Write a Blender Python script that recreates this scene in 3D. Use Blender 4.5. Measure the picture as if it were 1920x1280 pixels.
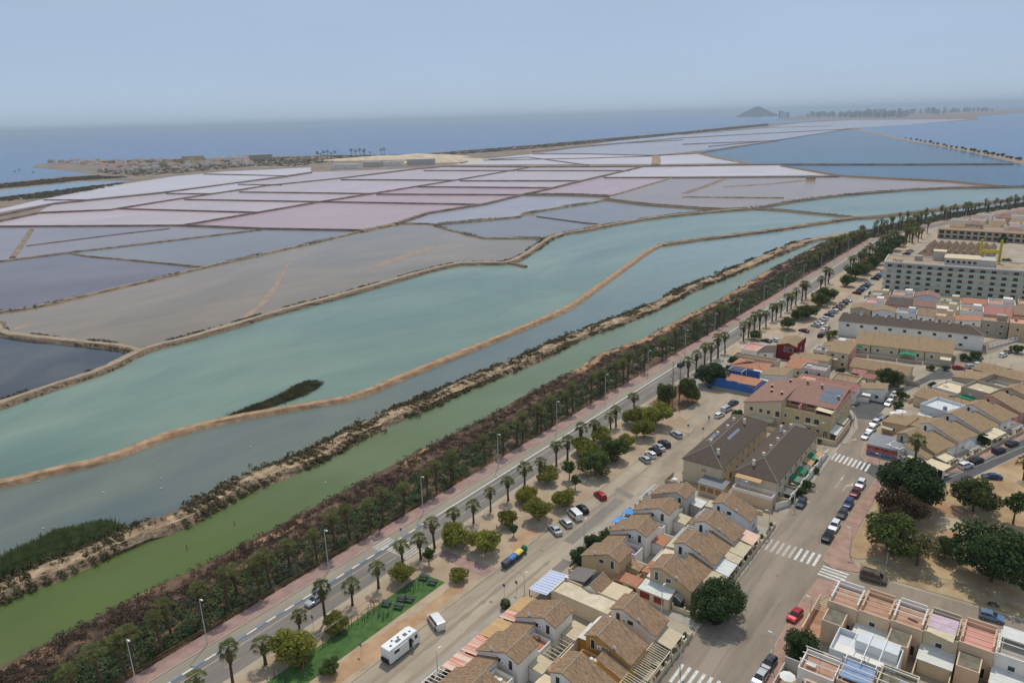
import bpy, bmesh, math, random
import numpy as np
from mathutils import Vector, Matrix

sc = bpy.context.scene
for o in list(bpy.data.objects):
    bpy.data.objects.remove(o)
C = sc.collection
R = math.radians

# ------------------------------------------------------------------ camera
# world axes: Y runs along the seaside road, X across it towards the town, metres
CAM_H, FPX, YH, SLOPE = 90.0, 1366.0, 222.0, -0.0297
ROLL = math.atan(-SLOPE)
PITCH = math.atan((640 - YH) * math.cos(ROLL) / FPX)
HEAD = R(38)
cd = bpy.data.cameras.new('camera')
cam = bpy.data.objects.new('camera', cd)
C.objects.link(cam)
cd.sensor_width = 36.0
cd.lens = 36.0 * FPX / 1920.0
cd.clip_start, cd.clip_end = 1.0, 200000.0
cam.matrix_world = (Matrix.Translation((0, 0, CAM_H)) @ Matrix.Rotation(HEAD, 4, 'Z')
                    @ Matrix.Rotation(math.pi / 2 - PITCH, 4, 'X') @ Matrix.Rotation(-ROLL, 4, 'Z'))
sc.camera = cam

# ------------------------------------------------------------------ sky, sun, exposure
SUN_EL, SUN_CCW = R(62), R(26.5)
sund = Vector((-math.sin(SUN_CCW) * math.cos(SUN_EL), math.cos(SUN_CCW) * math.cos(SUN_EL), math.sin(SUN_EL)))
w = bpy.data.worlds.new('World')
sc.world = w
w.use_nodes = True
nt = w.node_tree
nt.nodes.clear()
sky = nt.nodes.new('ShaderNodeTexSky')
sky.sky_type = 'NISHITA'
sky.sun_disc = False
sky.sun_elevation = SUN_EL
sky.sun_rotation = -SUN_CCW
sky.altitude = 90
sky.air_density = 0.5
sky.dust_density = 0.3
sky.ozone_density = 3.0
bg = nt.nodes.new('ShaderNodeBackground')
bg.inputs['Strength'].default_value = 0.1
wo = nt.nodes.new('ShaderNodeOutputWorld')
veil = nt.nodes.new('ShaderNodeMix')      # thin even high haze over the whole sky
veil.data_type = 'RGBA'
veil.inputs[0].default_value = 0.78
veil.inputs[7].default_value = (4.46, 5.48, 6.95, 1)
nt.links.new(sky.outputs[0], veil.inputs[6])
tcw = nt.nodes.new('ShaderNodeTexCoord')   # faint wisps in the haze, all over the sky
mpw = nt.nodes.new('ShaderNodeMapping'); mpw.inputs['Scale'].default_value = (1.2, 1.2, 5.0)
nw = nt.nodes.new('ShaderNodeTexNoise'); nw.inputs['Scale'].default_value = 1.6; nw.inputs['Detail'].default_value = 6; nw.inputs['Roughness'].default_value = 0.6
mrw = nt.nodes.new('ShaderNodeMapRange'); mrw.inputs[1].default_value = 0.3; mrw.inputs[2].default_value = 0.7; mrw.inputs[3].default_value = 0.965; mrw.inputs[4].default_value = 1.04
hsw = nt.nodes.new('ShaderNodeHueSaturation')
nt.links.new(tcw.outputs['Generated'], mpw.inputs[0]); nt.links.new(mpw.outputs[0], nw.inputs['Vector']); nt.links.new(nw.outputs['Fac'], mrw.inputs[0]); nt.links.new(mrw.outputs[0], hsw.inputs['Value'])
nt.links.new(veil.outputs[2], hsw.inputs['Color'])
nt.links.new(hsw.outputs[0], bg.inputs[0])
nt.links.new(bg.outputs[0], wo.inputs[0])
sl = bpy.data.lights.new('sun', 'SUN')
sl.energy = 2.45
sl.angle = R(0.6)
sl.color = (1.0, 0.93, 0.82)
so = bpy.data.objects.new('sun', sl)
C.objects.link(so)
so.rotation_euler = (-sund).to_track_quat('-Z', 'Y').to_euler()
sc.view_settings.view_transform = 'Standard'
sc.view_settings.look = 'None'
sc.view_settings.exposure = 0.0
sc.view_settings.gamma = 1.0
sc.view_settings.use_curve_mapping = False
sc.render.resolution_x, sc.render.resolution_y = 1024, 682
sc.render.engine = 'CYCLES'

# ------------------------------------------------------------------ pixel of the photograph -> point on a level of the place
def P(px, py, z=0.0):
    a, b = px - 960.0, 640.0 - py
    c, s = math.cos(-ROLL), math.sin(-ROLL)
    u, v = c * a - s * b, s * a + c * b
    cp, sp = math.cos(PITCH), math.sin(PITCH)
    dx, dy, dz = u, FPX * cp + v * sp, -FPX * sp + v * cp
    t = (z - CAM_H) / dz
    x, y = dx * t, dy * t
    ch, sh = math.cos(HEAD), math.sin(HEAD)
    return (x * ch - y * sh, x * sh + y * ch)

# ------------------------------------------------------------------ materials
MATS = {}
def lin(c):
    return tuple((v / 12.92 if v <= 0.04045 else ((v + 0.055) / 1.055) ** 2.4) for v in c)
def srgb(r, g, b):
    return lin((r / 255., g / 255., b / 255.))
def mat(name, col, rough=0.85, var=0.12, scale=1.0, col2=None, bump=0.0, bscale=8.0, metal=0.0, spec=0.35,
        space='P', detail=4.0, streak=None, alpha=1.0, trans=0.0, rand=0.0, mixlo=0.35, mixhi=0.65):
    if name in MATS:
        return MATS[name]
    m = bpy.data.materials.new(name)
    m.use_nodes = True
    n, l = m.node_tree.nodes, m.node_tree.links
    b = n['Principled BSDF']
    b.inputs['Roughness'].default_value = rough
    b.inputs['Metallic'].default_value = metal
    b.inputs['Specular IOR Level'].default_value = spec
    if alpha < 1:
        b.inputs['Alpha'].default_value = alpha
    if col2 is None:
        col2 = tuple(max(0, c * (1 - var)) for c in col)
        colA = tuple(c * (1 + var * 0.6) for c in col)
    else:
        colA = col
    if space == 'P':
        g = n.new('ShaderNodeNewGeometry'); vec = g.outputs['Position']
    else:
        g = n.new('ShaderNodeTexCoord'); vec = g.outputs['Object']
    if streak:
        mp = n.new('ShaderNodeMapping'); mp.inputs['Scale'].default_value = streak
        l.new(vec, mp.inputs['Vector']); vec = mp.outputs[0]
    t = n.new('ShaderNodeTexNoise')
    t.inputs['Scale'].default_value = scale
    t.inputs['Detail'].default_value = detail
    t.inputs['Roughness'].default_value = 0.62
    l.new(vec, t.inputs['Vector'])
    r = n.new('ShaderNodeValToRGB')
    r.color_ramp.elements[0].position = mixlo
    r.color_ramp.elements[0].color = (*col2, 1)
    r.color_ramp.elements[1].position = mixhi
    r.color_ramp.elements[1].color = (*colA, 1)
    l.new(t.outputs['Fac'], r.inputs[0])
    out = r.outputs[0]
    if rand > 0:
        oi = n.new('ShaderNodeObjectInfo')
        hs = n.new('ShaderNodeHueSaturation')
        mr = n.new('ShaderNodeMapRange')
        mr.inputs[3].default_value = 1 - rand; mr.inputs[4].default_value = 1 + rand
        l.new(oi.outputs['Random'], mr.inputs[0]); l.new(mr.outputs[0], hs.inputs['Value'])
        l.new(out, hs.inputs['Color']); out = hs.outputs[0]
    l.new(out, b.inputs['Base Color'])
    if bump > 0:
        tb = n.new('ShaderNodeTexNoise'); tb.inputs['Scale'].default_value = bscale; tb.inputs['Detail'].default_value = 3
        l.new(g.outputs['Position'] if space == 'P' else g.outputs['Object'], tb.inputs['Vector'])
        bp = n.new('ShaderNodeBump'); bp.inputs['Strength'].default_value = bump; bp.inputs['Distance'].default_value = 0.2
        l.new(tb.outputs['Fac'], bp.inputs['Height']); l.new(bp.outputs[0], b.inputs['Normal'])
    if trans > 0:
        tr = n.new('ShaderNodeBsdfTranslucent'); l.new(out, tr.inputs['Color'])
        mx = n.new('ShaderNodeMixShader'); mx.inputs[0].default_value = trans
        l.new(b.outputs[0], mx.inputs[1]); l.new(tr.outputs[0], mx.inputs[2])
        l.new(mx.outputs[0], n['Material Output'].inputs['Surface'])
    MATS[name] = m
    return m

def water(name, c1, c2, scale=0.01, rough=0.12, wave=0.35, wscale=0.6, spec=0.5, streak=(1, 1, 1), c3=None, grad=None, dist=1.2):
    """water coloured by what floats and lies in it; ripples as fine relief"""
    m = bpy.data.materials.new(name); m.use_nodes = True
    n, l = m.node_tree.nodes, m.node_tree.links
    b = n['Principled BSDF']
    b.inputs['Roughness'].default_value = rough
    b.inputs['IOR'].default_value = 1.33
    b.inputs['Specular IOR Level'].default_value = spec
    g = n.new('ShaderNodeNewGeometry')
    mp = n.new('ShaderNodeMapping'); mp.inputs['Scale'].default_value = streak
    l.new(g.outputs['Position'], mp.inputs['Vector'])
    t = n.new('ShaderNodeTexNoise'); t.inputs['Scale'].default_value = scale; t.inputs['Detail'].default_value = 5; t.inputs['Roughness'].default_value = 0.6
    t.inputs['Distortion'].default_value = dist
    l.new(mp.outputs[0], t.inputs['Vector'])
    r = n.new('ShaderNodeValToRGB')
    e = r.color_ramp.elements
    e[0].position, e[1].position = 0.3, 0.7
    e[0].color, e[1].color = (*c1, 1), (*c2, 1)
    if c3:
        k = e.new(0.52); k.color = (*c3, 1)
    l.new(t.outputs['Fac'], r.inputs[0])
    out = r.outputs[0]
    if grad:   # the water itself changes along the channel
        sp_ = n.new('ShaderNodeSeparateXYZ'); l.new(g.outputs['Position'], sp_.inputs[0])
        mr = n.new('ShaderNodeMapRange'); mr.inputs[1].default_value = grad[0]; mr.inputs[2].default_value = grad[1]
        l.new(sp_.outputs[1], mr.inputs[0])
        mx = n.new('ShaderNodeMix'); mx.data_type = 'RGBA'; l.new(mr.outputs[0], mx.inputs[0]); l.new(out, mx.inputs[6]); mx.inputs[7].default_value = (*grad[2], 1); out = mx.outputs[2]
    t2 = n.new('ShaderNodeTexNoise'); t2.inputs['Scale'].default_value = scale * 7; t2.inputs['Detail'].default_value = 6; t2.inputs['Distortion'].default_value = 1.0
    mp3 = n.new('ShaderNodeMapping'); mp3.inputs['Scale'].default_value = (1, .35, 1); mp3.inputs['Rotation'].default_value = (0, 0, R(20)); l.new(g.outputs['Position'], mp3.inputs['Vector']); l.new(mp3.outputs[0], t2.inputs['Vector'])
    m3 = n.new('ShaderNodeMapRange'); m3.inputs[1].default_value = .3; m3.inputs[2].default_value = .7; m3.inputs[3].default_value = .93; m3.inputs[4].default_value = 1.06; l.new(t2.outputs['Fac'], m3.inputs[0])
    h3 = n.new('ShaderNodeHueSaturation'); l.new(m3.outputs[0], h3.inputs['Value']); l.new(out, h3.inputs['Color']); out = h3.outputs[0]
    l.new(out, b.inputs['Base Color'])
    tb = n.new('ShaderNodeTexNoise'); tb.inputs['Scale'].default_value = wscale; tb.inputs['Detail'].default_value = 3
    mp2 = n.new('ShaderNodeMapping'); mp2.inputs['Scale'].default_value = (1, 2.2, 1); mp2.inputs['Rotation'].default_value = (0, 0, R(30))
    l.new(g.outputs['Position'], mp2.inputs['Vector']); l.new(mp2.outputs[0], tb.inputs['Vector'])
    bp = n.new('ShaderNodeBump'); bp.inputs['Strength'].default_value = wave; bp.inputs['Distance'].default_value = 0.12
    l.new(tb.outputs['Fac'], bp.inputs['Height']); l.new(bp.outputs[0], b.inputs['Normal'])
    return m

# ------------------------------------------------------------------ mesh building
class MB:
    def __init__(s):
        s.v, s.f, s.m = [], [], []
    def add(s, vs, fs, mi=0):
        k = len(s.v); s.v += [tuple(p) for p in vs]
        s.f += [tuple(i + k for i in f) for f in fs]; s.m += [mi] * len(fs); return s
    def box(s, x0, x1, y0, y1, z0, z1, mi=0):
        x0, x1 = min(x0, x1), max(x0, x1); y0, y1 = min(y0, y1), max(y0, y1)
        return s.add([(x0, y0, z0), (x1, y0, z0), (x1, y1, z0), (x0, y1, z0), (x0, y0, z1), (x1, y0, z1), (x1, y1, z1), (x0, y1, z1)],
                     [(0, 3, 2, 1), (4, 5, 6, 7), (0, 1, 5, 4), (1, 2, 6, 5), (2, 3, 7, 6), (3, 0, 4, 7)], mi)
    def prism(s, pts, z0, z1, mi=0, mtop=None):
        n = len(pts)
        a = sum(pts[i][0] * pts[(i + 1) % n][1] - pts[(i + 1) % n][0] * pts[i][1] for i in range(n))
        if a < 0: pts = pts[::-1]
        k = len(s.v)
        s.v += [(p[0], p[1], z0) for p in pts] + [(p[0], p[1], z1) for p in pts]
        s.f += [tuple(k + n + i for i in range(n)), tuple(k + n - 1 - i for i in range(n))]
        s.m += [mi if mtop is None else mtop, mi]
        for i in range(n):
            j = (i + 1) % n; s.f.append((k + i, k + j, k + n + j, k + n + i)); s.m.append(mi)
        return s
    def sheet(s, pts, z, mi=0):
        n = len(pts)
        a = sum(pts[i][0] * pts[(i + 1) % n][1] - pts[(i + 1) % n][0] * pts[i][1] for i in range(n))
        if a < 0: pts = pts[::-1]
        k = len(s.v); s.v += [(p[0], p[1], z) for p in pts]; s.f.append(tuple(range(k, k + n))); s.m.append(mi); return s
    def exy(s, prof, y0, y1, mi=0):
        """profile in x-z extruded along y"""
        n = len(prof)
        a = sum(prof[i][0] * prof[(i + 1) % n][1] - prof[(i + 1) % n][0] * prof[i][1] for i in range(n))
        if a < 0: prof = prof[::-1]
        k = len(s.v)
        s.v += [(p[0], y0, p[1]) for p in prof] + [(p[0], y1, p[1]) for p in prof]
        s.f += [tuple(range(k, k + n)), tuple(k + 2 * n - 1 - i for i in range(n))]; s.m += [mi, mi]
        for i in range(n):
            j = (i + 1) % n; s.f.append((k + j, k + i, k + n + i, k + n + j)); s.m.append(mi)
        return s
    def slab(s, quad, t, mi=0):
        """a quad (3-d, upward winding or not) with thickness t downwards"""
        q = [Vector(p) for p in quad]
        if (q[1] - q[0]).cross(q[2] - q[0]).z < 0: q = q[::-1]
        n = len(q); lo = [p - Vector((0, 0, t)) for p in q]
        fs = [tuple(range(n)), tuple(2 * n - 1 - i for i in range(n))]
        for i in range(n):
            j = (i + 1) % n; fs.append((n + i, n + j, j, i))
        return s.add(q + lo, fs, mi)
    def tube(s, a, b, r0, r1=None, n=8, mi=0, caps=True):
        r1 = r0 if r1 is None else r1
        a, b = Vector(a), Vector(b); d = (b - a).normalized()
        u = d.orthogonal().normalized(); w_ = d.cross(u)
        k = len(s.v)
        for p, r in ((a, r0), (b, r1)):
            for i in range(n):
                t = 2 * math.pi * i / n; q = p + (u * math.cos(t) + w_ * math.sin(t)) * r; s.v.append(tuple(q))
        for i in range(n):
            j = (i + 1) % n; s.f.append((k + i, k + j, k + n + j, k + n + i)); s.m.append(mi)
        if caps:
            s.f += [tuple(k + n + i for i in range(n)), tuple(k + n - 1 - i for i in range(n))]; s.m += [mi, mi]
        return s
    def path(s, pts, rads, n=6, mi=0):
        for i in range(len(pts) - 1): s.tube(pts[i], pts[i + 1], rads[i], rads[i + 1], n, mi, caps=(i in (0, len(pts) - 2)))
        return s
    def ell(s, c, r, nu=8, nv=6, mi=0):
        k = len(s.v)
        for j in range(nv + 1):
            p = math.pi * j / nv
            for i in range(nu):
                t = 2 * math.pi * i / nu
                s.v.append((c[0] + r[0] * math.sin(p) * math.cos(t), c[1] + r[1] * math.sin(p) * math.sin(t), c[2] + r[2] * math.cos(p)))
        for j in range(nv):
            for i in range(nu):
                i2 = (i + 1) % nu; s.f.append((k + j * nu + i, k + (j + 1) * nu + i, k + (j + 1) * nu + i2, k + j * nu + i2)); s.m.append(mi)
        return s
    def mesh(s, name, mats, smooth=False):
        me = bpy.data.meshes.new(name); me.from_pydata(s.v, [], s.f)
        for m_ in (mats if isinstance(mats, (list, tuple)) else [mats]): me.materials.append(m_)
        if any(s.m): me.polygons.foreach_set('material_index', s.m)
        if smooth: me.polygons.foreach_set('use_smooth', [True] * len(me.polygons))
        me.update(); return me
    def build(s, name, mats, parent=None, loc=None, rz=0.0, smooth=False):
        return link(name, s.mesh(name, mats, smooth), parent, loc, rz)

def link(name, data, parent=None, loc=None, rz=0.0):
    o = bpy.data.objects.new(name, data); C.objects.link(o)
    if loc: o.location = loc
    if rz: o.rotation_euler = (0, 0, rz)
    if parent: o.parent = parent
    return o
def np_mesh(name, verts, faces, mats, mi=None):
    """verts (n,3), faces (m,4) or (m,3) arrays"""
    me = bpy.data.meshes.new(name)
    nv, nf, k = len(verts), len(faces), faces.shape[1]
    me.vertices.add(nv); me.vertices.foreach_set('co', np.asarray(verts, np.float32).ravel())
    me.loops.add(nf * k); me.loops.foreach_set('vertex_index', np.asarray(faces, np.int32).ravel())
    me.polygons.add(nf); me.polygons.foreach_set('loop_start', np.arange(0, nf * k, k, dtype=np.int32))
    for m_ in (mats if isinstance(mats, (list, tuple)) else [mats]): me.materials.append(m_)
    if mi is not None: me.polygons.foreach_set('material_index', np.asarray(mi, np.int32))
    me.update(calc_edges=True); return me
def thing(name, label, cat, loc=(0, 0, 0), rz=0.0, group=None):
    o = link(name, None, None, loc, rz); o.empty_display_size = 0.2
    return tag(o, label, cat, group)
def tag(o, label, cat, group=None):
    o['label'] = label; o['category'] = cat
    if group: o['group'] = group
    return o
def struct(o, kind='structure', label=None):
    o['kind'] = kind
    if label: o['label'] = label
    return o
KIDS = {}
def copy_tree(root, loc, rz=0.0, label=None, group=None, scale=None):
    """a copy of a thing with copies of its parts and sub-parts, mesh data shared"""
    r = root.copy(); C.objects.link(r); r.location = loc; r.rotation_euler = (0, 0, rz)
    if scale: r.scale = (scale,) * 3 if not isinstance(scale, tuple) else scale
    if label: r['label'] = label
    if group: r['group'] = group
    for ch in root.children:
        c_ = ch.copy(); C.objects.link(c_); c_.parent = r
        for g in ch.children:
            d = g.copy(); C.objects.link(d); d.parent = c_
    return r
def drop(root):
    for ch in list(root.children):
        for g in list(ch.children): bpy.data.objects.remove(g)
        bpy.data.objects.remove(ch)
    bpy.data.objects.remove(root)
rng = np.random.default_rng(7)
random.seed(7)
# ================================================================== the setting: sea, salt pans, dikes, ground, roads
ZW = -0.8
def pts(lst, z=ZW):
    return [(p[1], p[2]) if p[0] == 'w' else P(p[0], p[1], z) for p in lst]

m_sea = water('sea_water', srgb(52, 88, 128), srgb(70, 106, 146), 0.002, 0.22, 0.5, 0.15, 0.32, (1, 3, 1))
m_mud = mat('salt_mud', srgb(150, 132, 112), 0.95, scale=0.02, col2=srgb(112, 98, 84), bump=0.3, bscale=0.5)
struct(MB().sheet([(60000 * math.cos(2 * math.pi * i / 96), 60000 * math.sin(2 * math.pi * i / 96)) for i in range(96)], -1.0)
       .build('sea', m_sea))
flat = [('w', -330, -80), ('w', -420, 40), (-160, 395), (0, 343), (110, 332), (177, 325), (60, 314), (68, 308), (180, 300), (300, 298), (480, 294), (600, 291), (773, 290),
        (900, 280), (1007, 271), (1140, 259), (1280, 247), (1380, 236), (1480, 230), (1600, 221), (1830, 217), (1835, 225), (1700, 234), (1600, 241),
        (1697, 261), (1780, 275), (1850, 288), (1920, 303), (2060, 335), ('w', 40, 900), ('w', -100, 600), ('w', -120, -80)]
struct(MB().sheet(pts(flat, -0.9), -0.9).build('salt_flat', m_mud))

BANK = [('w', -139.8, -60), ('w', -139.8, 30), (240, 1126), (420, 1039), (660, 912), (800, 837), (915, 780), (1000, 732), (1088, 688), (1114, 668), (1133, 659), (1200, 637),
        (1283, 593), (1350, 560), (1433, 510), (1500, 477), (1537, 457), (1600, 438), (1680, 418), (1780, 400), (1920, 380), (2060, 362)]
D3 = [('w', -166, -60), ('w', -165, 30), (82, 1070), (157, 1037), (243, 1001), (328, 968), (420, 926), (470, 896), (568, 863), (700, 790), (800, 750), (900, 707), (1000, 667), (1067, 633), (1167, 597),
      (1233, 570), (1293, 538), (1367, 510), (1467, 467), (1517, 448), (1570, 441), (1615, 432)]
D2 = [('w', -262, -30), ('w', -240, 20), (0, 903), (98, 878), (194, 858), (290, 820), (333, 805), (433, 780), (533, 763), (600, 752), (667, 740), (767, 697), (867, 657), (967, 617), (1050, 582),
      (1083, 563), (1110, 543), (1167, 503), (1217, 467), (1240, 457), (1300, 448), (1367, 440), (1450, 430), (1567, 412), (1600, 407), (1647, 405), (1780, 388), (1920, 370), (2060, 352)]
D1 = [('w', -268, 0), (0, 753), (143, 705), (187, 693), (257, 657), (283, 648), (367, 627), (450, 603), (533, 578), (633, 553), (733, 524), (850, 492), (900, 491), (957, 491), (993, 470), (1040, 438),
      (1100, 430), (1133, 422), (1233, 405), (1360, 393), (1410, 390), (1513, 372), (1630, 360), (1747, 352), (1920, 349), (2060, 346)]
D5 = [('w', -420, 120), (0, 622), (83, 632), (167, 640), (240, 648), (262, 656)]
T1 = [('w', -470, 130), (0, 588), (200, 543), (393, 497), (500, 473), (633, 443), (677, 432), (740, 418), (800, 398), (907, 381), (983, 363), (1040, 350), (1093, 337), (1203, 312)]
def upto(l, n, rev=False):
    r = l[:n]; return r[::-1] if rev else r

i_c = 0
def pond(pxs, m):
    global i_c
    o = MB().sheet(pts(pxs), ZW + 0.003 * (i_c % 12)).build('salt_pond', m)
    i_c += 1
    return struct(o)
WADJ = dict(purple=(-.028, -.04, -.09), lilac=(-.075, -.087, -.092), grey=(.03, .012, -.012), dark_blue=(-.03, -.035, -.055), pink_pale=(.02, .01, -.012), lilac_right=(-.055, -.1, -.15), lagoon=(-.085, -.05, -.05), teal_grey=(-.01, -.014, .003), turquoise_far=(-.047, -.045, -.055), turquoise=(-.012, -.014, -.02), green=(-.014, -.014, -.02), pink=(-.037, -.02, -.04), grey_blue=(-.01, -.012, -.02))
def W(n, a, b, sc_=0.01, **k):
    d = WADJ.get(n, (0, 0, 0)); f_ = lambda c: tuple(max(.004, q + e / .85) for q, e in zip(c, d))
    if 'c3' in k: k['c3'] = f_(k['c3'])
    return water('water_' + n, f_(srgb(*a)), f_(srgb(*b)), sc_, **k)
w_green = W('green', (88, 104, 58), (118, 128, 96), 0.012, streak=(1, 0.35, 1), c3=srgb(98, 110, 72), rough=0.2, spec=0.25, grad=(70, 300, srgb(114, 130, 110)))
w_teal = W('teal_grey', (88, 102, 100), (118, 126, 104), 0.012, grad=(160, 480, srgb(120, 140, 134)), streak=(1, .4, 1), spec=0.4, rough=0.16)
w_turq = W('turquoise', (98, 122, 114), (132, 148, 130), 0.009, streak=(1, .5, 1), c3=srgb(114,136,124), spec=0.4, rough=0.16)
w_turq2 = W('turquoise_far', (112, 132, 126), (132, 148, 140), 0.006, spec=0.35, rough=0.2)
w_dark = W('dark_blue', (52, 64, 82), (98, 98, 100), 0.014, spec=0.5, rough=0.1)
w_grey = W('grey', (104, 98, 90), (134, 120, 102), 0.011, streak=(1, .5, 1), c3=srgb(120, 110, 96), spec=0.33, rough=0.14)
w_grey2 = W('grey_blue', (108, 106, 108), (128, 122, 118), 0.006, spec=0.42, rough=0.16)
w_lil = W('lilac', (116, 111, 116), (136, 128, 130), 0.006, spec=0.4, rough=0.16)
w_lilr = W('lilac_right', (150, 142, 146), (166, 156, 156), 0.006, spec=0.36, rough=0.18)
w_lil2 = W('lilac_pale', (142, 134, 138), (162, 152, 152), 0.005, spec=0.38, rough=0.18)
w_purp = W('purple', (126, 114, 130), (144, 132, 140), 0.006, spec=0.4, rough=0.16)
w_pink = W('pink', (178, 142, 144), (188, 153, 153), 0.0035, streak=(1, .4, 1), spec=0.33, rough=0.2)
w_pink2 = W('pink_pale', (180, 158, 160), (191, 170, 170), 0.0035, spec=0.33, rough=0.22)
w_pale = W('pale', (194, 181, 181), (206, 195, 193), 0.002, spec=0.33, rough=0.25)
w_lag = W('lagoon', (64, 90, 112), (84, 108, 128), 0.003, streak=(1, 3, 1), spec=0.22, rough=0.2, wave=0.5)
w_inlet = W('inlet', (96, 124, 142), (112, 140, 154), 0.004, spec=0.4, rough=0.2)

pond(BANK[:18] + [(1615, 434)] + D3[::-1][1:], w_green)
pond(D3[:21] + [(1615, 434), (1680, 418), (1780, 400), (1920, 380), (2060, 362)] + D2[::-1], w_teal)
D7 = [(1410, 390), (1467, 393), (1513, 398), (1573, 403), (1600, 407)]
pond(D2[:25] + D7[::-1][1:] + D1[:20][::-1], w_turq)
pond(D7 + [(1647, 405), (1780, 388), (1920, 370), (2060, 352), (2060, 346), (1920, 349), (1747, 352), (1630, 360), (1513, 372)], w_turq2)
pond(D5 + [(187, 693), (143, 705), (0, 753), ('w', -268, 0)], w_dark)
pond(T1[:8] + [(807, 418), (837, 428), (907, 445), (1017, 445), (1040, 438), (993, 470), (957, 491), (900, 491), (850, 492), (733, 524), (633, 553), (533, 578), (450, 603), (367, 627), (283, 648), (257, 657)] + D5[::-1][1:], w_grey)
pond([(815, 419), (973, 405), (1007, 405), (1110, 418), (1090, 430), (1040, 438), (1017, 445), (907, 445), (837, 428)], w_grey2)
pond([(1007, 405), (987, 398), (1113, 378), (1137, 373), (1207, 382), (1280, 387), (1347, 392), (1410, 390), (1360, 393), (1233, 405), (1133, 422), (1110, 418)], w_grey2)
pond([(745, 418), (800, 398), (907, 381), (983, 363), (1140, 366), (1137, 372), (1113, 378), (987, 398), (973, 405), (820, 419)], w_lil2)
pond([(1153, 365), (1265, 331), (1573, 329), (1647, 332), (1780, 338), (1880, 348), (1747, 352), (1630, 360), (1513, 372), (1410, 390), (1347, 392), (1280, 387), (1207, 382), (1137, 373)], w_lilr)
pond([('w', -760, 60), (0, 423), (333, 421), (500, 427), (493, 429), (400, 440), (233, 460), (127, 472), (0, 488), ('w', -640, 80)], w_purp)
pond([(493, 429), (687, 430), (677, 432), (633, 443), (500, 473), (393, 497), (380, 499), (267, 488), (157, 478), (127, 472), (233, 460), (400, 440)], w_grey2)
pond([('w', -640, 80), (0, 488), (127, 472), (157, 478), (267, 488), (380, 499), (393, 497), (200, 543), (0, 588), ('w', -470, 130)], w_lil)
for q, m_ in ((
    ([('w', -800, 70), (0, 413), (73, 399), (207, 392), (217, 390), (483, 397), (347, 420), (333, 421), (0, 423), ('w', -760, 60)], w_pink2),
    ([(347, 420), (483, 397), (600, 377), (897, 382), (800, 398), (740, 418), (687, 430), (500, 427)], w_pink),
    ([(217, 390), (313, 375), (347, 373), (600, 377), (483, 397)], w_pink2),
    ([(347, 373), (400, 362), (450, 359), (697, 362), (640, 371), (600, 377)], w_pink2),
    ([(450, 359), (500, 347), (640, 334), (853, 337), (697, 362)], w_pink2),
    ([(600, 377), (700, 363), (973, 364), (907, 381), (897, 382)], w_pink),
    ([(707, 363), (783, 349), (1037, 351), (973, 364)], w_pink),
    ([(783, 349), (863, 338), (1090, 338), (1037, 351)], w_pink2),
    ([(640, 334), (773, 317), (967, 319), (853, 337)], w_pink2),
    ([(863, 338), (967, 319), (1180, 319), (1090, 338)], w_pink2),
    ([(790, 317), (840, 311), (993, 312), (967, 319)], w_pink2),
    ([(967, 319), (993, 312), (1203, 312), (1180, 319)], w_pink2),
    ([(1203, 312), (1410, 308), (1467, 310), (1573, 328), (1265, 331), (1133, 332)], w_pale),
    ([(1133, 332), (1263, 332), (1153, 365), (983, 364), (1040, 350), (1093, 337)], w_pink),
    ([(73, 397), (100, 382), (300, 362), (397, 363), (313, 375), (207, 392)], w_pink2),
    ([(313, 362), (433, 343), (527, 346), (500, 347), (400, 362)], w_pale),
    ([(447, 344), (533, 332), (583, 323), (773, 316), (640, 333), (527, 346)], w_pink2),
    ([('w', -900, 130), (0, 392), (83, 373), (180, 353), (333, 330), (383, 326), (533, 329), (433, 343), (300, 360), (100, 380), (0, 398)], w_pale),
    ([(383, 325), (417, 322), (583, 314), (583, 322), (533, 329)], w_pale),
    ([(852, 309), (880, 301), (990, 294), (1103, 308)], w_pale),
    ([(900, 299), (1000, 289), (1103, 289), (1225, 291), (1228, 308), (1103, 308), (990, 294)], w_pale),
    ([(1235, 293), (1307, 287), (1347, 295), (1413, 306), (1233, 308)], w_pale),
    ([(1010, 288), (1110, 273), (1280, 259), (1580, 243), (1460, 263), (1310, 283), (1225, 291), (1103, 288)], w_lil2),
    ([(1110, 272), (1160, 263), (1280, 252), (1420, 240), (1560, 235), (1585, 242), (1280, 258)], w_lil2),
    ([(1440, 238), (1500, 231), (1600, 225), (1820, 224), (1700, 234), (1590, 241)], w_lil2),
    ([(1310, 283), (1380, 275), (1460, 263), (1597, 242), (1697, 262), (1780, 277), (1907, 306), (1493, 307), (1413, 307), (1347, 295)], w_lag),
    ([(1493, 307), (1907, 306), (2060, 340), (2060, 346), (1920, 349), (1880, 348), (1780, 338), (1647, 332), (1573, 328), (1467, 310)], w_lag),
    ([('w', -1150, 330), (0, 357), (160, 340), (243, 339), (180, 349), (0, 369), ('w', -1060, 280)], w_inlet))):
    pond(q, m_)

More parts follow.
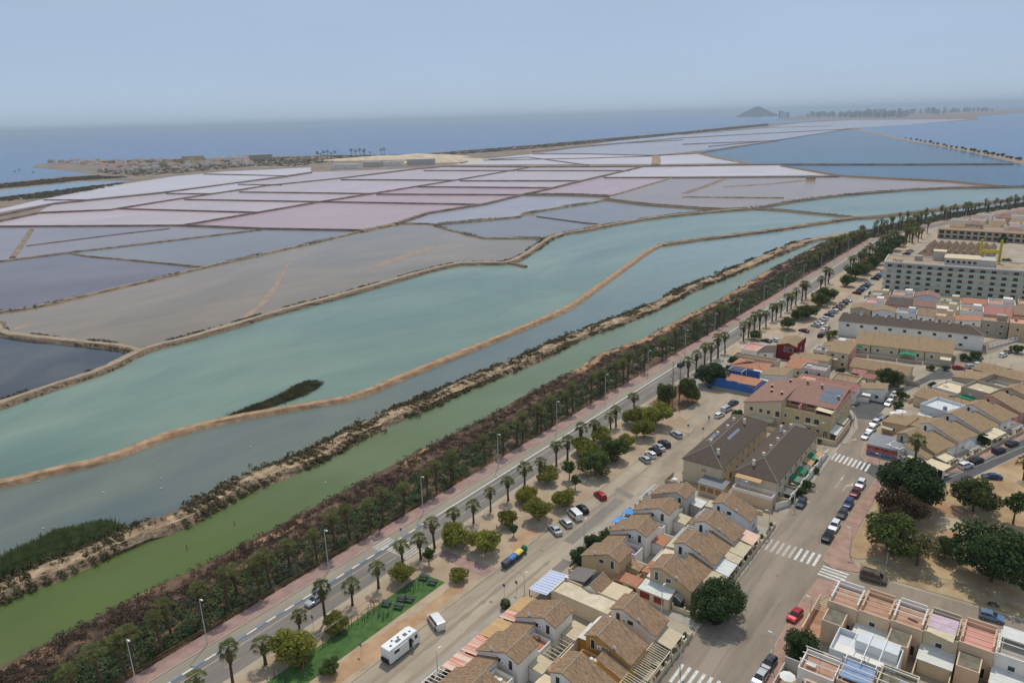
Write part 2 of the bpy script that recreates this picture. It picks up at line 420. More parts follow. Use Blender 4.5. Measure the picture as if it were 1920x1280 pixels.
# ---- dikes
m_path = mat('dike_path', srgb(172, 154, 130), 0.95, scale=0.4, col2=srgb(146, 128, 106), bump=0.4, bscale=2)
m_tan = mat('dike_tan', srgb(182, 150, 118), 0.95, scale=0.35, col2=srgb(146, 114, 84), bump=0.4, bscale=2)
m_stone = mat('dike_stone', srgb(144, 124, 100), 0.95, scale=1.1, col2=srgb(84, 70, 56), bump=0.8, bscale=3, mixlo=0.35, mixhi=0.65, detail=8)
m_thin = mat('dike_salt_brown', srgb(116, 96, 88), 0.95, scale=0.08, col2=srgb(72, 60, 58), bump=0.5, bscale=1)
m_straw = mat('dike_straw', srgb(158, 142, 114), 0.95, scale=0.14, col2=srgb(96, 82, 66), bump=0.5, bscale=1)
m_sandy = mat('dike_sand', srgb(186, 160, 128), 0.95, scale=0.3, col2=srgb(120, 98, 76), bump=0.5, bscale=2)
def resample(p, step):
    out = [p[0]]
    for a, b in zip(p[:-1], p[1:]):
        d = math.hypot(b[0] - a[0], b[1] - a[1]); n = max(1, int(d / step))
        out += [(a[0] + (b[0] - a[0]) * k / n, a[1] + (b[1] - a[1]) * k / n) for k in range(1, n + 1)]
    return out
def smooth_line(p, it=2):
    for _ in range(it):
        q = [p[0]]
        for a, b in zip(p[:-1], p[1:]):
            q += [(a[0] * .75 + b[0] * .25, a[1] * .75 + b[1] * .25), (a[0] * .25 + b[0] * .75, a[1] * .25 + b[1] * .75)]
        p = q + [p[-1]]
    return p
def dike(pxs, wt, wb, h, mats, step=5.0, jit=0.25, name='dike', sm=1):
    p = pts(pxs, h)
    if sm: p = smooth_line(p, sm)
    p = resample(p, step)
    mb = MB(); n = len(p); k = 6
    lo = [0] * 6
    for i in range(n):
        a, b = p[max(0, i - 1)], p[min(n - 1, i + 1)]
        d = Vector((b[0] - a[0], b[1] - a[1])).normalized(); nx, ny = -d.y, d.x
        offs = [(-wb / 2 - 0.3, -1.0), (-(wt + wb) / 4, h * .45 - .2), (-wt / 2, h), (wt / 2, h), ((wt + wb) / 4, h * .45 - .2), (wb / 2 + 0.3, -1.0)]
        for q, (o_, z_) in enumerate(offs):
            lo[q] = lo[q] * 0.45 + random.uniform(-1, 1) * jit * wb * 0.3
            zz = z_ + (random.uniform(-.12, .12) * (0.5 if q in (2, 3) else 1) if q not in (0, 5) else 0)
            mb.v.append((p[i][0] + nx * (o_ + lo[q]), p[i][1] + ny * (o_ + lo[q]), zz))
        if i:
            for q in range(5):
                e = (i - 1) * k
                mb.f.append((e + q + 1, e + q, e + k + q, e + k + q + 1)); mb.m.append(0 if q == 2 else 1)
    mb.f += [tuple(range(6)), tuple((n - 1) * k + 5 - q for q in range(6))]; mb.m += [1, 1]
    return struct(mb.build(name, mats))
dike(D1[:20] + [(1410, 390)], 3.4, 8.0, 0.7, [m_path, m_stone], 4)
dike(D1[20:], 3, 7, 0.7, [m_thin, m_stone], 10)
dike([(950, 491), (970, 494), (985, 498)], 2, 4, 0.3, [m_stone, m_stone], 4)
dike(D2[:20], 2.6, 4.4, 0.45, [m_tan, m_tan], 4, .12)
dike(D2[19:25], 5.5, 9, 0.6, [m_straw, m_stone], 6)
dike(D2[24:], 6, 11, 0.8, [m_stone, m_stone], 8)
dike(D3[:18], 4.6, 9.5, 0.35, [m_sandy, m_stone], 3, 0.4)
dike(D3[17:], 5, 11, 0.5, [m_sandy, m_stone], 6, 0.4)
dike(D5, 3.2, 7.0, 0.6, [m_path, m_stone], 4)
dike(D7, 2, 6, 0.5, [m_stone, m_stone], 8)
dike(T1[:7], 1.5, 3.4, 0.1, [m_path, m_straw], 5, 0.3)
dike(T1[6:8], 4, 8, 0.4, [m_straw, m_straw], 6)
dike(T1[7:], 3.5, 8, 0.8, [m_straw, m_thin], 14, .15, sm=0)
THIN = [([('w', -640, 80), (0, 488), (90, 477), (127, 472), (233, 460), (400, 440), (493, 429)], 1.5, 3.4, .1, m_straw),
        ([(50, 460), (233, 437), (317, 428)], .8, 2.4, -.3, m_thin),
        ([(127, 472), (157, 478), (267, 488), (380, 499), (393, 497)], 1.3, 3, 0, m_straw),
        ([(60, 427), (45, 450), (23, 481)], 3, 6, .1, m_straw),
        ([('w', -760, 60), (0, 423), (333, 421), (500, 427), (687, 430)], 2.5, 6, .5, m_thin),
        ([(347, 420), (483, 397), (600, 377), (697, 362), (853, 337), (993, 313)], 3, 7, .7, m_thin),
        ([(0, 413), (73, 398), (207, 392), (313, 375), (400, 362), (500, 347), (640, 333), (773, 317), (840, 311)], 3, 8, .8, m_thin),
        ([('w', -860, 100), (0, 402), (100, 381), (300, 361), (433, 343), (533, 331), (583, 323)], 4, 10, .9, m_thin),
        ([(217, 390), (483, 397)], 3, 7, .7, m_thin), ([(600, 377), (897, 382)], 3, 7, .7, m_thin),
        ([(347, 373), (600, 377)], 3, 7, .7, m_thin), ([(707, 363), (973, 364)], 3, 8, .8, m_thin),
        ([(450, 359), (697, 362)], 3, 8, .8, m_thin), ([(783, 349), (1037, 351)], 3, 8, .8, m_thin),
        ([(640, 336), (853, 337)], 3, 8, .9, m_thin), ([(863, 338), (1090, 338)], 3, 8, .9, m_thin),
        ([(795, 319), (967, 319)], 3, 8, .9, m_thin), ([(970, 319), (1180, 319)], 3, 8, .9, m_thin),
        ([(830, 311), (993, 312), (1203, 311), (1410, 308), (1493, 307), (1700, 307), (1900, 306)], 6, 14, 1.3, m_thin),
        ([(1133, 332), (1263, 332), (1573, 330)], 3, 7, .7, m_thin),
        ([(983, 364), (1060, 364), (1140, 367)], 3, 8, 1.2, m_stone), ([(1140, 367), (1153, 364), (1265, 331)], 2, 5, .2, m_straw),
        ([(745, 418), (807, 418), (837, 428), (907, 445), (1017, 445), (1040, 438)], 2, 4.5, .2, m_straw),
        ([(820, 419), (973, 405), (987, 398), (1113, 378), (1137, 373)], 2.2, 5.5, .5, m_straw),
        ([(1007, 405), (1097, 417), (1120, 419)], 1, 3, 0, m_thin),
        ([(1137, 373), (1207, 382), (1280, 387), (1347, 392), (1400, 390)], 3, 8, .7, m_stone),
        ([(313, 362), (397, 363)], 3, 7, .6, m_thin), ([(447, 345), (527, 346)], 3, 7, .6, m_thin), ([(383, 326), (533, 329)], 3, 8, .6, m_thin), ([(83, 374), (160, 374)], 3, 7, .6, m_thin),
        ([(865, 305), (880, 301), (990, 294), (1103, 309)], 3, 9, .8, m_thin), ([(900, 300), (1103, 296), (1228, 292)], 3, 9, .8, m_thin),
        ([(1230, 292), (1231, 300), (1229, 308)], 14, 24, 1.0, m_sandy),
        ([(1000, 288), (1103, 288), (1225, 291), (1307, 287), (1380, 275), (1460, 263)], 6, 16, 1, m_thin),
        ([(1307, 286), (1347, 295), (1413, 307)], 8, 18, 1.4, m_straw),
        ([(1467, 310), (1573, 328), (1647, 332), (1780, 338), (1880, 348)], 5, 12, 1.1, m_stone),
        ([(1600, 241), (1697, 261), (1780, 275), (1850, 288), (1920, 303), (2060, 335)], 10, 22, 1.2, m_sandy),
        ([(1110, 273), (1280, 258), (1580, 242), (1610, 241)], 8, 22, 1.5, m_thin), ([(1280, 270), (1460, 263)], 6, 16, 1.2, m_thin),
        ([(1000, 284), (1140, 270), (1280, 262)], 6, 14, 1, m_thin), ([(1330, 274), (1460, 262), (1590, 242)], 6, 14, 1, m_thin), ([(1280, 252), (1440, 239), (1560, 236)], 6, 20, 1.2, m_thin),
        ([(1280, 368), (1350, 369), (1470, 370)], 2, 5, .1, m_straw), ([(1360, 350), (1440, 345), (1510, 338)], 5, 14, -.5, m_straw), ([(1285, 362), (1320, 350), (1360, 335)], 5, 14, -.55, m_straw)]
for q, a, b, h, m_ in THIN:
    dike(q, a * .7, b * .72, h * .9, [m_, m_], 12 if q[0][0] != 'w' and q[0][1] < 400 else 6, .12, sm=0)
# silt bars showing through the shallow grey pond
m_silt = mat('silt', srgb(168, 144, 122), 0.9, scale=0.2, col2=srgb(140, 122, 110))
for q in ([(400, 617), (440, 602), (480, 575), (500, 552), (515, 532), (535, 500), (546, 488), (520, 540), (505, 562), (470, 592)],
          [(545, 468), (578, 471), (540, 471)], [(690, 505), (720, 490), (800, 465), (860, 450), (800, 470), (730, 495)], [(30, 610), (70, 607), (40, 616), (25, 618)]):
    struct(MB().sheet(pts(q, -0.76), -0.76).build('silt_bar', m_silt))

# ---- town ground: one raised sheet with a bank down to the water
m_ground = mat('town_ground', srgb(176, 163, 143), 0.95, scale=0.12, col2=srgb(156, 142, 122), bump=0.15, bscale=3)
m_bankm = mat('bank_soil', srgb(122, 98, 76), 0.95, scale=0.25, col2=srgb(66, 52, 42), bump=0.6, bscale=1.5)
m_orange = mat('bank_orange_sand', srgb(178, 142, 104), 0.95, scale=0.3, col2=srgb(134, 104, 78), bump=0.5, bscale=2)
bk = resample(pts(BANK), 6)
mb = MB()
prof = [(-0.5, -1.1), (0.3, -.75), (2.0, -.25), (5.0, -.05), (14.5, -.02), (23.2, 0.0)]
lo = [0.0] * 6
for i, p in enumerate(bk):
    for q, (dx, z) in enumerate(prof):
        lo[q] = lo[q] * .5 + random.uniform(-.35, .35) * (1 if q < 5 else 0)
        xx = p[0] + dx if q < 5 else max(p[0] + 14.8, -116.6)
        mb.v.append((xx + lo[q], p[1], z + random.uniform(-.06, .06) * (0 < q < 5)))
    if i:
        a, b = (i - 1) * 6, i * 6
        for q in range(5):
            mb.f.append((a + q, a + q + 1, b + q + 1, b + q)); yy = p[1]
            mb.m.append(1 if (q in (1, 2) and 215 < yy < 420 and random.random() < 0.85) or (q in (1, 2) and random.random() < .25) else 0)
bank = struct(mb.build('bank', [m_bankm, m_orange]))
edge = [(mb.v[i * 6 + 5][0], mb.v[i * 6 + 5][1]) for i in range(len(bk))]
struct(MB().sheet(edge + [(1200, 1500), (1200, -400), (-116.6, -400)], 0.0).build('ground', m_ground))

# ---- roads and pavements along the sea
U0, U1 = -40.0, 572.0
m_asph = mat('asphalt_grey', srgb(134, 125, 115), 0.92, scale=0.35, col2=srgb(114, 109, 103), bump=0.1, bscale=10, streak=(1, 0.12, 1))
m_asph_new = mat('asphalt_dark', srgb(96, 95, 93), 0.92, scale=0.3, col2=srgb(84, 83, 82), bump=0.1, bscale=10)
m_asph_old = mat('asphalt_worn', srgb(180, 164, 142), 0.93, scale=0.16, col2=srgb(146, 132, 114), bump=0.1, bscale=10, streak=(1, 0.25, 1), detail=6)
m_asph_str = mat('asphalt_street', srgb(155, 141, 124), 0.93, scale=0.22, col2=srgb(129, 117, 102), bump=0.1, bscale=10, streak=(1, 0.2, 1), detail=6)
m_bike = mat('cycle_lane_concrete', srgb(158, 148, 132), 0.92, scale=0.3, col2=srgb(140, 131, 116), streak=(1, .15, 1))
m_pinkp = mat('pink_paving', srgb(168, 138, 128), 0.9, scale=0.4, col2=srgb(146, 118, 108), bump=0.1, bscale=4)
m_brick = mat('red_paving', srgb(176, 144, 126), 0.9, scale=0.5, col2=srgb(156, 124, 108), bump=0.1, bscale=4)
m_kerb = mat('kerb_stone', srgb(176, 162, 140), 0.9, scale=0.5)
m_paint = mat('road_paint_white', srgb(226, 224, 216), 0.7, scale=1.2, col2=srgb(190, 186, 176))
m_paint_worn = mat('road_paint_worn', srgb(202, 196, 184), 0.8, scale=2.0, col2=srgb(164, 155, 140))
m_blue = mat('road_paint_blue', srgb(104, 146, 182), 0.7, scale=1.0, col2=srgb(84, 122, 156))
m_yel = mat('road_paint_yellow', srgb(178, 158, 106), 0.8, scale=1.0)
m_sand = mat('park_sand', srgb(188, 168, 142), 0.97, scale=0.11, col2=srgb(160, 138, 112), bump=0.25, bscale=3, detail=6)
m_sand_or = mat('orange_earth', srgb(188, 156, 122), 0.97, scale=0.25, col2=srgb(166, 130, 98), bump=0.25, bscale=3)
def blob(poly, j=.35):
    p = resample(poly + [poly[0]], 1.0)[:-1]; return [(a + random.uniform(-j, j), b + random.uniform(-j, j)) for a, b in p]
def rect(x0, x1, y0, y1): return [(x0, y0), (x1, y0), (x1, y1), (x0, y1)]
def flatst(name, poly, z, m_, parent=None): 
    o = MB().sheet(poly, z).build(name, m_, parent)
    return o if parent else struct(o)
def raised(name, poly, z, m_, parent=None):
    o = MB().prism(poly, -0.05, z).build(name, m_, parent)
    return o if parent else struct(o)
sea_road = flatst('road', rect(-110.0, -102.6, U0, U1), 0.008, m_asph)
flatst('cycle_lane', rect(-112.9, -110.0, U0, U1), 0.012, m_bike)
prom = raised('pavement', rect(-116.4, -113.15, U0, U1), 0.12, m_pinkp)
MB().box(-113.15, -112.9, U0, U1, -.05, .125).build('kerb', m_kerb, prom)
MB().box(-102.6, -101.2, U0, 200, -.05, .10).build('kerb', m_kerb, sea_road)
MB().box(-102.6, -101.2, 222, U1, -.05, .10).build('kerb', m_kerb, sea_road)
MB().sheet(rect(-108.55, -108.4, U0, U1), 0.012).build('edge_line', m_paint_worn, sea_road)
dash_b = MB().box(-.2, .2, -1.05, 1.05, 0, .07).mesh('dash', m_blue); dash_w = MB().box(-.2, .2, -1.05, 1.05, 0, .07).mesh('dash', m_paint)
for k in range(165):
    y = 30 + k * 2.1
    link('kerb_block', dash_b if (k % 2 and y < 105) else dash_w, sea_road, (-110.0, y, 0.013))
MB().sheet(rect(-110.2, -109.8, 377, U1), 0.016).build('lane_line', m_paint, sea_road)
MB().sheet(rect(-110.2, -109.8, U0, 28.9), 0.016).build('lane_line', m_paint, sea_road)
dm = MB().sheet(rect(-.07, .07, -1.6, 1.6), 0).mesh('dash', m_yel); dm2 = MB().sheet(rect(-.07, .07, -1.6, 1.6), 0).mesh('dash', m_paint_worn)
for k in range(40):
    y = 45 + k * 7.6
    link('centre_dash', dm if y < 90 else dm2, sea_road, (-105.5, y, 0.013))
cross = MB().sheet(rect(-.28, .28, -2.5, 2.5), 0).mesh('stripe', m_paint); cross_w = MB().sheet(rect(-.28, .28, -2.5, 2.5), 0).mesh('stripe', m_paint_worn)
for k in range(9): link('crossing_stripe', cross_w, sea_road, (-109.0 + k * 0.82, 95.2, 0.014))
for k in range(3): link('crossing_stripe', cross_w, sea_road, (-112.3 + k * 0.85, 94.0, 0.016))
# the shore road bends inland with the bank
bend = [(-106.3, 572), (-102, 600), (-92, 645), (-66, 712), (-18, 825), (60, 990)]
def offs(line, d):
    out = []
    for i, p in enumerate(line):
        a, b = line[max(0, i - 1)], line[min(len(line) - 1, i + 1)]; v_ = Vector((b[0] - a[0], b[1] - a[1])).normalized(); out.append((p[0] + v_.y * d, p[1] - v_.x * d))
    return out
bs = smooth_line(bend, 2)
flatst('road', offs(bs, -3.7) + offs(bs, 3.7)[::-1], 0.008, m_asph)
raised('pavement', offs(bs, -10) + offs(bs, -3.7)[::-1], 0.1, m_pinkp)
# ---- park strip, parking road
park = raised('park_strip', rect(-101.2, -84.9, U0, 199) , 0.09, m_sand)
MB().box(-84.9, -84.65, U0, 186, -.05, .11).build('kerb', m_kerb, park)
MB().sheet([(-98.9, 97.3), (-84.95, 97.3), (-84.95, 101.2), (-98.9, 99.8)], 0.096).build('paved_path', m_pinkp, park)
MB().sheet(blob([(-90.0, 66), (-88.4, 58), (-86.0, 60), (-85.6, 74), (-86.1, 84), (-85.7, 92), (-87.0, 94), (-88.8, 91), (-88.2, 82), (-89.6, 76)]), 0.094).build('bare_earth', m_sand_or, park)
MB().sheet(blob([(-88.5, 110), (-85.7, 108), (-85.5, 117), (-87.4, 119), (-89, 115)]), 0.094).build('bare_earth', m_sand_or, park)
m_turf = mat('artificial_turf', srgb(84, 114, 58), 0.95, scale=0.5, col2=srgb(60, 90, 42), bump=0.3, bscale=20)
turf = raised('turf_pad', [(-96.4, 40), (-90.6, 40), (-90.6, 91.4), (-96.4, 90.9)], 0.14, m_turf)
prk_road = flatst('road', [(-84.7, U0), (-66, U0), (-66, 106), (-73, 108), (-73, 200), (-72, 232), (-90, 224), (-101.2, 222), (-101.2, 200), (-92, 199), (-84.7, 188)], 0.008, m_asph_old)
raised('traffic_island', [(-101.0, 200.5), (-96, 199.4), (-91.5, 198.4), (-89.3, 204), (-88.8, 211), (-90.2, 216.5), (-94, 219.5), (-101.0, 221.3)], 0.11, mat('island_soil', srgb(138, 108, 80), .95, scale=.3, col2=srgb(104, 78, 58), bump=.4, bscale=3))
raised('traffic_island', [(-87.8, 188.4), (-84.6, 186.2), (-80.4, 186.2), (-80.6, 189.8), (-84.8, 190.2)], 0.11, m_sand)
m_patch = mat('asphalt_patch', srgb(134, 127, 117), .93, scale=.2)
for q in ([(-79.5, 118), (-76.8, 118), (-76.8, 141), (-79.5, 141)], [(-73.5, 141.8), (-81.5, 144.2), (-81.5, 146.2), (-73.5, 144)], [(-75.5, 104), (-73.2, 104), (-73.2, 128), (-75.5, 131)]):
    MB().sheet(q, 0.013).build('asphalt_patch', m_patch, prk_road)
m_ltpatch = mat('pavement_grey', srgb(172, 163, 150), .93, scale=.25, col2=srgb(158, 148, 134))
raised('pavement', rect(-76.2, -73.6, 40, 96), .1, m_ltpatch)
raised('pavement', rect(-76, -73.4, 112, 150), .1, m_ltpatch)
# ---- park strip further along the shore road, with its parking lane
park2 = raised('park_strip', [(-101.2, 262), (-96, 262), (-87, 280), (-84.9, 284), (-84.9, 410), (-101.2, 480)], 0.09, m_sand)
park3 = raised('park_strip', [(-101.2, 480), (-84.9, 411), (-84.0, 620), (-101.2, 640)], 0.09, m_sand)
flatst('road', [(-84.9, 282), (-66, 276), (-71, 300), (-74, 345), (-76, 480), (-77, 640), (-84.9, 640)], 0.008, m_asph_old)
flatst('car_park', [(-101.2, 222), (-90, 228), (-92, 262), (-101.2, 262)], 0.006, m_ltpatch)
# ---- the street between the house blocks
st = flatst('road', [(-43, U0), (-30.6, U0), (-30.6, 128), (-30, 136), (-23, 136.6), (60, 140.5), (60, 147), (-18, 142.8), (-28.5, 141), (-31.2, 142.6), (-31, 172), (-30.2, 187), (-36.5, 199), (-39, 216), (-38.6, 236),
                     (-37.2, 253), (-30.8, 273.5), (-24, 281), (-20, 310), (-9, 345), (-14, 352), (-26, 317), (-32, 296), (-33.4, 276), (-39, 256), (-46, 238.3), (-49, 232), (-47, 228), (-43.3, 216), (-43.3, 200), (-43, 195)], 0.008, m_asph_str)
dark = flatst('road', [(-36.3, 191.6), (-27.4, 185), (-18.6, 191), (-12.3, 197.5), (-1.5, 224.5), (30, 300), (26, 303), (-2.4, 234), (-13, 203.6), (-19.8, 196.2), (-29.2, 194), (-34, 195.6)], 0.014, m_asph_new)
flatst('road', [(-49, 232), (-46, 224), (-39, 226), (-38.6, 237), (-37.4, 252.5), (-31, 273), (-24, 280), (-30, 292), (-33.3, 275.8), (-39, 256), (-45.8, 238.2)], 0.014, m_asph_new)
for q in ([(-46.2, 60), (-43.0, 60), (-43.0, 151), (-46.2, 151)],):
    raised('pavement', [(-44.6, 60), (-43.0, 60), (-43.0, 106.5), (-44.6, 105.5)], .12, m_ltpatch)
    raised('pavement', [(-43.9, 110), (-42.6, 111), (-42.6, 150.5), (-43.9, 150.5)], .12, m_ltpatch)
raised('pavement', [(-45, 157.3), (-42.4, 162), (-42.4, 203), (-43.6, 203), (-43.6, 163.5), (-45, 158.4)], .12, m_ltpatch)
raised('pavement', [(-42.6, 203.5), (-41.4, 204), (-41.4, 217), (-44, 226), (-46.5, 230.5), (-47.3, 230), (-44.6, 224), (-43.2, 217)], .12, m_ltpatch)
raised('pavement', [(-31.2, 142.8), (-28.6, 141.0), (-24, 142.4), (-23.6, 143.4), (-26.6, 146.5), (-27.9, 155), (-28.2, 184.6), (-30.0, 187), (-30.8, 172)], .12, m_brick)
raised('pavement', [(-30.4, 60), (-27, 60), (-26.8, 118), (-28, 128), (-25.6, 133.5), (-24, 136), (-30, 135.8), (-30.4, 128)], .12, m_brick)
raised('pavement', [(-36.3, 199.4), (-33.8, 195.9), (-29.2, 194.3), (-19.8, 196.5), (-13.2, 204), (-2.6, 234.2), (10, 262), (8, 263), (-4.6, 235), (-14.6, 206), (-21, 199), (-28.5, 197.2), (-34.5, 200.2), (-37.2, 215), (-38.4, 215)], .12, m_brick)
for k in range(9): link('crossing_stripe', cross, st, (-42.3 + k * 1.12, 194.2 - 0.25 * k + (0.0), 0.020))
for k in range(9): link('crossing_stripe', cross if k > 4 else cross_w, st, (-42.0 + k * 1.25, 142.2, 0.014))
for k in range(4):
    o = link('crossing_stripe', cross, st, (-28.0 + k * .05, 137.4 + k * 1.1, 0.018)); o.rotation_euler = (0, 0, R(88))
for k in range(8): link('crossing_stripe', cross, st, (-41.5 + k * 1.3, 95.5, 0.014))
def arrow(x, y, turn=0, s=1.0, L=4.2):
    m_ = MB().sheet([(-.09, 0), (.09, 0), (.09, L * .6), (-.09, L * .6)], 0).sheet([(-.35, L * .6), (.35, L * .6), (0, L)], 0)
    if turn:
        m_ = MB().sheet([(-.09, 0), (.09, 0), (.09, L * .45), (.8, L * .62), (.7, L * .74), (-.09, L * .6)], 0).sheet([(.6, L * .5), (1.5, L * .72), (.75, L * .92)], 0)
    m_.build('road_arrow', m_paint_worn, st, (x, y, 0.015))
arrow(-37.2, 176, 0, L=9); arrow(-35.3, 175.5, 1, L=6.5); arrow(-41.2, 205, 1, L=5); arrow(-36.8, 222, 1, L=4)
for k in range(14):
    o = link('bay_dash', dm2, dark, (-15.6 + k * 1.35, 197.5 + k * 3.1, 0.018)); o.rotation_euler = (0, 0, R(-23))
MB().sheet([(-20.5, 196.0), (-16.5, 198.2), (-15.5, 200.2), (-19.4, 196.6)], 0.019).build('road_marking', m_paint_worn, dark)
for (x, y0, y1) in ((-40.6, 165.6, 166), (-40.6, 171.6, 172)): MB().sheet(rect(x - 1.6, x + .4, y0, y1), 0.014).build('bay_line', m_paint_worn, st)
# worn repairs, seams and covers in the street
m_seam = mat('asphalt_seam', srgb(122, 114, 104), .93, scale=.6, col2=srgb(140, 130, 117))
m_tyre_band = mat('asphalt_polished', srgb(146, 134, 118), .9, scale=.3, col2=srgb(132, 121, 107), streak=(1, .1, 1))
def crack(pp_, w_, z=.0125, par=None, m_=None):
    p = resample(pp_, 1.2); l_, r_ = [], []
    for i, q in enumerate(p):
        a, b = p[max(0, i - 1)], p[min(len(p) - 1, i + 1)]; d = Vector((b[0] - a[0], b[1] - a[1])).normalized(); k = w_ * random.uniform(.5, 1.2) / 2; j = random.uniform(-.06, .06)
        l_.append((q[0] - d.y * (k + j), q[1] + d.x * (k + j))); r_.append((q[0] + d.y * (k - j), q[1] - d.x * (k - j)))
    mb_ = MB(); n_ = len(l_)
    mb_.v = [(a[0], a[1], z) for a in l_] + [(a[0], a[1], z) for a in r_]; mb_.f = [(i, n_ + i, n_ + i + 1, i + 1) for i in range(n_ - 1)]; mb_.m = [0] * (n_ - 1)
    mb_.build('road_seam', m_ or m_seam, par)
for q in ([(-42.5, 125), (-37, 122.5), (-31, 122)], [(-42.4, 128.5), (-40, 170), (-40.2, 192)], [(-36.6, 62), (-36.4, 90), (-36.7, 120)], [(-42, 113), (-36.5, 112), (-31, 113.5)], [(-42.8, 152), (-37, 150.5), (-31.3, 152)]): crack(q, .16, par=st)
for q in ([(-42.2, 100), (-41.9, 130), (-42.1, 160)],): crack(q, .9, .0105, st, m_tyre_band)
for q in ([(-39.8, 60), (-39.6, 110), (-39.9, 138)], [(-34.2, 60), (-34.0, 110), (-34.3, 138)], [(-39.3, 146), (-39, 170), (-39.6, 190)]): crack(q, 1.1, .0105, st, m_tyre_band)
for q in ([(-80.5, 20), (-80.2, 80), (-80.6, 130), (-80.3, 186)], [(-77.2, 20), (-77, 70), (-77.5, 110)]): crack(q, 1.0, .0105, prk_road, mat('asphalt_worn_band', srgb(158, 144, 125), .93, scale=.3, col2=srgb(142, 129, 112), streak=(1, .1, 1)))
for q in ([(-84.5, 103), (-78, 102.6), (-73.3, 103.4)], [(-84.5, 156), (-79, 155), (-73.4, 156.4)], [(-81.8, 62), (-82, 90), (-81.6, 120)]): crack(q, .16, par=prk_road)
for x, y in ((-36.8, 132), (-39, 108), (-35, 160), (-40, 183)): MB().tube((x, y, .009), (x, y, .016), .38, n=14).build('manhole_cover', m_seam, st)
for x, y in ((-79, 92), (-81, 112), (-78.6, 166)): MB().tube((x, y, .009), (x, y, .016), .38, n=14).build('manhole_cover', m_seam, prk_road)
# ---- open dry park on the right
m_dry = mat('dry_park_earth', srgb(196, 172, 132), 0.97, scale=0.09, col2=srgb(158, 128, 94), bump=0.3, bscale=2, detail=7)
dry = raised('dry_park', [(-27.9, 147), (-25, 147.5), (-22, 149.8), (-16.7, 149.2), (-4.6, 150.4), (60, 155), (60, 290), (30, 299.5), (-1.2, 224), (-12, 197), (-18.4, 190.6), (-27.2, 184.6)], 0.09, m_dry)
raised('verge', [(-24, 144), (-18, 143.6), (60, 148), (60, 154), (-4.6, 149.6), (-16.7, 148.4), (-21.8, 148.9), (-24.5, 146.6)], 0.10, mat('dry_verge', srgb(188, 166, 130), .97, scale=.25, col2=srgb(148, 124, 92), bump=.3, bscale=3))
for q in ([(-14, 166), (-9, 163), (-4, 167), (-6, 172), (-12, 171)], [(-24, 150), (-19, 151), (-20, 156), (-25, 158)], [(2, 158), (12, 160), (16, 168), (6, 167)], [(-17, 178), (-11, 176), (-8, 181), (-15, 184)], [(4, 182), (12, 178), (15, 188), (6, 192)]):
    MB().sheet(blob(q, .5), .094).build('bare_earth', m_sand_or, dry)
m_court = mat('sand_court', srgb(186, 170, 142), .96, scale=.2)
MB().sheet([P(1752, 985), P(1763, 966), P(1845, 983), P(1830, 1008)], .1).build('sand_court', m_court, dry)
kq = [P(1752, 985), P(1763, 966), P(1845, 983)]
kb = MB()
for a, b in zip(kq[:-1], kq[1:]): kb.tube((a[0], a[1], .1), (b[0], b[1], .1), .1, n=4)
kb.build('kerb', m_kerb, dry)
# ================================================================== vegetation
def leafm(name, a, b, scale=1.2, trans=0.25, rand=0.18):
    return mat(name, srgb(*a), 0.75, scale=scale, col2=srgb(*b), spec=0.2, trans=trans, rand=rand, space='O', mixlo=0.3, mixhi=0.7)
m_bark = mat('bark', srgb(112, 90, 70), 0.95, scale=4, col2=srgb(74, 58, 46), bump=.6, bscale=6)
m_pbark = mat('palm_bark', srgb(110, 88, 68), 0.95, scale=3, col2=srgb(72, 56, 44), bump=.7, bscale=8, streak=(1, 1, 5))
m_frond = leafm('palm_frond', (140, 142, 84), (92, 100, 56), 2.0, .3)
m_frond2 = leafm('palm_frond_dark', (150, 150, 94), (96, 104, 62), 2.0, .4)
m_skirt = mat('palm_dead_fronds', srgb(124, 96, 64), .95, scale=3, col2=srgb(82, 62, 42))
m_pine = leafm('pine_needles', (156, 152, 64), (84, 92, 38), .9, .3)
m_pine2 = leafm('pine_needles_deep', (104, 114, 58), (62, 74, 38), .9, .3)
m_ficus = leafm('ficus_leaves', (78, 96, 50), (42, 58, 28), 1.2, .25)
m_olive = leafm('olive_leaves', (136, 130, 92), (96, 94, 62), 1.2)
m_brownl = leafm('dry_leaves', (92, 74, 50), (58, 48, 34), 1.0)
m_hedge = leafm('hedge_leaves', (82, 104, 46), (44, 62, 26), 1.5)

def leaf_quads(r_, clumps, n, size, shell=0.55, up=0.35, asp=0.55):
    c_ = np.array([c for c, _ in clumps], float); rad = np.array([np.ones(3) * q if np.isscalar(q) else q for _, q in clumps], float)
    wgt = np.prod(rad, axis=1) ** 0.72; idx = r_.choice(len(c_), n, p=wgt / wgt.sum())
    d = r_.normal(size=(n, 3)); d /= np.linalg.norm(d, axis=1)[:, None]
    rr = (shell + (1 - shell) * r_.random(n) ** 0.6)[:, None]
    pos = c_[idx] + d * rad[idx] * rr * (1 + r_.normal(size=(n, 1)) * 0.06)
    nor = d * 0.8 + r_.normal(size=(n, 3)) * 0.6 + np.array([0, 0, up]); nor /= np.linalg.norm(nor, axis=1)[:, None]
    t = np.cross(nor, r_.normal(size=(n, 3))); t /= np.linalg.norm(t, axis=1)[:, None]
    b = np.cross(nor, t)
    s_ = size * (0.6 + 0.8 * r_.random(n))[:, None]
    v = np.stack([pos - t * s_ * .5, pos + b * s_ * asp * .5, pos + t * s_ * .5 + nor * s_ * .1, pos - b * s_ * asp * .5], axis=1).reshape(-1, 3)
    return v, np.arange(4 * n).reshape(-1, 4)
def crown(name, r_, clumps, n, size, m_, parent, **k):
    v, f = leaf_quads(r_, clumps, n, size, **k)
    return link(name, np_mesh(name, v, f, m_), parent)
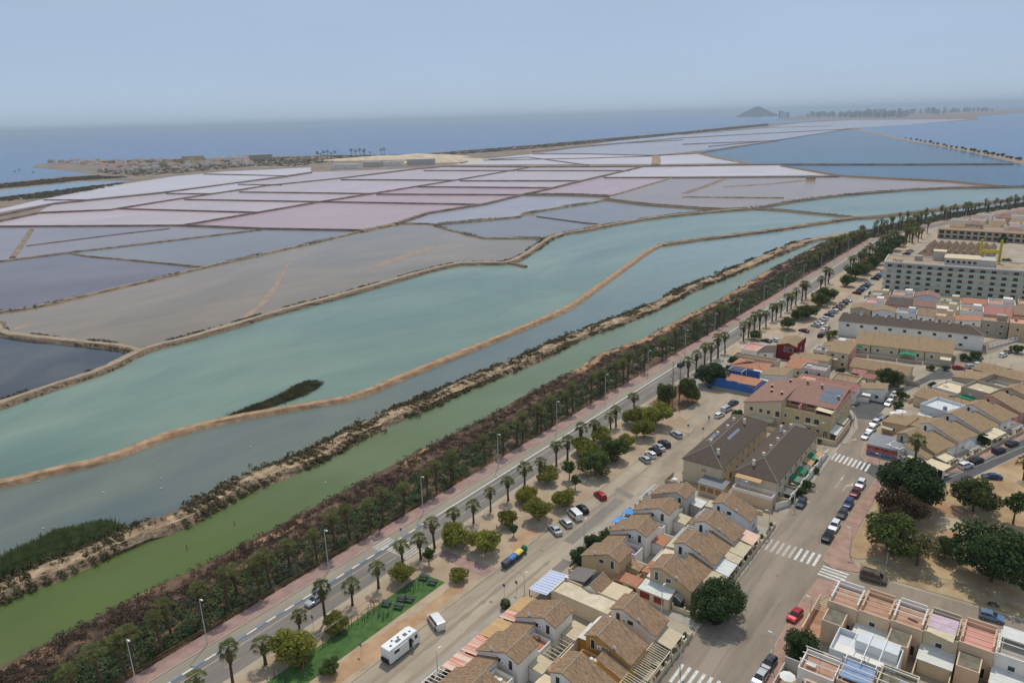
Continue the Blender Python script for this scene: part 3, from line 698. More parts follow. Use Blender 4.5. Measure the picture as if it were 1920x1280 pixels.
def tree_proto(name, seed, h, rx, flat, n, size, m_, trunk_h, nclump=9, lean=0.0, spread=.75, rz=None):
    r_ = np.random.default_rng(seed)
    t = link(name, None); t.empty_display_size = .2
    cz = trunk_h + (h - trunk_h) * .5; rz_ = (h - trunk_h) * .5
    cl = [((lean, 0, cz), (rx * .72, rx * .72, rz_ * .88))]
    tb = MB(); top = (lean * .7, 0, trunk_h)
    tb.path([(0, 0, -.05), (lean * .3 + .08, .05, trunk_h * .55), top, (lean, 0, cz)], [.26 * h / 7, .19 * h / 7, .15 * h / 7, .05], 7)
    for k in range(nclump):
        a = 2 * math.pi * (k + r_.random() * .7) / nclump; q = spread * (.75 + .45 * r_.random())
        z = cz + rz_ * (r_.random() * 1.3 - .65) * flat; rr = rx * (.3 + .2 * r_.random())
        c_ = (lean + math.cos(a) * rx * q, math.sin(a) * rx * q, z); cl.append((c_, (rr, rr, rr * (.55 + .35 * flat))))
        if k % 2 == 0: tb.path([top, tuple(top[i] * .5 + c_[i] * .5 + (0.25 if i == 2 else 0) for i in range(3)), c_], [.1 * h / 7, .07 * h / 7, .02], 5)
    for k in range(max(2, nclump // 3)):
        a = r_.random() * 6.28; cl.append(((lean + math.cos(a) * rx * .35, math.sin(a) * rx * .35, cz + rz_ * .75), (rx * .36, rx * .36, rz_ * .38)))
    tb.build('trunk', m_bark, t)
    crown('crown', r_, cl, n, size, m_, t)
    return t
def palm_proto(seed, h, m_, nf=26, skirt=True, fan=1.36, lean=.2):
    r_ = np.random.default_rng(seed)
    t = link('palm_tree', None); t.empty_display_size = .2
    MB().path([(0, 0, -.05), (0, 0, .5), (lean * .4, 0, h * .5), (lean, 0, h)], [.4, .3, .25, .26], 8).build('trunk', m_pbark, t)
    mb = MB(); top = Vector((lean, 0, h))
    def frond(mb_, az, el, L, F, droop, nl=9):
        d = Vector((math.cos(az) * math.cos(el), math.sin(az) * math.cos(el), math.sin(el)))
        side = Vector((-math.sin(az), math.cos(az), 0))
        e = top + d * L; d2 = (d - Vector((0, 0, droop * .35))).normalized(); upv = side.cross(d2)
        mb_.add([top + side * .03, top - side * .03, e - side * .03, e + side * .03], [(0, 1, 2, 3)])
        for k in range(nl):
            a = (k / (nl - 1) - .5) * 2.9
            v = d2 * math.cos(a) + side * math.sin(a)
            mid = e + v * F * .55 + upv * .05; tip = e + v * F - Vector((0, 0, droop * F * .35))
            wv = v.cross(upv).normalized() * .07 * F
            mb_.add([e, mid + wv, tip, mid - wv], [(0, 1, 2), (0, 2, 3)])
    for i in range(nf):
        az = i * 2.4 + r_.random() * .5; f_ = i / (nf - 1)
        el = math.radians(80 - 105 * f_ + r_.normal() * 7)
        frond(mb, az, el, (.5 + .6 * f_) * fan * (.8 + .4 * r_.random()), .72 * fan * (.8 + .4 * r_.random()), .3 + f_ * 1.1, 8)
    mb.build('crown', m_, t)
    if skirt:
        sk = MB()
        for i in range(34):
            az = i * 2.4 + r_.random(); z0 = h - .1 - .05 * i * (1.9 / 1.7)
            d = Vector((math.cos(az), math.sin(az), 0)); s_ = Vector((-math.sin(az), math.cos(az), 0)) * .3
            a = Vector((lean * (z0 / h), 0, z0)) + d * .15; e = a + d * (.62 * (1 - .35 * i / 34)) - Vector((0, 0, .75 + .3 * r_.random()))
            sk.add([a, (a + e) / 2 + s_ + d * .08, e, (a + e) / 2 - s_ + d * .08], [(0, 1, 2), (0, 2, 3)])
        sk.build('dead_frond_skirt', m_skirt, t)
    return t
PALMS = [palm_proto(11, 6.4, m_frond, 25), palm_proto(12, 7.2, m_frond, 28), palm_proto(13, 5.6, m_frond, 23, fan=1.45), palm_proto(14, 8.2, m_frond2, 26), palm_proto(15, 9.0, m_frond2, 24, lean=.5), palm_proto(16, 7.4, m_frond2, 27, lean=-.4)]
for p_ in PALMS: tag(p_, 'x', 'palm tree')
PH = [6.4, 7.2, 5.6, 8.2, 9.0, 7.4]
def put_palm(x, y, k, s_, label, group, z=0.0):
    o = copy_tree(PALMS[k], (x, y, z), random.uniform(0, 6.28), label, group, (s_ * random.uniform(.9, 1.12), s_ * random.uniform(.9, 1.12), s_ * random.uniform(.86, 1.14)))
    o.rotation_euler = (random.uniform(-.05, .05), random.uniform(-.05, .05), o.rotation_euler[2]); return o
# palms beside the park strip, from their feet in the photograph
feet = [(361, 1306), (437, 1284), (498, 1245), (555, 1190), (610, 1164), (661, 1134), (710, 1102), (751, 1063), (789, 1048), (815, 1027), (850, 1000), (888, 980), (920, 958), (953, 938), (981, 912), (1011, 897),
        (1040, 872), (1064, 862), (1087, 842), (1112, 826), (1134, 802), (1155, 799), (1176, 772), (1290, 706), (1305, 696), (1321, 683), (1333, 677), (1346, 670), (1359, 661),
        (1394, 638), (1403, 632), (1414, 625), (1424, 618), (1436, 612), (1447, 602), (1455, 599), (1464, 592), (1473, 583), (1482, 578), (1490, 572), (1498, 564), (1506, 559), (1538, 547), (1544, 535), (1551, 531)]
for i, (a, b) in enumerate(feet):
    x, y = P(a, b, .09)
    x = min(max(x, -101.0), -98.6) if not (200 < y < 222 or 225 < y < 262) else x
    put_palm(x, y, i % 3, random.uniform(.88, 1.05) * (1.12 if y > 225 else .95), 'fan palm with brown skirt, planted along the park edge of the seaside road', 'palms along the park edge', .09 if x < -99 and not 200 < y < 262 else 0)
for i in range(20):
    put_palm(random.uniform(-99, -84), random.uniform(560, 622), random.randrange(3), random.uniform(1.0, 1.3), 'tall palm in the clump where the seaside road bends inland', 'palms at the road bend')
y = 452
while y < 575:
    put_palm(-100.5 + random.uniform(-.5, .8), y, random.randrange(3), random.uniform(.9, 1.1), 'fan palm with brown skirt, planted along the park edge of the seaside road', 'palms along the park edge', .0)
    y += random.uniform(6, 9)
# palms in the scrub behind the promenade fence, from their crowns
heads = [(126, 1247), (180, 1215), (223, 1205), (243, 1190), (301, 1165), (312, 1139), (371, 1096), (417, 1077), (437, 1063), (483, 1056), (506, 1045), (537, 1015), (588, 995), (632, 970), (650, 960), (690, 945), (720, 925), (760, 914),
         (807, 885), (837, 875), (847, 865), (880, 860), (912, 823), (944, 805), (975, 792), (990, 781), (1007, 768), (1025, 766), (1050, 749), (1063, 740), (1085, 731), (1117, 706), (1127, 702), (1144, 698), (1168, 688), (1180, 681), (1191, 673), (1228, 658),
         (1247, 640), (1265, 634), (1282, 622), (1302, 605), (1317, 603), (1335, 592), (1350, 580), (1361, 582), (1370, 575), (1390, 566)]
for i, (a, b) in enumerate(heads):
    k = 3 + i % 3; s_ = random.uniform(.86, 1.04)
    x, y = P(a, b, PH[k] * s_); x = min(max(x, -125), -117.6)
    put_palm(x, y, k, s_, 'tall fan palm rising from the scrub behind the promenade fence', 'palms behind the promenade fence')
def edge_x(y): return float(np.interp(y, [p[1] for p in edge], [p[0] for p in edge]))
for i in range(150):
    yy = 436 + i * 2.75 + random.uniform(-2, 2)
    put_palm(edge_x(yy) + random.uniform(-7, -1) if yy < 572 else edge_x(yy) + random.uniform(-9, 9), yy, 3 + i % 3, random.uniform(.8, 1.0), 'tall fan palm rising from the scrub behind the promenade fence', 'palms behind the promenade fence')

# pines and other trees: foot pixel, half width in px, kind
KIND = {'pine': ([tree_proto('pine_tree', 21 + k, 4.4, 2.8, .8, 5200, .36, m_pine, .8, 11) for k in range(3)], 2.8, 'pine tree'),
        'deep': ([tree_proto('pine_tree', 31 + k, 5.2, 3.2, .9, 6400, .38, m_pine2, .9, 12) for k in range(3)], 3.2, 'pine tree'),
        'ficus': ([tree_proto('broadleaf_tree', 41 + k, 7.2, 4.3, 1.0, 10500, .45, m_ficus, .5, 15) for k in range(2)], 4.3, 'tree'),
        'olive': ([tree_proto('olive_tree', 51 + k, 4.6, 2.2, 1.0, 2200, .3, m_olive, 1.6, 8) for k in range(2)], 2.2, 'tree'),
        'dry': ([tree_proto('dry_tree', 61, 5.4, 3.2, 1.0, 5000, .34, m_brownl, .6, 9)], 3.2, 'tree'),
        'small': ([tree_proto('small_tree', 71 + k, 3.4, 1.15, 1.0, 1300, .26, m_hedge, 1.2, 6) for k in range(2)], 1.15, 'tree'),
        'bush': ([tree_proto('bush', 81 + k, 1.7, 1.3, 1.0, 1300, .28, m_hedge, .25, 7) for k in range(3)], 1.3, 'bush')}
for v_ in KIND.values():
    for p_ in v_[0]: tag(p_, 'x', v_[2])
nk = 0
def put_tree(kind, px=None, py=None, hw=None, label='', group=None, xy=None, r=None, zs=1.0, z=0.05):
    global nk
    nk += 1
    x, y = xy if xy else P(px, py)
    if r is None:
        d = math.sqrt(x * x + y * y + CAM_H ** 2); r = hw * d / FPX
    protos, r0, _ = KIND[kind]; s_ = r / (r0 * 1.12)
    return copy_tree(protos[nk % len(protos)], (x, y, z), random.uniform(0, 6.28), label, group, (s_, s_, s_ * zs))
for k_, a, b, h_, l_ in (('pine', 553, 1238, 38, 'biggest yellow-green pine of the park strip, spreading over the red swing frame'), ('pine', 630, 1184, 22, 'yellow-green pine beside the end frame of the cable slide'), ('pine', 755, 1092, 24, 'yellow-green pine at the far corner of the green exercise pad'),
                     ('pine', 855, 1024, 29, 'round pine beside the paved path, on the side of the palms'), ('pine', 912, 1035, 31, 'broad pine between the paved path and the waste containers'), ('pine', 952, 986, 20, 'small round pine just beyond the walking person'),
                     ('pine', 985, 943, 20, 'pine of a touching pair close to the palm row'), ('pine', 993, 936, 18, 'pine of a touching pair close to the palm row'), ('pine', 1010, 976, 29, 'wide pine shading the kerb behind the silver saloon'), ('pine', 1055, 950, 23, 'pine behind the small white van and the black hatchback'), ('pine', 1026, 905, 21, 'round pine with a bare trunk next to two thin young trees'),
                     ('pine', 1091, 850, 21, 'pine on the palm side of the dense dark clump'), ('pine', 1104, 862, 24, 'yellow-green pine merged into the dense dark clump'), ('deep', 1117, 890, 31, 'dark pine in front of the dense clump, opposite the red hatchback'), ('deep', 1150, 862, 27, 'dark pine in the dense clump, beside the five parked cars'), ('pine', 1128, 830, 20, 'pine at the back of the dense clump under the palms'),
                     ('pine', 1174, 838, 16, 'small pine at the end of the dense clump by the dark grey car'), ('pine', 1208, 820, 24, 'round pine with clear trunk by the silver-grey car'), ('pine', 1186, 796, 22, 'pine of the last clump, touching the palms'), ('pine', 1229, 797, 30, 'large bright pine of the last clump before the traffic island')):
    put_tree(k_, a, b, h_, l_, 'touching pair of pines' if 'touching pair' in l_ else None)
put_tree('pine', 861, 1087, 19, 'low yellow-green pine bush beside the green exercise pad and the paved path', zs=.75)
put_tree('deep', 619, 1263, 17, 'dark green tree standing on the edge of the green exercise pad')
gs = 'young trees of the park strip'; ls = 'thin young tree with a small round crown on the sandy park strip'
for a, b, h_ in ((805, 1060, 13), (964, 1007, 9), (1067, 900, 14), (1079, 919, 11)): put_tree('small', a, b, h_, ls, gs)
# traffic island: dark conifers and two bare masts of dead araucaria
for a, b, h_ in ((1247, 762, 19), (1290, 754, 20)):
    put_tree('deep', a, b, h_, 'dark ragged conifer on the earth traffic island', 'conifers of the traffic island', zs=1.5)
r_ = np.random.default_rng(5)
for a, b, hh in ((1260, 752, 13.5), (1273, 757, 15)):
    x, y = P(a, b); t = thing('dead_conifer', 'tall bare conifer with short leafless branches on the traffic island', 'tree', (x, y, .1), 0, 'bare conifers of the traffic island')
    MB().path([(0, 0, 0), (.1, 0, hh * .5), (0, 0, hh)], [.2, .13, .04], 7).build('trunk', m_bark, t)
    br = MB()
    for k in range(46):
        z = hh * (.22 + .76 * r_.random()); az = r_.random() * 6.28; L = (1.9 * (1 - (z / hh) * .75)) * (.5 + .5 * r_.random())
        e = (math.cos(az) * L, math.sin(az) * L, z + L * .35); br.tube((0, 0, z), e, .035, .012, 4)
        for q in range(3):
            br.tube(e, (e[0] + r_.normal() * .25, e[1] + r_.normal() * .25, e[2] + .25), .02, .008, 3)
    br.build('branches', m_bark, t)
put_tree('ficus', 1335, 722, 27, 'dense dark round tree beside the blue garden wall', zs=.95)
put_tree('bush', 1376, 686, 13, 'rounded olive-green bush by the cream house wall')
put_tree('bush', 1366, 693, 7, 'small grey-green bush next to the rounded bush by the cream house')
put_tree('deep', 1415, 637, 11, 'low dark tree under the palms beside the pink roof terrace')
g2 = 'trees of the far park strip'; l2 = 'dark round tree on the far sandy strip beside the rank of parked cars'
for a, b, h_ in ((1477, 617, 14), (1502, 600, 16), (1517, 596, 15), (1491, 601, 8), (1537, 574, 15), (1549, 567, 17), (1588, 537, 13), (1604, 523, 18), (1618, 514, 14), (1632, 504, 14), (1643, 496, 13), (1625, 498, 14), (1655, 488, 15), (1660, 476, 13), (1672, 470, 14), (1685, 462, 12)):
    put_tree('deep', a, b, h_, l2, g2)
put_tree('olive', 1541, 560, 12, 'yellowing tree just before the brown wooden playground', zs=.7)
# big trees of the dry park
put_tree('ficus', 1700, 952, 52, 'largest dense dark-green tree in the dry park, beside the dark road bend')
put_tree('dry', 1684, 986, 40, 'brown withered tree between the two dark trees of the dry park')
put_tree('deep', 1672, 1040, 46, 'dark spreading pine on the corner of the dry park near the red paving')
put_tree('olive', 1719, 1060, 30, 'thin-leaved olive-brown tree on the kerb of the dry park')
put_tree('deep', 1772, 1045, 22, 'small bushy pine next to the thin-leaved tree')
put_tree('deep', 1824, 958, 35, 'round pine by itself near the dark blue car on dry ground')
put_tree('small', 1899, 982, 19, 'small round tree casting a shadow on the far side of the sand court')
put_tree('ficus', 1858, 1090, 56, 'broad dense tree on the kerb of the dry park across from the roof terraces')
put_palm(*P(1713, 882), 1, 1.25, 'stout fan palm beside the painted grey corner house', None)
put_palm(*P(1919, 900), 2, 1.0, 'fan palm at the edge of the dry park behind the dark blue car', None)
put_palm(*P(1552, 652), 2, .9, 'date palm behind the dark red house', None)
put_tree('ficus', 1346, 1160, 45, 'big dense dark tree on the street corner over the dark parked car', zs=.95)
put_tree('ficus', 1089, 1056, 19, 'dark ball-crowned tree at the corner of the walled garden')
put_tree('ficus', 1112, 1030, 17, 'dark ball-crowned tree behind the corner garden')
put_tree('bush', 1137, 1012, 15, 'light green bush behind the ball-crowned trees')
put_tree('ficus', 1502, 1236, 30, 'dark two-trunked tree by the garden of the roof-terrace houses')
t = thing('clipped_shrub', 'dark green drum-shaped clipped shrub standing on the road edge', 'shrub', (*P(948, 1141), 0.0))
MB().tube((0, 0, -.02), (0, 0, .5), .12, n=8).build('trunk', m_bark, t)
crown('crown', np.random.default_rng(3), [((0, 0, 1.15), (1.0, 1.0, .95)), ((0, 0, .8), (1.0, 1.0, .6)), ((0, 0, 1.5), (.9, .9, .55))], 1500, .2, m_ficus, t, shell=.8)
# shrubs of the gardens
gb = 'garden shrubs'
for a, b, h_, l_ in ((1290, 895, 11, 'tall leafy shrub at the near corner of the dark-roofed building'), (1383, 783, 12, 'spiky green plant at the corner of the yellow apartment house'), (1512, 915, 12, 'green shrub in the front garden of the dark-roofed building'),
                     (1500, 930, 13, 'leafy shrub behind the white garden wall near the parked grey car'), (1521, 884, 12, 'bright green shrub next to the green awnings'), (1535, 830, 7, 'green shrub at the far end of the dark-roofed building'), (1281, 912, 8, 'low shrub by the garden table of the dark-roofed building'),
                     (1667, 725, 20, 'big green garden tree in front of the long tan roof'), (1625, 737, 13, 'dark garden tree beside the red-roofed house'), (1690, 748, 11, 'green garden bush at the bend of the dark road'), (1684, 765, 10, 'overgrown bush behind the white parked cars'),
                     (1748, 727, 8, 'dark bush on the wall by the street bend'), (1829, 676, 11, 'round dark bush at the street corner of the tan row'), (1808, 676, 9, 'dark creeper beside the round bush of the tan row'), (1907, 662, 10, 'bush on the verge by the two parked cars up the side street'),
                     (1668, 790, 8, 'reddish bush by the garden parasols'), (1838, 830, 14, 'light green shrub over the garden wall of the tilted terrace'), (1275, 1203, 9, 'small green tree at the corner pavement of the near terrace'), (1560, 632, 10, 'green bush by the white garage'),
                     (1605, 705, 9, 'hedge in the patio of the pink-tiled house'), (1885, 500, 10, 'dark round tree beside the hotel car park'), (1880, 455, 7, 'purple-dark creeper on the long cream apartments'), (840, 1275, 12, 'bush inside the white pergola of the near terrace'), (1640, 690, 8, 'bush in the first yard of the tan row'), (1664, 693, 7, 'low hedge bush before the wide tan-roofed row house'), (1745, 694, 7, 'bush beside the green barrel awning'), (1772, 694, 6, 'low bush by the yard wall of the tan row'), (1480, 940, 10, 'leafy shrub under the white pergola of the dark-roofed building'), (1530, 868, 8, 'shrub between the green awnings and the white wall'), (1645, 700, 10, 'vine over the patio behind the red-tiled pavilion'), (1576, 700, 8, 'green hedge behind the flat pink terrace'), (1735, 842, 9, 'bush in the first yard of the turned terrace'), (1880, 800, 9, 'bush in a yard along the turned terrace wall')):
    put_tree('bush' if h_ < 16 else 'deep', a, b, h_, l_)
for v_ in KIND.values():
    for p_ in v_[0]: drop(p_)
for p_ in PALMS: drop(p_)

# ---- ground cover nobody could count
m_scrub = leafm('scrub_brown', (108, 88, 72), (62, 51, 44), .4, .15, 0)
m_scrub_g = leafm('scrub_green', (102, 116, 76), (54, 68, 42), .25, .25, 0)
m_salt = leafm('saltbush', (114, 104, 72), (70, 66, 46), .5, .2, 0)
m_reed = leafm('reeds', (134, 142, 92), (84, 96, 58), .6, .3, 0)
def mass(name, centers, radii, hs, per, size, m_, label, up=.3):
    n = len(centers); c_ = np.repeat(np.asarray(centers, float), per, 0); rr = np.repeat(np.asarray(radii, float), per); hh = np.repeat(np.asarray(hs, float), per); N = n * per
    d = rng.normal(size=(N, 3)); d /= np.linalg.norm(d, axis=1)[:, None]; d[:, 2] = np.abs(d[:, 2])
    q = (.5 + .5 * rng.random(N) ** .6)[:, None]
    pos = np.column_stack([c_[:, 0], c_[:, 1], c_[:, 2]]) + d * q * np.column_stack([rr, rr, hh])
    nor = d + rng.normal(size=(N, 3)) * .6 + np.array([0, 0, up]); nor /= np.linalg.norm(nor, axis=1)[:, None]
    t = np.cross(nor, rng.normal(size=(N, 3))); t /= np.linalg.norm(t, axis=1)[:, None]; b = np.cross(nor, t)
    s_ = size * (.6 + .8 * rng.random(N))[:, None] * np.clip(rr[:, None], .5, 1.6)
    v = np.stack([pos - t * s_ * .5, pos + b * s_ * .3, pos + t * s_ * .5, pos - b * s_ * .3], 1).reshape(-1, 3)
    o = link(name, np_mesh(name, v, np.arange(4 * N).reshape(-1, 4), m_)); o['kind'] = 'stuff'; o['label'] = label; o['category'] = name.replace('_', ' ')
    return o
bx = np.array([p[0] for p in bk]); by = np.array([p[1] for p in bk]); od = np.argsort(by)
def bank_x(y): return np.interp(y, by[od], bx[od])
def strip(n, y0, y1, a, b, dens=1.4):
    y = y0 + (y1 - y0) * rng.random(n) ** dens; return y, bank_x(y) + a + (b - a) * rng.random(n)
y, x = strip(12500, 20, 900, .6, 13.5)
keep = rng.random(len(y)) < np.where((x - bank_x(y) < 5) & (y > 215) & (y < 430), .18, 1.0) * np.where(x - bank_x(y) < 3, .6, 1)
keep &= (np.sin(x * .9 + y * .13) + np.sin(y * .21 - x * .4) + rng.normal(size=len(y)) * .6) > -1.0
x, y = x[keep], y[keep]
mass('scrub', np.column_stack([x, y, np.full(len(x), -.1)]),         .5 + .6 * rng.random(len(x)), .4 + .6 * rng.random(len(x)), 28, .38, m_scrub, 'brown saltmarsh scrub covering the bank between channel and promenade')
y, x = strip(5200, 20, 1000, 11.0, 22.5)
for i_ in range(len(x)):
    if y[i_] < 575: x[i_] = min(x[i_], -117.7)
m_under2 = leafm('scrub_olive', (122, 124, 78), (70, 78, 46), .3, .25, 0); m_under3 = leafm('scrub_grey', (104, 112, 92), (60, 68, 54), .3, .25, 0)
pick = np.sin(x * .31 + y * .17) + np.sin(y * .083 + 2) + rng.normal(size=len(x)) * .7
for q, m_ in ((pick < .5, m_scrub_g), ((pick >= .5) & (pick < 1.2), m_under2), (pick >= 1.2, m_under3)):
    n_ = int(q.sum())
    mass('undergrowth', np.column_stack([x[q], y[q], np.full(n_, -.05)]), .7 + .7 * rng.random(n_), .6 + 1.1 * rng.random(n_), 60, .38, m_, 'dense undergrowth at the foot of the palms behind the promenade fence')
def along(lst, n, off, spread, z, dens=1.0, y1=None):
    p = np.array(resample(smooth_line(pts(lst, 0), 1), 2.0)); k = (len(p) * rng.random(n) ** dens).astype(int); k = np.clip(k, 1, len(p) - 2)
    d = p[k + 1] - p[k - 1]; d /= np.linalg.norm(d, axis=1)[:, None]; nr = np.column_stack([-d[:, 1], d[:, 0]])
    q = p[k] + nr * (off + rng.normal(size=n) * spread)[:, None]; return np.column_stack([q, np.full(n, z)])
def clumpy(c_, f=.08, th=-.2):
    g = np.sin(c_[:, 0] * f * 2.1 + 1.3 * np.sin(c_[:, 1] * f)) + np.sin(c_[:, 1] * f * 1.7 + c_[:, 0] * f * .8); return c_[g + rng.normal(size=len(c_)) * .5 > th]
c_ = np.vstack([clumpy(along(D3[:20], 3800, -3.2, 1.1, -.4, 1.3), .1, -1.0), clumpy(along(D3[:20], 3400, 3.0, 1.2, -.35, 1.3), .1, -.6), clumpy(along(D3[:20], 2200, 0, 1.3, .15, 1.3), .14, .35)])
mass('saltbush', c_, .7 + .8 * rng.random(len(c_)), .5 + .6 * rng.random(len(c_)), 24, .55, m_salt, 'dark saltbush tufts fringing the sandy dike')
c_ = np.vstack([clumpy(along(D1[:20], 2600, -3.5, .7, -.5, 1.3), .12, -.2), clumpy(along(D1[:20], 900, 3.0, .5, -.4, 1.2), .1, .2), clumpy(along(D5, 420, -2.8, .6, -.4), .12, 0), clumpy(along(D5, 150, 2.6, .5, -.4), .12, .6), clumpy(along(D2[20:], 1800, -3.0, 1.8, -.3), .04, -.4), clumpy(along(D7, 300, 0, 1.5, -.2), .05, -.5), clumpy(along(D1[14:], 1300, 0, 2.4, -.1), .04, -.3), clumpy(along(T1[:8], 500, 0, 1.0, -.3), .06, .4), clumpy(along([(820, 419), (973, 405), (987, 398), (1113, 378), (1137, 373)], 500, 0, 1.2, 0), .05, -.4), clumpy(along([(745, 418), (807, 418), (837, 428), (907, 445), (1017, 445)], 300, 0, .9, -.2), .05, -.2), clumpy(along([(1137, 373), (1207, 382), (1280, 387), (1347, 392), (1400, 390)], 600, 0, 1.6, 0), .05, -.8), clumpy(along([(983, 364), (1060, 364), (1140, 367)], 400, 0, 1.8, .4), .03, -1)])
mass('saltbush', c_, .7 + .7 * rng.random(len(c_)), .5 + .5 * rng.random(len(c_)), 22, .55, m_salt, 'dark low bushes on the stony edges of the inner dikes')
def in_poly(poly, n):
    a = np.array(poly); lo_, hi = a.min(0), a.max(0); out = []
    while len(out) < n:
        q = lo_ + (hi - lo_) * rng.random(2); c = False; j = len(a) - 1
        for i in range(len(a)):
            if (a[i, 1] > q[1]) != (a[j, 1] > q[1]) and q[0] < (a[j, 0] - a[i, 0]) * (q[1] - a[i, 1]) / (a[j, 1] - a[i, 1]) + a[i, 0]: c = not c
            j = i
        if c: out.append(q)
    return np.array(out)
def blades(name, base, h, m_, label, per=14):
    n = len(base); c_ = np.repeat(base, per, 0); N = n * per
    b = np.column_stack([c_ + rng.normal(size=(N, 2)) * .75, np.full(N, ZW - .05)]); tip = b + np.column_stack([rng.normal(size=(N, 2)) * .4, h * (.35 + .4 * rng.random(N) + .35 * (np.sin(c_[:, 0] * .35 + np.sin(c_[:, 1] * .3) * 2) * .5 + .5))])
    s_ = np.column_stack([rng.normal(size=(N, 2)) * .09, np.zeros(N)])
    mid = (b + tip) / 2
    v = np.stack([b, mid + s_, tip, mid - s_], 1).reshape(-1, 3)
    o = link(name, np_mesh(name, v, np.arange(4 * N).reshape(-1, 4), m_)); o['kind'] = 'stuff'; o['label'] = label; o['category'] = 'reeds'
    return o
rp = pts([(-60, 1092), (0, 1066), (18, 1052), (60, 1031), (115, 1007), (165, 993), (203, 991), (214, 997), (190, 1010), (120, 1038), (60, 1060), (0, 1084)])
blades('reeds', in_poly(rp, 2600), 2.6, m_reed, 'tall green reed bed on the shore of the sandy dike')
ip = pts([(430, 780), (467, 766), (520, 746), (550, 728), (573, 718), (592, 716), (601, 719), (597, 724), (573, 739), (533, 754), (500, 764), (450, 778)])
m_reed2 = leafm('reeds_brown', (122, 118, 86), (74, 72, 50), .3, .25, 0)
blades('reeds', in_poly(ip, 1300), 1.0, m_reed2, 'dark reedy islet beside the tan dike')
struct(MB().sheet(ip, ZW + .05).build('islet', m_bankm)); struct(MB().sheet(rp, ZW + .05).build('shore', m_bankm))
c_ = np.column_stack([in_poly(pts([(-40, 352), (0, 346), (110, 335), (180, 330), (240, 333), (160, 338), (0, 354)]), 700), np.full(700, -.8)])
c2 = np.column_stack([in_poly(pts([(0, 372), (90, 360), (170, 350), (235, 343), (180, 355), (90, 371), (0, 378)]), 420), np.full(420, -.8)])
c3 = np.column_stack([in_poly(pts([(600, 292), (773, 291), (1007, 272), (1280, 248), (1440, 232), (1440, 236), (1280, 252), (1100, 270), (1000, 279), (860, 290), (773, 296), (640, 298)]), 3600), np.full(3600, -.9)])
c4 = np.column_stack([in_poly(pts([(185, 323), (190, 303), (300, 300), (480, 296), (600, 294), (640, 300), (560, 312), (470, 312), (330, 326), (240, 331)]), 1700), np.full(1700, -.9)])
c_ = np.vstack([c_, c2, c3, c4]); dd = np.linalg.norm(c_[:, :2], axis=1)
mass('coast_scrub', c_, 3 + dd / 900, 1.2 + 1.2 * rng.random(len(c_)), 16, 1.6, m_salt, 'dark low scrub along the far beach and harbour spit')
# ================================================================== buildings
def stucco(n, c, v=.1): return mat('stucco_' + n, srgb(*c), .92, scale=.5, col2=tuple(q * (1 - v) for q in srgb(*c)), streak=(1, 1, .35), bump=.08, bscale=6, detail=6)
S_white = stucco('white', (236, 230, 220)); S_cream = stucco('cream', (214, 196, 164)); S_tan = stucco('tan', (200, 176, 138)); S_yel = stucco('ochre', (204, 184, 142)); S_pink = stucco('pink', (214, 156, 142))
S_grey = stucco('grey', (196, 188, 178)); S_red = stucco('dark_red', (122, 40, 44)); S_blue = stucco('blue', (62, 108, 176)); S_sky = stucco('pale_blue', (214, 216, 216)); S_peach = stucco('peach', (218, 190, 158)); S_must = stucco('mustard', (196, 150, 76)); S_beigegrey = stucco('beige_grey', (176, 164, 144)); S_hotel = stucco('hotel', (228, 222, 200))
def tile(n, a, b, k=3.2): return mat('tile_' + n, srgb(*a), .9, scale=1.4, col2=srgb(*b), space='O', streak=(.7, k, 1), bump=.35, bscale=5, detail=5, mixlo=.3, mixhi=.7)
T_brown = tile('brown', (172, 142, 112), (106, 84, 64)); T_tan = tile('tan', (172, 146, 112), (128, 104, 78)); T_dark = tile('dark', (104, 90, 78), (80, 68, 60)); T_red = tile('red', (162, 124, 108), (130, 98, 86)); T_rose = tile('rose', (182, 128, 116), (150, 100, 92)); T_hol = tile('holiday', (150, 122, 94), (98, 76, 58)); T_terra = tile('terracotta', (194, 140, 108), (156, 104, 80)); T_mott = tile('mottled', (190, 160, 130), (112, 84, 64), 2)
m_white = mat('white_metal', srgb(232, 230, 224), .5, var=.04); m_glass = mat('window_glass', srgb(44, 52, 60), .12, var=.3, scale=.7, spec=.6); m_shut = mat('brown_shutter', srgb(138, 60, 48), .7, var=.15, scale=3)
m_shut2 = mat('tan_shutter', srgb(156, 116, 76), .7, var=.15, scale=3); m_grey = mat('grey_metal', srgb(130, 132, 134), .5, var=.1); m_wood = mat('timber', srgb(136, 100, 66), .85, scale=2, col2=srgb(100, 72, 48)); m_floor = mat('terrace_tile', srgb(190, 150, 124), .85, scale=.8, col2=srgb(170, 132, 108)); m_floorg = mat('patio_concrete', srgb(170, 162, 150), .9, scale=.6)
m_solar = mat('solar_panel', srgb(40, 50, 70), .2, var=.2, scale=2, spec=.6); m_dark = mat('dark_opening', srgb(44, 40, 38), .9); m_corr = mat('corrugated_white', srgb(222, 222, 214), .6, scale=.6, streak=(1, 6, 1), col2=srgb(196, 196, 188), space='O'); m_corrb = mat('corrugated_beige', srgb(206, 192, 160), .7, scale=.8, streak=(1, 6, 1), col2=srgb(182, 166, 134), space='O')
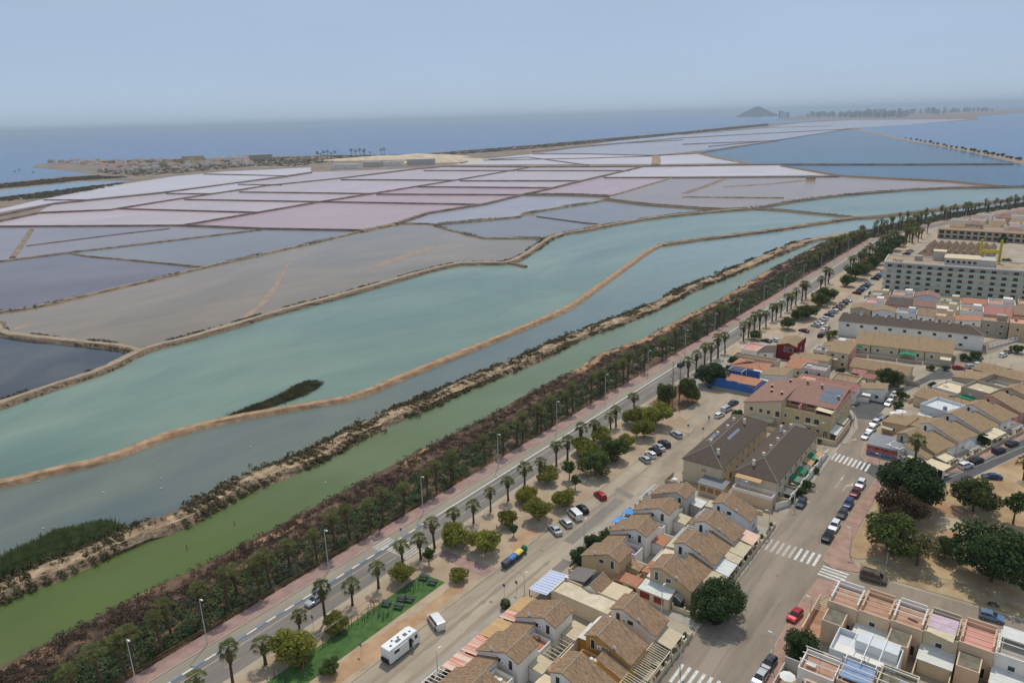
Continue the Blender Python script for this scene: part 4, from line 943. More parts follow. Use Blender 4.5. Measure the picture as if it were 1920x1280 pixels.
A_red = mat('awning_red_stripe', srgb(206, 136, 116), .85, scale=1.1, streak=(.05, 3, 1), col2=srgb(222, 196, 176), space='O', mixlo=.47, mixhi=.53); A_tan = mat('awning_tan', srgb(206, 170, 122), .85, scale=1, streak=(.1, 3, 1), col2=srgb(184, 146, 102), space='O'); A_blue = mat('awning_lilac', srgb(176, 188, 222), .8, scale=1, streak=(.1, 3, 1), col2=srgb(206, 212, 230), space='O'); A_purple = mat('tarp_purple', srgb(118, 100, 158), .8, var=.2, scale=.8); A_cyan = mat('tarp_blue', srgb(90, 150, 214), .7, var=.2, scale=.8); A_green = mat('awning_green', srgb(40, 130, 92), .8, var=.2, scale=.8); A_beige = mat('awning_beige', srgb(222, 204, 170), .85, var=.12, scale=1); A_grn2 = mat('roof_sheet_pale_green', srgb(170, 208, 184), .6, var=.08)
def pbox(T, n, m_, *b): return MB().box(*b).build(n, m_, T)
def win(T, face, pos, c, z, w_=1.1, h=1.1, frame=None, glass=None, nm='window'):
    frame = frame or m_white; glass = glass or m_glass
    def bxx(d0, d1, ww, hh):
        if face[1] == 'y':
            s_ = -1 if face[0] == '-' else 1; return MB().box(c - ww / 2, c + ww / 2, pos + s_ * d0, pos + s_ * d1, z - hh / 2, z + hh / 2)
        s_ = -1 if face[0] == '-' else 1; return MB().box(pos + s_ * d0, pos + s_ * d1, c - ww / 2, c + ww / 2, z - hh / 2, z + hh / 2)
    f = bxx(-.02, .05, w_, h).build(nm, frame, T)
    bxx(-.01, .065, w_ - .18, h - .18).build('pane', glass, f)
    return f
def gable(T, x0, xr, x1, y0, y1, z0, zr, z1, wm, rm, ov=.3, t=.16, zb=0.0, inset=.0, ridge=True):
    """walls and a two-slope roof with its ridge along y; eaves z0 at x0, z1 at x1"""
    xs = sorted([(x0, z0), (xr, zr), (x1, z1)])
    MB().exy([(xs[0][0], zb), (xs[2][0], zb), (xs[2][0], xs[2][1] - .02), (xs[1][0], xs[1][1] - .02), (xs[0][0], xs[0][1] - .02)], y0, y1).build('wall', wm, T)
    r_ = MB()
    def ext(a, b):   # from ridge a to eave b, overhang
        k = 1 + ov / max(.1, abs(b[0] - a[0])); return (a[0] + (b[0] - a[0]) * k, a[1] + (b[1] - a[1]) * k)
    for e in (xs[0], xs[2]):
        q = ext(xs[1], e); r_.slab([(xs[1][0], y0 - ov * .7, xs[1][1] + t), (xs[1][0], y1 + ov * .7, xs[1][1] + t), (q[0], y1 + ov * .7, q[1] + t), (q[0], y0 - ov * .7, q[1] + t)], t)
    ro = r_.build('roof', rm, T)
    if ridge: MB().tube((xs[1][0], y0 - ov * .7, xs[1][1] + t), (xs[1][0], y1 + ov * .7, xs[1][1] + t), .1, n=6).build('ridge_tiles', m_kerb, ro)
    return ro
def shed(T, x0, x1, y0, y1, z0, z1, wm, rm, axis='x', ov=.25, t=.14, nm='annex', zb=0.0):
    if axis == 'x':
        a = MB().exy([(x0, zb), (x1, zb), (x1, z1 - .01), (x0, z0 - .01)], y0, y1).build(nm + '_wall', wm, T)
        k = (z1 - z0) / (x1 - x0); s_ = math.copysign(ov, x1 - x0)
        q = [(x0 - s_, y0 - ov, z0 - k * s_ + t), (x1 + s_, y0 - ov, z1 + k * s_ + t), (x1 + s_, y1 + ov, z1 + k * s_ + t), (x0 - s_, y1 + ov, z0 - k * s_ + t)]
    else:
        v = [(x0, y0, zb), (x1, y0, zb), (x1, y1, zb), (x0, y1, zb), (x0, y0, z0 - .01), (x1, y0, z0 - .01), (x1, y1, z1 - .01), (x0, y1, z1 - .01)]
        a = MB().add(v, [(0, 3, 2, 1), (4, 5, 6, 7), (0, 1, 5, 4), (1, 2, 6, 5), (2, 3, 7, 6), (3, 0, 4, 7)]).build(nm + '_wall', wm, T)
        k = (z1 - z0) / (y1 - y0)
        q = [(x0 - ov, y0 - ov, z0 - k * ov + t), (x1 + ov, y0 - ov, z0 - k * ov + t), (x1 + ov, y1 + ov, z1 + k * ov + t), (x0 - ov, y1 + ov, z1 + k * ov + t)]
    MB().slab(q, t).build(nm + '_roof', rm, T)
def parapet(T, x0, x1, y0, y1, z, h, m_, t=.18, nm='parapet'):
    x0, x1 = min(x0, x1), max(x0, x1)
    MB().box(x0, x1, y0, y0 + t, z, z + h).box(x0, x1, y1 - t, y1, z, z + h).box(x0, x0 + t, y0 + t, y1 - t, z, z + h).box(x1 - t, x1, y0 + t, y1 - t, z, z + h).build(nm, m_, T)
def canopy(T, x0, x1, y0, y1, z0, z1, m_, slats=0, nm='canopy'):
    if slats:
        mb = MB()
        for k in range(slats):
            yy = y0 + (y1 - y0) * (k + .5) / slats; mb.slab([(x0, yy - .05, z0), (x0, yy + .05, z0), (x1, yy + .05, z1), (x1, yy - .05, z1)], .1)
        mb.slab([(x0 - .05, y0, z0 + .02), (x0 - .05, y1, z0 + .02), (x0 + .07, y1, z0 + .02), (x0 + .07, y0, z0 + .02)], .14).slab([(x1 - .07, y0, z1 + .02), (x1 - .07, y1, z1 + .02), (x1 + .05, y1, z1 + .02), (x1 + .05, y0, z1 + .02)], .14)
        o = mb.build('pergola', m_, T)
    else: o = MB().slab([(x0, y0, z0), (x0, y1, z0), (x1, y1, z1), (x1, y0, z1)], .07).build(nm, m_, T)
    pm = MB()
    for yy in (y0 + .1, y1 - .1): pm.box(x1 - .05, x1 + .05, yy - .05, yy + .05, 0, z1 - .07)
    pm.build('post', m_white, o)
    return o
def ac(T, x, y, z): 
    o = MB().box(x - .4, x + .4, y - .18, y + .18, z, z + .6).build('air_conditioner', m_white, T); MB().tube((x, y - .19, z + .3), (x, y - .2, z + .3), .22, n=10).build('fan_grille', m_grey, o)
def chim(T, x, y, z, h=1.2, m_=None, parent=None):
    o = MB().box(x - .28, x + .28, y - .28, y + .28, z - .6, z + h).build('chimney', m_ or S_white, parent or T); MB().box(x - .36, x + .36, y - .36, y + .36, z + h, z + h + .1).build('chimney_cap', S_cream, o)

def unit(x, y, s, label, L=5.6, wm=S_white, rm=T_brown, end=None, can=(), annex=True, terrace=None, patio=None, rz=0.0, group=None, bw=S_cream, lim=9.8, period=10.5, acs=True, out=6.6, zr=6.5, ze=3.8, pen=True):
    """terraced bungalow: ridge at x, roof from y to y+L, long slope towards its street on side s"""
    T = thing('terraced_house', label, 'house', (x, y, 0), rz, group)
    gable(T, -2.3 * s, 0, (out - .3) * s, 0, L, zr - 1.0, zr - .1, ze, end or wm, rm)
    ew = '-y'
    win(T, ew, 0, -.9 * s, 4.4, .9, 1.9, nm='door'); win(T, ew, 0, 1.6 * s, 4.3, 1.2, 1.0)
    win(T, '+x' if s > 0 else '-x', (out - .3) * s, L * .5, 1.5, 1.6, 1.3)
    if acs: ac(T, .5 * s, -.22, 4.2)
    y1 = period; gap = period - L - .15
    if pen:   # the gap before the gable: low tiled annex, walled patio, roof terrace
        if annex: shed(T, 1.7 * s, (out - .5) * s, -min(gap, 3.3), -.1, 4.5, 2.9, wm, rm, 'x')
        g0 = -gap + .2
        pbox(T, 'wing', wm, -2.3 * s, 1.5 * s, g0, -1.1, 0, 2.7); parapet(T, -2.3 * s, 1.5 * s, g0, -1.1, 2.7, .8, wm)
        pbox(T, 'terrace_floor', m_floor if terrace is None else terrace, -2.1 * s, 1.3 * s, g0 + .2, -1.3, 2.7, 2.74)
        pbox(T, 'patio_wall', wm, 1.6 * s, (out + .6) * s, g0, g0 + .16, 0, 2.1)
        if patio is not None: MB().slab([(1.7 * s, g0 + .3, 2.6), (1.7 * s, -min(gap, 3.0) - .3, 2.75), ((out + .4) * s, -min(gap, 3.0) - .3, 2.35), ((out + .4) * s, g0 + .3, 2.25)], .06).build('patio_cover', patio, T)
    # inner yard against the back-to-back neighbour
    rq = random.Random(int(x * 13 + y * 7)); ym = rq.uniform(1.6, 3.4)
    pbox(T, 'yard_room', wm, -5.1 * s, -2.42 * s, ym, L + .6, 0, 2.6)
    MB().slab([(-5.2 * s, ym - .1, 2.75), (-2.35 * s, ym - .1, 3.0), (-2.35 * s, L + .7, 3.0), (-5.2 * s, L + .7, 2.75)], .08).build('yard_room_roof', rq.choice([T_mott, m_corrb, T_terra, m_corr, rm]), T)
    pbox(T, 'yard_wall', wm, -5.2 * s, -5.05 * s, -gap + .2, ym, 0, 2.2); pbox(T, 'yard_wall', wm, -5.0 * s, -2.4 * s, -gap + .3, -gap + .45, 0, 2.2)
    if rq.random() < .7: canopy(T, -2.5 * s, -4.9 * s, -gap + .8, ym - .6, 2.7, 2.5, rq.choice([m_white, A_beige]), rq.choice([0, 6]))
    pbox(T, 'patio_floor', m_floorg, -5.2 * s, lim * s, -gap + .1, L + .6, 0, .035)
    ax = rq.uniform(-1.5, 2.5) * s; MB().tube((ax, L * .5, ze), (ax, L * .5, zr + 1.6), .03, n=5).box(ax - .45, ax + .45, L * .5 - .02, L * .5 + .02, zr + 1.3, zr + 1.35).build('antenna', m_grey, T)
    o_ = MB().tube((3.2 * s, .25, 4.9), (3.2 * s, .25, 5.6), .03, n=5).build('dish_mast', m_grey, T); MB().ell((3.2 * s, .1, 5.6), (.38, .1, .38), 10, 6).build('dish', m_white, o_)
    if pen:
        for _ in range(3):
            a_, b_ = rq.uniform(-1.8, 1.0) * s, rq.uniform(-gap + .7, -1.7); MB().box(a_ - .3, a_ + .3, b_ - .3, b_ + .3, 2.74, 2.74 + rq.uniform(.4, .8)).build('terrace_chest', rq.choice([m_grey, m_white, m_wood, A_cyan]), T)
        MB().tube((-1.9 * s, -gap + .6, 4.6), (1.2 * s, -gap + .6, 4.6), .02, n=4).tube((-1.9 * s, -gap + .6, 3.5), (-1.9 * s, -gap + .6, 4.6), .03, n=4).tube((1.2 * s, -gap + .6, 3.5), (1.2 * s, -gap + .6, 4.6), .03, n=4).build('washing_line', m_grey, T)
    for k in range(2): MB().ell(((lim - 1.0) * s, 1.2 + k * 6, .45), (.4, .5, .5), 8, 6).build('potted_shrub', m_hedge, T)
    # front boundary with pillars and gate
    f = MB().box((lim - .2) * s, lim * s, -.3, y1 - .4, 0, 1.0).build('front_wall', bw, T)
    for k in range(4): MB().box((lim - .28) * s, (lim + .06) * s, -.3 + k * y1 / 4, .05 + k * y1 / 4, 0, 1.7).build('pillar', bw, f)
    MB().box((lim - .13) * s, (lim - .07) * s, L * .3, L * .3 + 2.3, 1.0, 1.9).build('gate', m_wood, T)
    for c_ in can: canopy(T, (out - .25) * s, (lim - .3) * s, c_[0], c_[1], 2.9, 2.45, c_[2], c_[3] if len(c_) > 3 else 0)
    return T

# ---- near terrace (first block): left row faces the parking road, right row the street
V = 'in the terrace nearest the exercise pad'
unit(-63.1, 87.4, -1, 'terraced house with red striped and tan carport roofs opposite the clipped shrub', can=((-.3, 2.4, A_red), (2.5, 7.4, A_tan)), patio=m_corrb, wm=S_white, terrace=T_terra, lim=10.2)
unit(-63.1, 76.7, -1, 'terraced house with tan carport roofs and beige patio covers in the near terrace', can=((-.3, 4.4, A_red), (4.6, 10, A_tan)), patio=m_corrb, lim=10.2, terrace=m_corrb)
unit(-63.1, 66.0, -1, 'terraced house with white open pergola and hedge on the parking road', can=((-.3, 5.2, m_white, 7), (5.4, 10, A_red)), patio=T_terra, lim=10.2, terrace=T_mott)
unit(-63.1, 55.4, -1, 'terraced house at the picture-side end of the near terrace on the parking road', can=((0, 5, A_tan),), lim=10.2)
unit(-53.0, 97.4, 1, 'end house of the near terrace with a bamboo-shaded roof terrace', can=((0, 4.6, m_corrb),), patio=None, L=5.0, period=8.6, terrace=A_tan, annex=False)
unit(-53.0, 88.8, 1, 'terraced house with mustard wall, big brown roof and beige pergolas on the street', can=((-.3, 8.2, A_beige, 16),), wm=S_must, end=S_must, period=8.5, annex=True)
unit(-53.0, 78.2, 1, 'terraced house with white balcony box and slatted beige carport on the street', can=((-.3, 10, A_beige, 20),), terrace=T_mott)
unit(-53.0, 67.6, 1, 'last house of the near terrace on the street, with slatted beige carport', can=((-.3, 8, A_beige, 14),))
# corner of the first block: flat roofs, lilac canopy, solar panels
T = thing('corner_house', 'low corner house with lilac striped canopy, grey roof and two solar panels', 'house', (-66, 98, 0))
pbox(T, 'wall', S_cream, -3.0, 9.5, .2, 9.8, 0, 2.9); pbox(T, 'roof', mat('cream_roof', srgb(222, 208, 184), .9, scale=.5, col2=srgb(196, 178, 150)), -2.0, 9.3, .4, 4.6, 2.9, 2.98)
MB().slab([(-3.2, 5.2, 3.0), (1.4, 5.2, 3.9), (1.4, 10.0, 3.9), (-3.2, 10.0, 3.0)], .12).build('grey_roof', mat('grey_sheet', srgb(120, 112, 106), .8, scale=1), T)
gable(T, 1.2, 3.0, 4.9, 4.6, 9.6, 2.9, 4.2, 2.9, S_white, T_brown, .15, zb=2.7)
for k in (0, 1): MB().slab([(1.1 + .08, 4.7 + k * 2.4, 3.25), (2.95, 4.7 + k * 2.4, 4.5), (2.95, 7.0 + k * 2.4, 4.5), (1.1 + .08, 7.0 + k * 2.4, 3.25)], .05).build('solar_panel', m_solar, T)
canopy(T, -3.0, -7.2, -1.2, 6.5, 2.9, 2.5, A_blue, nm='canopy'); canopy(T, -3.1, -7.2, -1.2, 6.5, 3.02, 2.6, m_white, 9)
ac(T, -2.5, 4.9, 3.1)
parapet(T, -2.9, 9.4, .3, 5.0, 2.9, .35, S_cream)
# spine walls of the block
# ---- second block
unit(-63.6, 110.6, -1, 'end house with tan gable wall and a single upper window facing the alley', end=S_tan, wm=S_tan, can=(), patio=None, L=5.4, lim=9.0, terrace=m_corr, acs=False, pen=False)
unit(-63.6, 122.0, -1, 'terraced house with purple and white tarps over its patio', patio=A_purple, terrace=A_purple, can=((5.5, 8.5, A_cyan),), lim=9.3)
unit(-63.6, 132.6, -1, 'terraced house with white gable wall and a blue tarp by its street hedge', can=((-.5, 2.2, A_cyan),), L=5.6, period=8.6, lim=9.3)
unit(-63.6, 141.4, -1, 'far end house of the middle block with white open pergola on the parking road', can=((-1, 7.4, m_white, 10),), L=5.4, period=8.2, wm=S_grey, lim=9.3)
unit(-53.0, 112.4, 1, 'end house of the middle block with a tall windowless tan gable behind the corner tree', end=S_tan, wm=S_tan, acs=False, pen=False, can=((3, 7, A_beige, 7),))
unit(-53.0, 123.0, 1, 'terraced house with white gable and pale canopies over its street yard', can=((-5.0, -.5, m_corrb), (-.3, 4.6, m_corr), (4.8, 7.5, m_corrb)), patio=m_corr)
unit(-53.0, 133.2, 1, 'terraced house with peach canopy and a long low annex roof on the street', can=((-2.5, 2.4, m_corrb), (3, 7.5, mat('awning_peach', srgb(228, 190, 164), .85))), period=9.6)
unit(-53.0, 142.8, 1, 'far end house of the middle block with a pale green roof terrace', wm=S_sky, period=8.0, L=5.2, terrace=A_grn2, annex=False)
T = thing('garage_row', 'low garage row with four brick-red shutters facing the alley', 'garage', (-62.0, 108.9, 0))
pbox(T, 'wall', S_cream, 0, 12.3, .3, 3.0, 0, 2.5)
for k in range(4): MB().box(.5 + k * 2.9, 2.5 + k * 2.9, .22, .32, .9, 2.2).build('shutter', m_shut, T)
MB().slab([(0, .2, 2.62), (5.6, .2, 2.62), (5.6, 3.1, 2.9), (0, 3.1, 2.9)], .08).build('tiled_canopy', T_terra, T); MB().slab([(5.8, .2, 2.62), (12.3, .2, 2.62), (12.3, 3.4, 3.0), (5.8, 3.4, 3.0)], .08).build('white_canopy', m_corr, T)
MB().slab([(5.9, 3.6, 3.4), (9.0, 3.6, 3.4), (9.0, 8, 3.6), (5.9, 8, 3.6)], .08).build('conservatory_roof', m_corr, T); pbox(T, 'conservatory_wall', S_white, 6, 8.9, 3.7, 7.9, 0, 3.3)
T = thing('garden_wall', 'low cream garden wall enclosing the corner yard of the middle block', 'wall', (-71.6, 108.2, 0))
mb = MB().box(0, 9.4, 0, .25, 0, 1.2).box(0, .25, .25, 7, 0, 1.2); mb.build('wall', S_cream, T)
for k in range(4): MB().box(k * 3.05, k * 3.05 + .35, -.06, .31, 0, 1.5).build('pillar', S_cream, T)
T = thing('garden_shed', 'small grey garden hut with peaked roof beside the corner tree', 'shed', (-49.2, 110.9, 0))
gable(T, -1.1, 0, 1.1, 0, 1.8, 1.9, 2.6, 1.9, mat('hut_boards', srgb(70, 84, 84), .8), mat('hut_roof', srgb(170, 164, 150), .8), .15)
T = thing('garden_wall', 'low cream wall with railings along the alley beneath the corner tree', 'wall', (-49.5, 110.2, 0)); pbox(T, 'wall', S_cream, 0, 5.2, 0, .2, 0, 1.0)
for k in range(3): MB().box(k * 2.4, k * 2.4 + .3, -.05, .25, 0, 1.5).build('pillar', S_cream, T)

# ---- two long dark-roofed buildings
def hip(T, x0, x1, y0, y1, ze, zr, m_, ov=.4, t=.15, hipn=None):
    x0 -= ov; x1 += ov; y0 -= ov; y1 += ov; xm = (x0 + x1) / 2; hn = hipn or (x1 - x0) / 2
    A_, B_ = (xm, y0 + hn, zr), (xm, y1 - hn, zr)
    e = [(x0, y0, ze), (x1, y0, ze), (x1, y1, ze), (x0, y1, ze)]
    v = e + [A_, B_] + [(p[0], p[1], p[2] - t) for p in e]
    r_ = MB().add(v, [(0, 1, 4), (1, 2, 5, 4), (2, 3, 5), (3, 0, 4, 5), (0, 6, 7, 1), (1, 7, 8, 2), (2, 8, 9, 3), (3, 9, 6, 0), (9, 8, 7, 6)]).build('roof', m_, T)
    rt = MB()
    for a, b in ((e[0], A_), (e[1], A_), (A_, B_), (e[2], B_), (e[3], B_)): rt.tube(a, b, .11, n=5)
    rt.build('ridge_tiles', mat('ridge_grey', srgb(150, 138, 122), .9), r_)
    return r_
for i, (xa, xb, lab) in enumerate(((-70.0, -60.0, 'long dark-roofed building with blue roof panels beside the parking road'), (-56.6, -46.6, 'long dark-roofed building with green awnings along the street'))):
    T = thing('terraced_building', lab, 'building', ((xa + xb) / 2, 159.2 + i * .6, 0)); hw = (xb - xa) / 2
    pbox(T, 'wall', S_cream, -hw, hw, 0, 33.5, 0, 6.0)
    r_ = hip(T, -hw, hw, 0, 33.5, 6.05, 9.0, T_dark)
    if i == 0:
        for k in range(4): chim(T, -1.0 - (k % 2) * .5, 7.5 + k * 5.6, 8.4, .9, parent=r_)
        chim(T, 2.5, 3.8, 7.6, 1.4, parent=r_); chim(T, 1.4, 24.5, 8.2, 1.4, parent=r_)
        for k in range(4): MB().slab([(1.2, 12.8 + k * 1.9, 8.36), (2.6, 12.8 + k * 1.9, 7.56), (2.6, 14.6 + k * 1.9, 7.56), (1.2, 14.6 + k * 1.9, 8.36)], .06).build('solar_panel', mat('solar_pale', srgb(134, 142, 156), .3, var=.1), r_)
        MB().slab([(-3.8, 10.5, 7.02), (-1.6, 10.5, 8.3), (-1.6, 12.6, 8.3), (-3.8, 17, 7.02)], .03).build('roof_patch', m_grey, r_)
    else:
        for k in range(5): chim(T, -.6, 6.5 + k * 5.2, 8.7, .8, parent=r_)
        chim(T, -1.6, 2.6, 7.2, 1.6, parent=r_); chim(T, -2.4, 25, 7.9, 1.6, parent=r_)
    for k in range(8):
        win(T, '+x', hw, 2.5 + k * 4.1, 4.4, 1.1, 1.3); win(T, '+x', hw, 2.5 + k * 4.1, 1.4, 1.4, 1.9, nm='door')
    if i == 0: win(T, '-y', 0, .5, 4.2, 1.3, 1.1, frame=S_tan, glass=S_beigegrey)
    for k in range(6): win(T, '-x', -hw, 3 + k * 5, 4.4, 1.1, 1.2)
    if i == 0:
        shed(T, 1.0, 7.2, -4.2, -.1, 2.7, 2.9, S_cream, mat('roof_sheet_grey', srgb(128, 130, 132), .7, scale=1), 'y', nm='garage')
        for k in range(3): MB().box(1.5 + k * 1.95, 3.0 + k * 1.95, -4.3, -4.18, .9, 2.2).build('shutter', m_shut2, T)
    else:
        pbox(T, 'terrace', S_peach, -4.4, 5.2, -3.4, -.1, 0, 2.7); parapet(T, -4.4, 5.2, -3.4, -.1, 2.7, .8, S_white)
        pbox(T, 'terrace_wall', S_cream, -5.2, 4.2, -6.4, -6.1, 0, 1.0)
        win(T, '-y', 0, -2.6, 4.4, 1.7, 2.0, glass=S_sky); MB().slab([(-4.4, -2.2, 5.7), (1.8, -2.2, 5.7), (1.8, -.05, 5.9), (-4.4, -.05, 5.9)], .06).build('awning', A_tan, T)
        for k, yy in enumerate((9.5, 14.5, 20.5, 24.0)):
            MB().slab([(hw + .1, yy, 3.0), (hw + .1, yy + 3.2, 3.0), (hw + 2.3, yy + 3.2, 2.3), (hw + 2.3, yy, 2.3)], .06).build('awning', A_green if k != 2 else A_tan, T)
        for k in range(5): pbox(T, 'yard_divider', S_cream, hw, hw + 3.1, 1 + k * 6.6, 1.15 + k * 6.6, 0, 1.9)
        for k in range(4): canopy(T, hw + .05, hw + 2.9, 2 + k * 7.6, 5 + k * 7.6, 2.7, 2.5, m_white, 4)
T = thing('garden_wall', 'white garden wall with curved tops along the street beside the dark-roofed building', 'wall', (-43.9, 158, 0))
MB().exy([(0, 0), (.2, 0), (.2, 1.8), (0, 1.8)], 3, 36).build('wall', S_white, T)
MB().add([(-1.8, -.6, 0), (.2, 3, 0), (.05, 3.1, 0), (-1.95, -.5, 0), (-1.8, -.6, 1.9), (.2, 3, 1.5), (.05, 3.1, 1.5), (-1.95, -.5, 1.9)], [(4, 5, 6, 7), (0, 1, 5, 4), (1, 2, 6, 5), (2, 3, 7, 6), (3, 0, 4, 7)]).build('wall', S_white, T)
for k in range(7): MB().box(-.08, .28, 5 + k * 4.6, 5.4 + k * 4.6, 0, 2.15).build('pillar', S_white, T)
MB().slab([(-2.2, 27, 2.5), (0, 27, 2.4), (0, 31.5, 2.4), (-2.2, 31.5, 2.5)], .06).build('porch_roof', A_tan, T)
T = thing('garden_wall', 'low beige garden wall with a white table by the dark-roofed building', 'wall', (-73.0, 155.0, 0)); MB().box(0, 3.2, 0, .1, 0, 1.0).box(0, .1, .1, 5, 0, 1.0).build('screen', S_beigegrey, T)
MB().box(1.2, 2.4, 1.6, 2.6, .7, .78).box(1.7, 1.9, 2, 2.2, 0, .7).build('table', m_white, T)

# ---- yellow apartment house with red roofs
T = thing('apartment_house', 'ochre apartment house with rose-tiled roof, recessed roof terraces and solar panels', 'building', (-71, 204, 0))
v = [(0, 0), (11, 0), (11, 22), (0, 22)]
MB().exy([(0, 0), (11, 0), (11, 9.0), (0, 6.2)], 0, 22).build('wall', S_cream, T)
MB().slab([(-.4, -.3, 6.25), (11.2, -.3, 9.2), (11.2, 22.3, 9.2), (-.4, 22.3, 6.25)], .16).build('roof', T_red, T)
pbox(T, 'right_wing', S_yel, 11.02, 25, .4, 22, 0, 6.2); pbox(T, 'terrace_floor', m_floor, 11.1, 24.9, .6, 4.4, 6.2, 6.24); parapet(T, 11.02, 25, .4, 4.6, 6.2, .8, S_yel, .2)
pbox(T, 'attic', S_pink, 11.05, 24.8, 4.6, 21.8, 6.2, 8.1)
MB().slab([(11.3, 3.4, 8.3), (25.1, 3.4, 8.3), (25.1, 18, 10.0), (11.3, 18, 10.0)], .18).build('roof', T_red, T); MB().slab([(11.3, 18.05, 10.0), (25.1, 18.05, 10.0), (25.1, 23.5, 8.6), (11.3, 23.5, 8.6)], .18).build('roof', T_red, T)
for xx in (11.1, 15.6, 20.2, 24.75): MB().box(xx, xx + .22, .42, 4.6, 6.25, 8.1).build('terrace_divider', S_yel if xx in (11.1, 24.75) else S_pink, T)
for xx in (13.4, 18.0, 22.5): win(T, '-y', 4.6, xx, 7.15, 2.4, 1.7, frame=m_white, nm='terrace_door')
canopy(T, 20.4, 24.7, .7, 3.9, 8.05, 7.75, A_beige, nm='awning')
for k in range(5):
    for q in range(3): MB().slab([(19.2 + k * 1.05, 6.6 + q * 3.2, 8.72 + q * .372), (20.2 + k * 1.05, 6.6 + q * 3.2, 8.72 + q * .372), (20.2 + k * 1.05, 9.6 + q * 3.2, 9.07 + q * .372), (19.2 + k * 1.05, 9.6 + q * 3.2, 9.07 + q * .372)], .06).build('solar_panel', mat('solar_mid', srgb(104, 112, 124), .3, var=.15), T)
for k, xx in enumerate((2.2, 5.1, 7.4, 10.0)): win(T, '-y', 0, xx, 4.6, 1.15 if k < 3 else 1.4, 1.3 if k < 3 else 1.9)
for xx, ww in ((12.2, .8), (15.6, 1.4), (18.6, 1.6), (21.0, 1.6)): win(T, '-y', .4, xx, 4.6, ww, 1.2 if ww < 1.5 else 1.7)
for xx in (11.8, 14, 16.4, 19.2, 21.6, 23.6): win(T, '-y', .4, xx, 1.4, 1.1, 2.1, nm='door')
for xx in (9.5, 18.6): MB().box(xx - .9, xx + 2.9 if xx > 12 else xx + .9, -.5, .38, 3.5, 3.62).build('balcony', S_white, T)
for k in range(3): win(T, '+x', 25, 5 + k * 5.5, 4.6, 1.1, 1.2)
for xx, yy, zz in ((3.5, 14, 7.2), (5, 9, 7.5), (7.5, 19, 8.2), (9, 6, 8.6), (13.5, 16, 10), (18, 15, 9.9), (24, 10, 9.2)): chim(T, xx, yy, zz, .8, S_red if zz < 9 else T_red)
pbox(T, 'front_wall', S_cream, .5, 27.4, -3.4, -3.2, 0, 1.6); pbox(T, 'side_wall', S_peach, 27.2, 27.4, -3.2, 12.4, 0, 2.4)
MB().slab([(2.5, -2.8, 2.7), (9.5, -2.8, 2.7), (9.5, -.05, 3.0), (2.5, -.05, 3.0)], .07).build('awning', m_corrb, T); MB().slab([(25.1, -1.5, 3.1), (27.1, -1.5, 2.6), (27.1, 5.5, 2.6), (25.1, 5.5, 3.1)], .07).build('awning', m_corr, T); MB().slab([(25.1, 6.2, 3.4), (27.1, 6.2, 3.0), (27.1, 12, 3.0), (25.1, 12, 3.4)], .07).build('awning', m_corrb, T)
MB().slab([(14.2, -1.5, 2.7), (18.5, -1.5, 2.6), (18.5, .35, 2.9), (14.2, .35, 3.0)], .06).build('awning', A_beige, T)

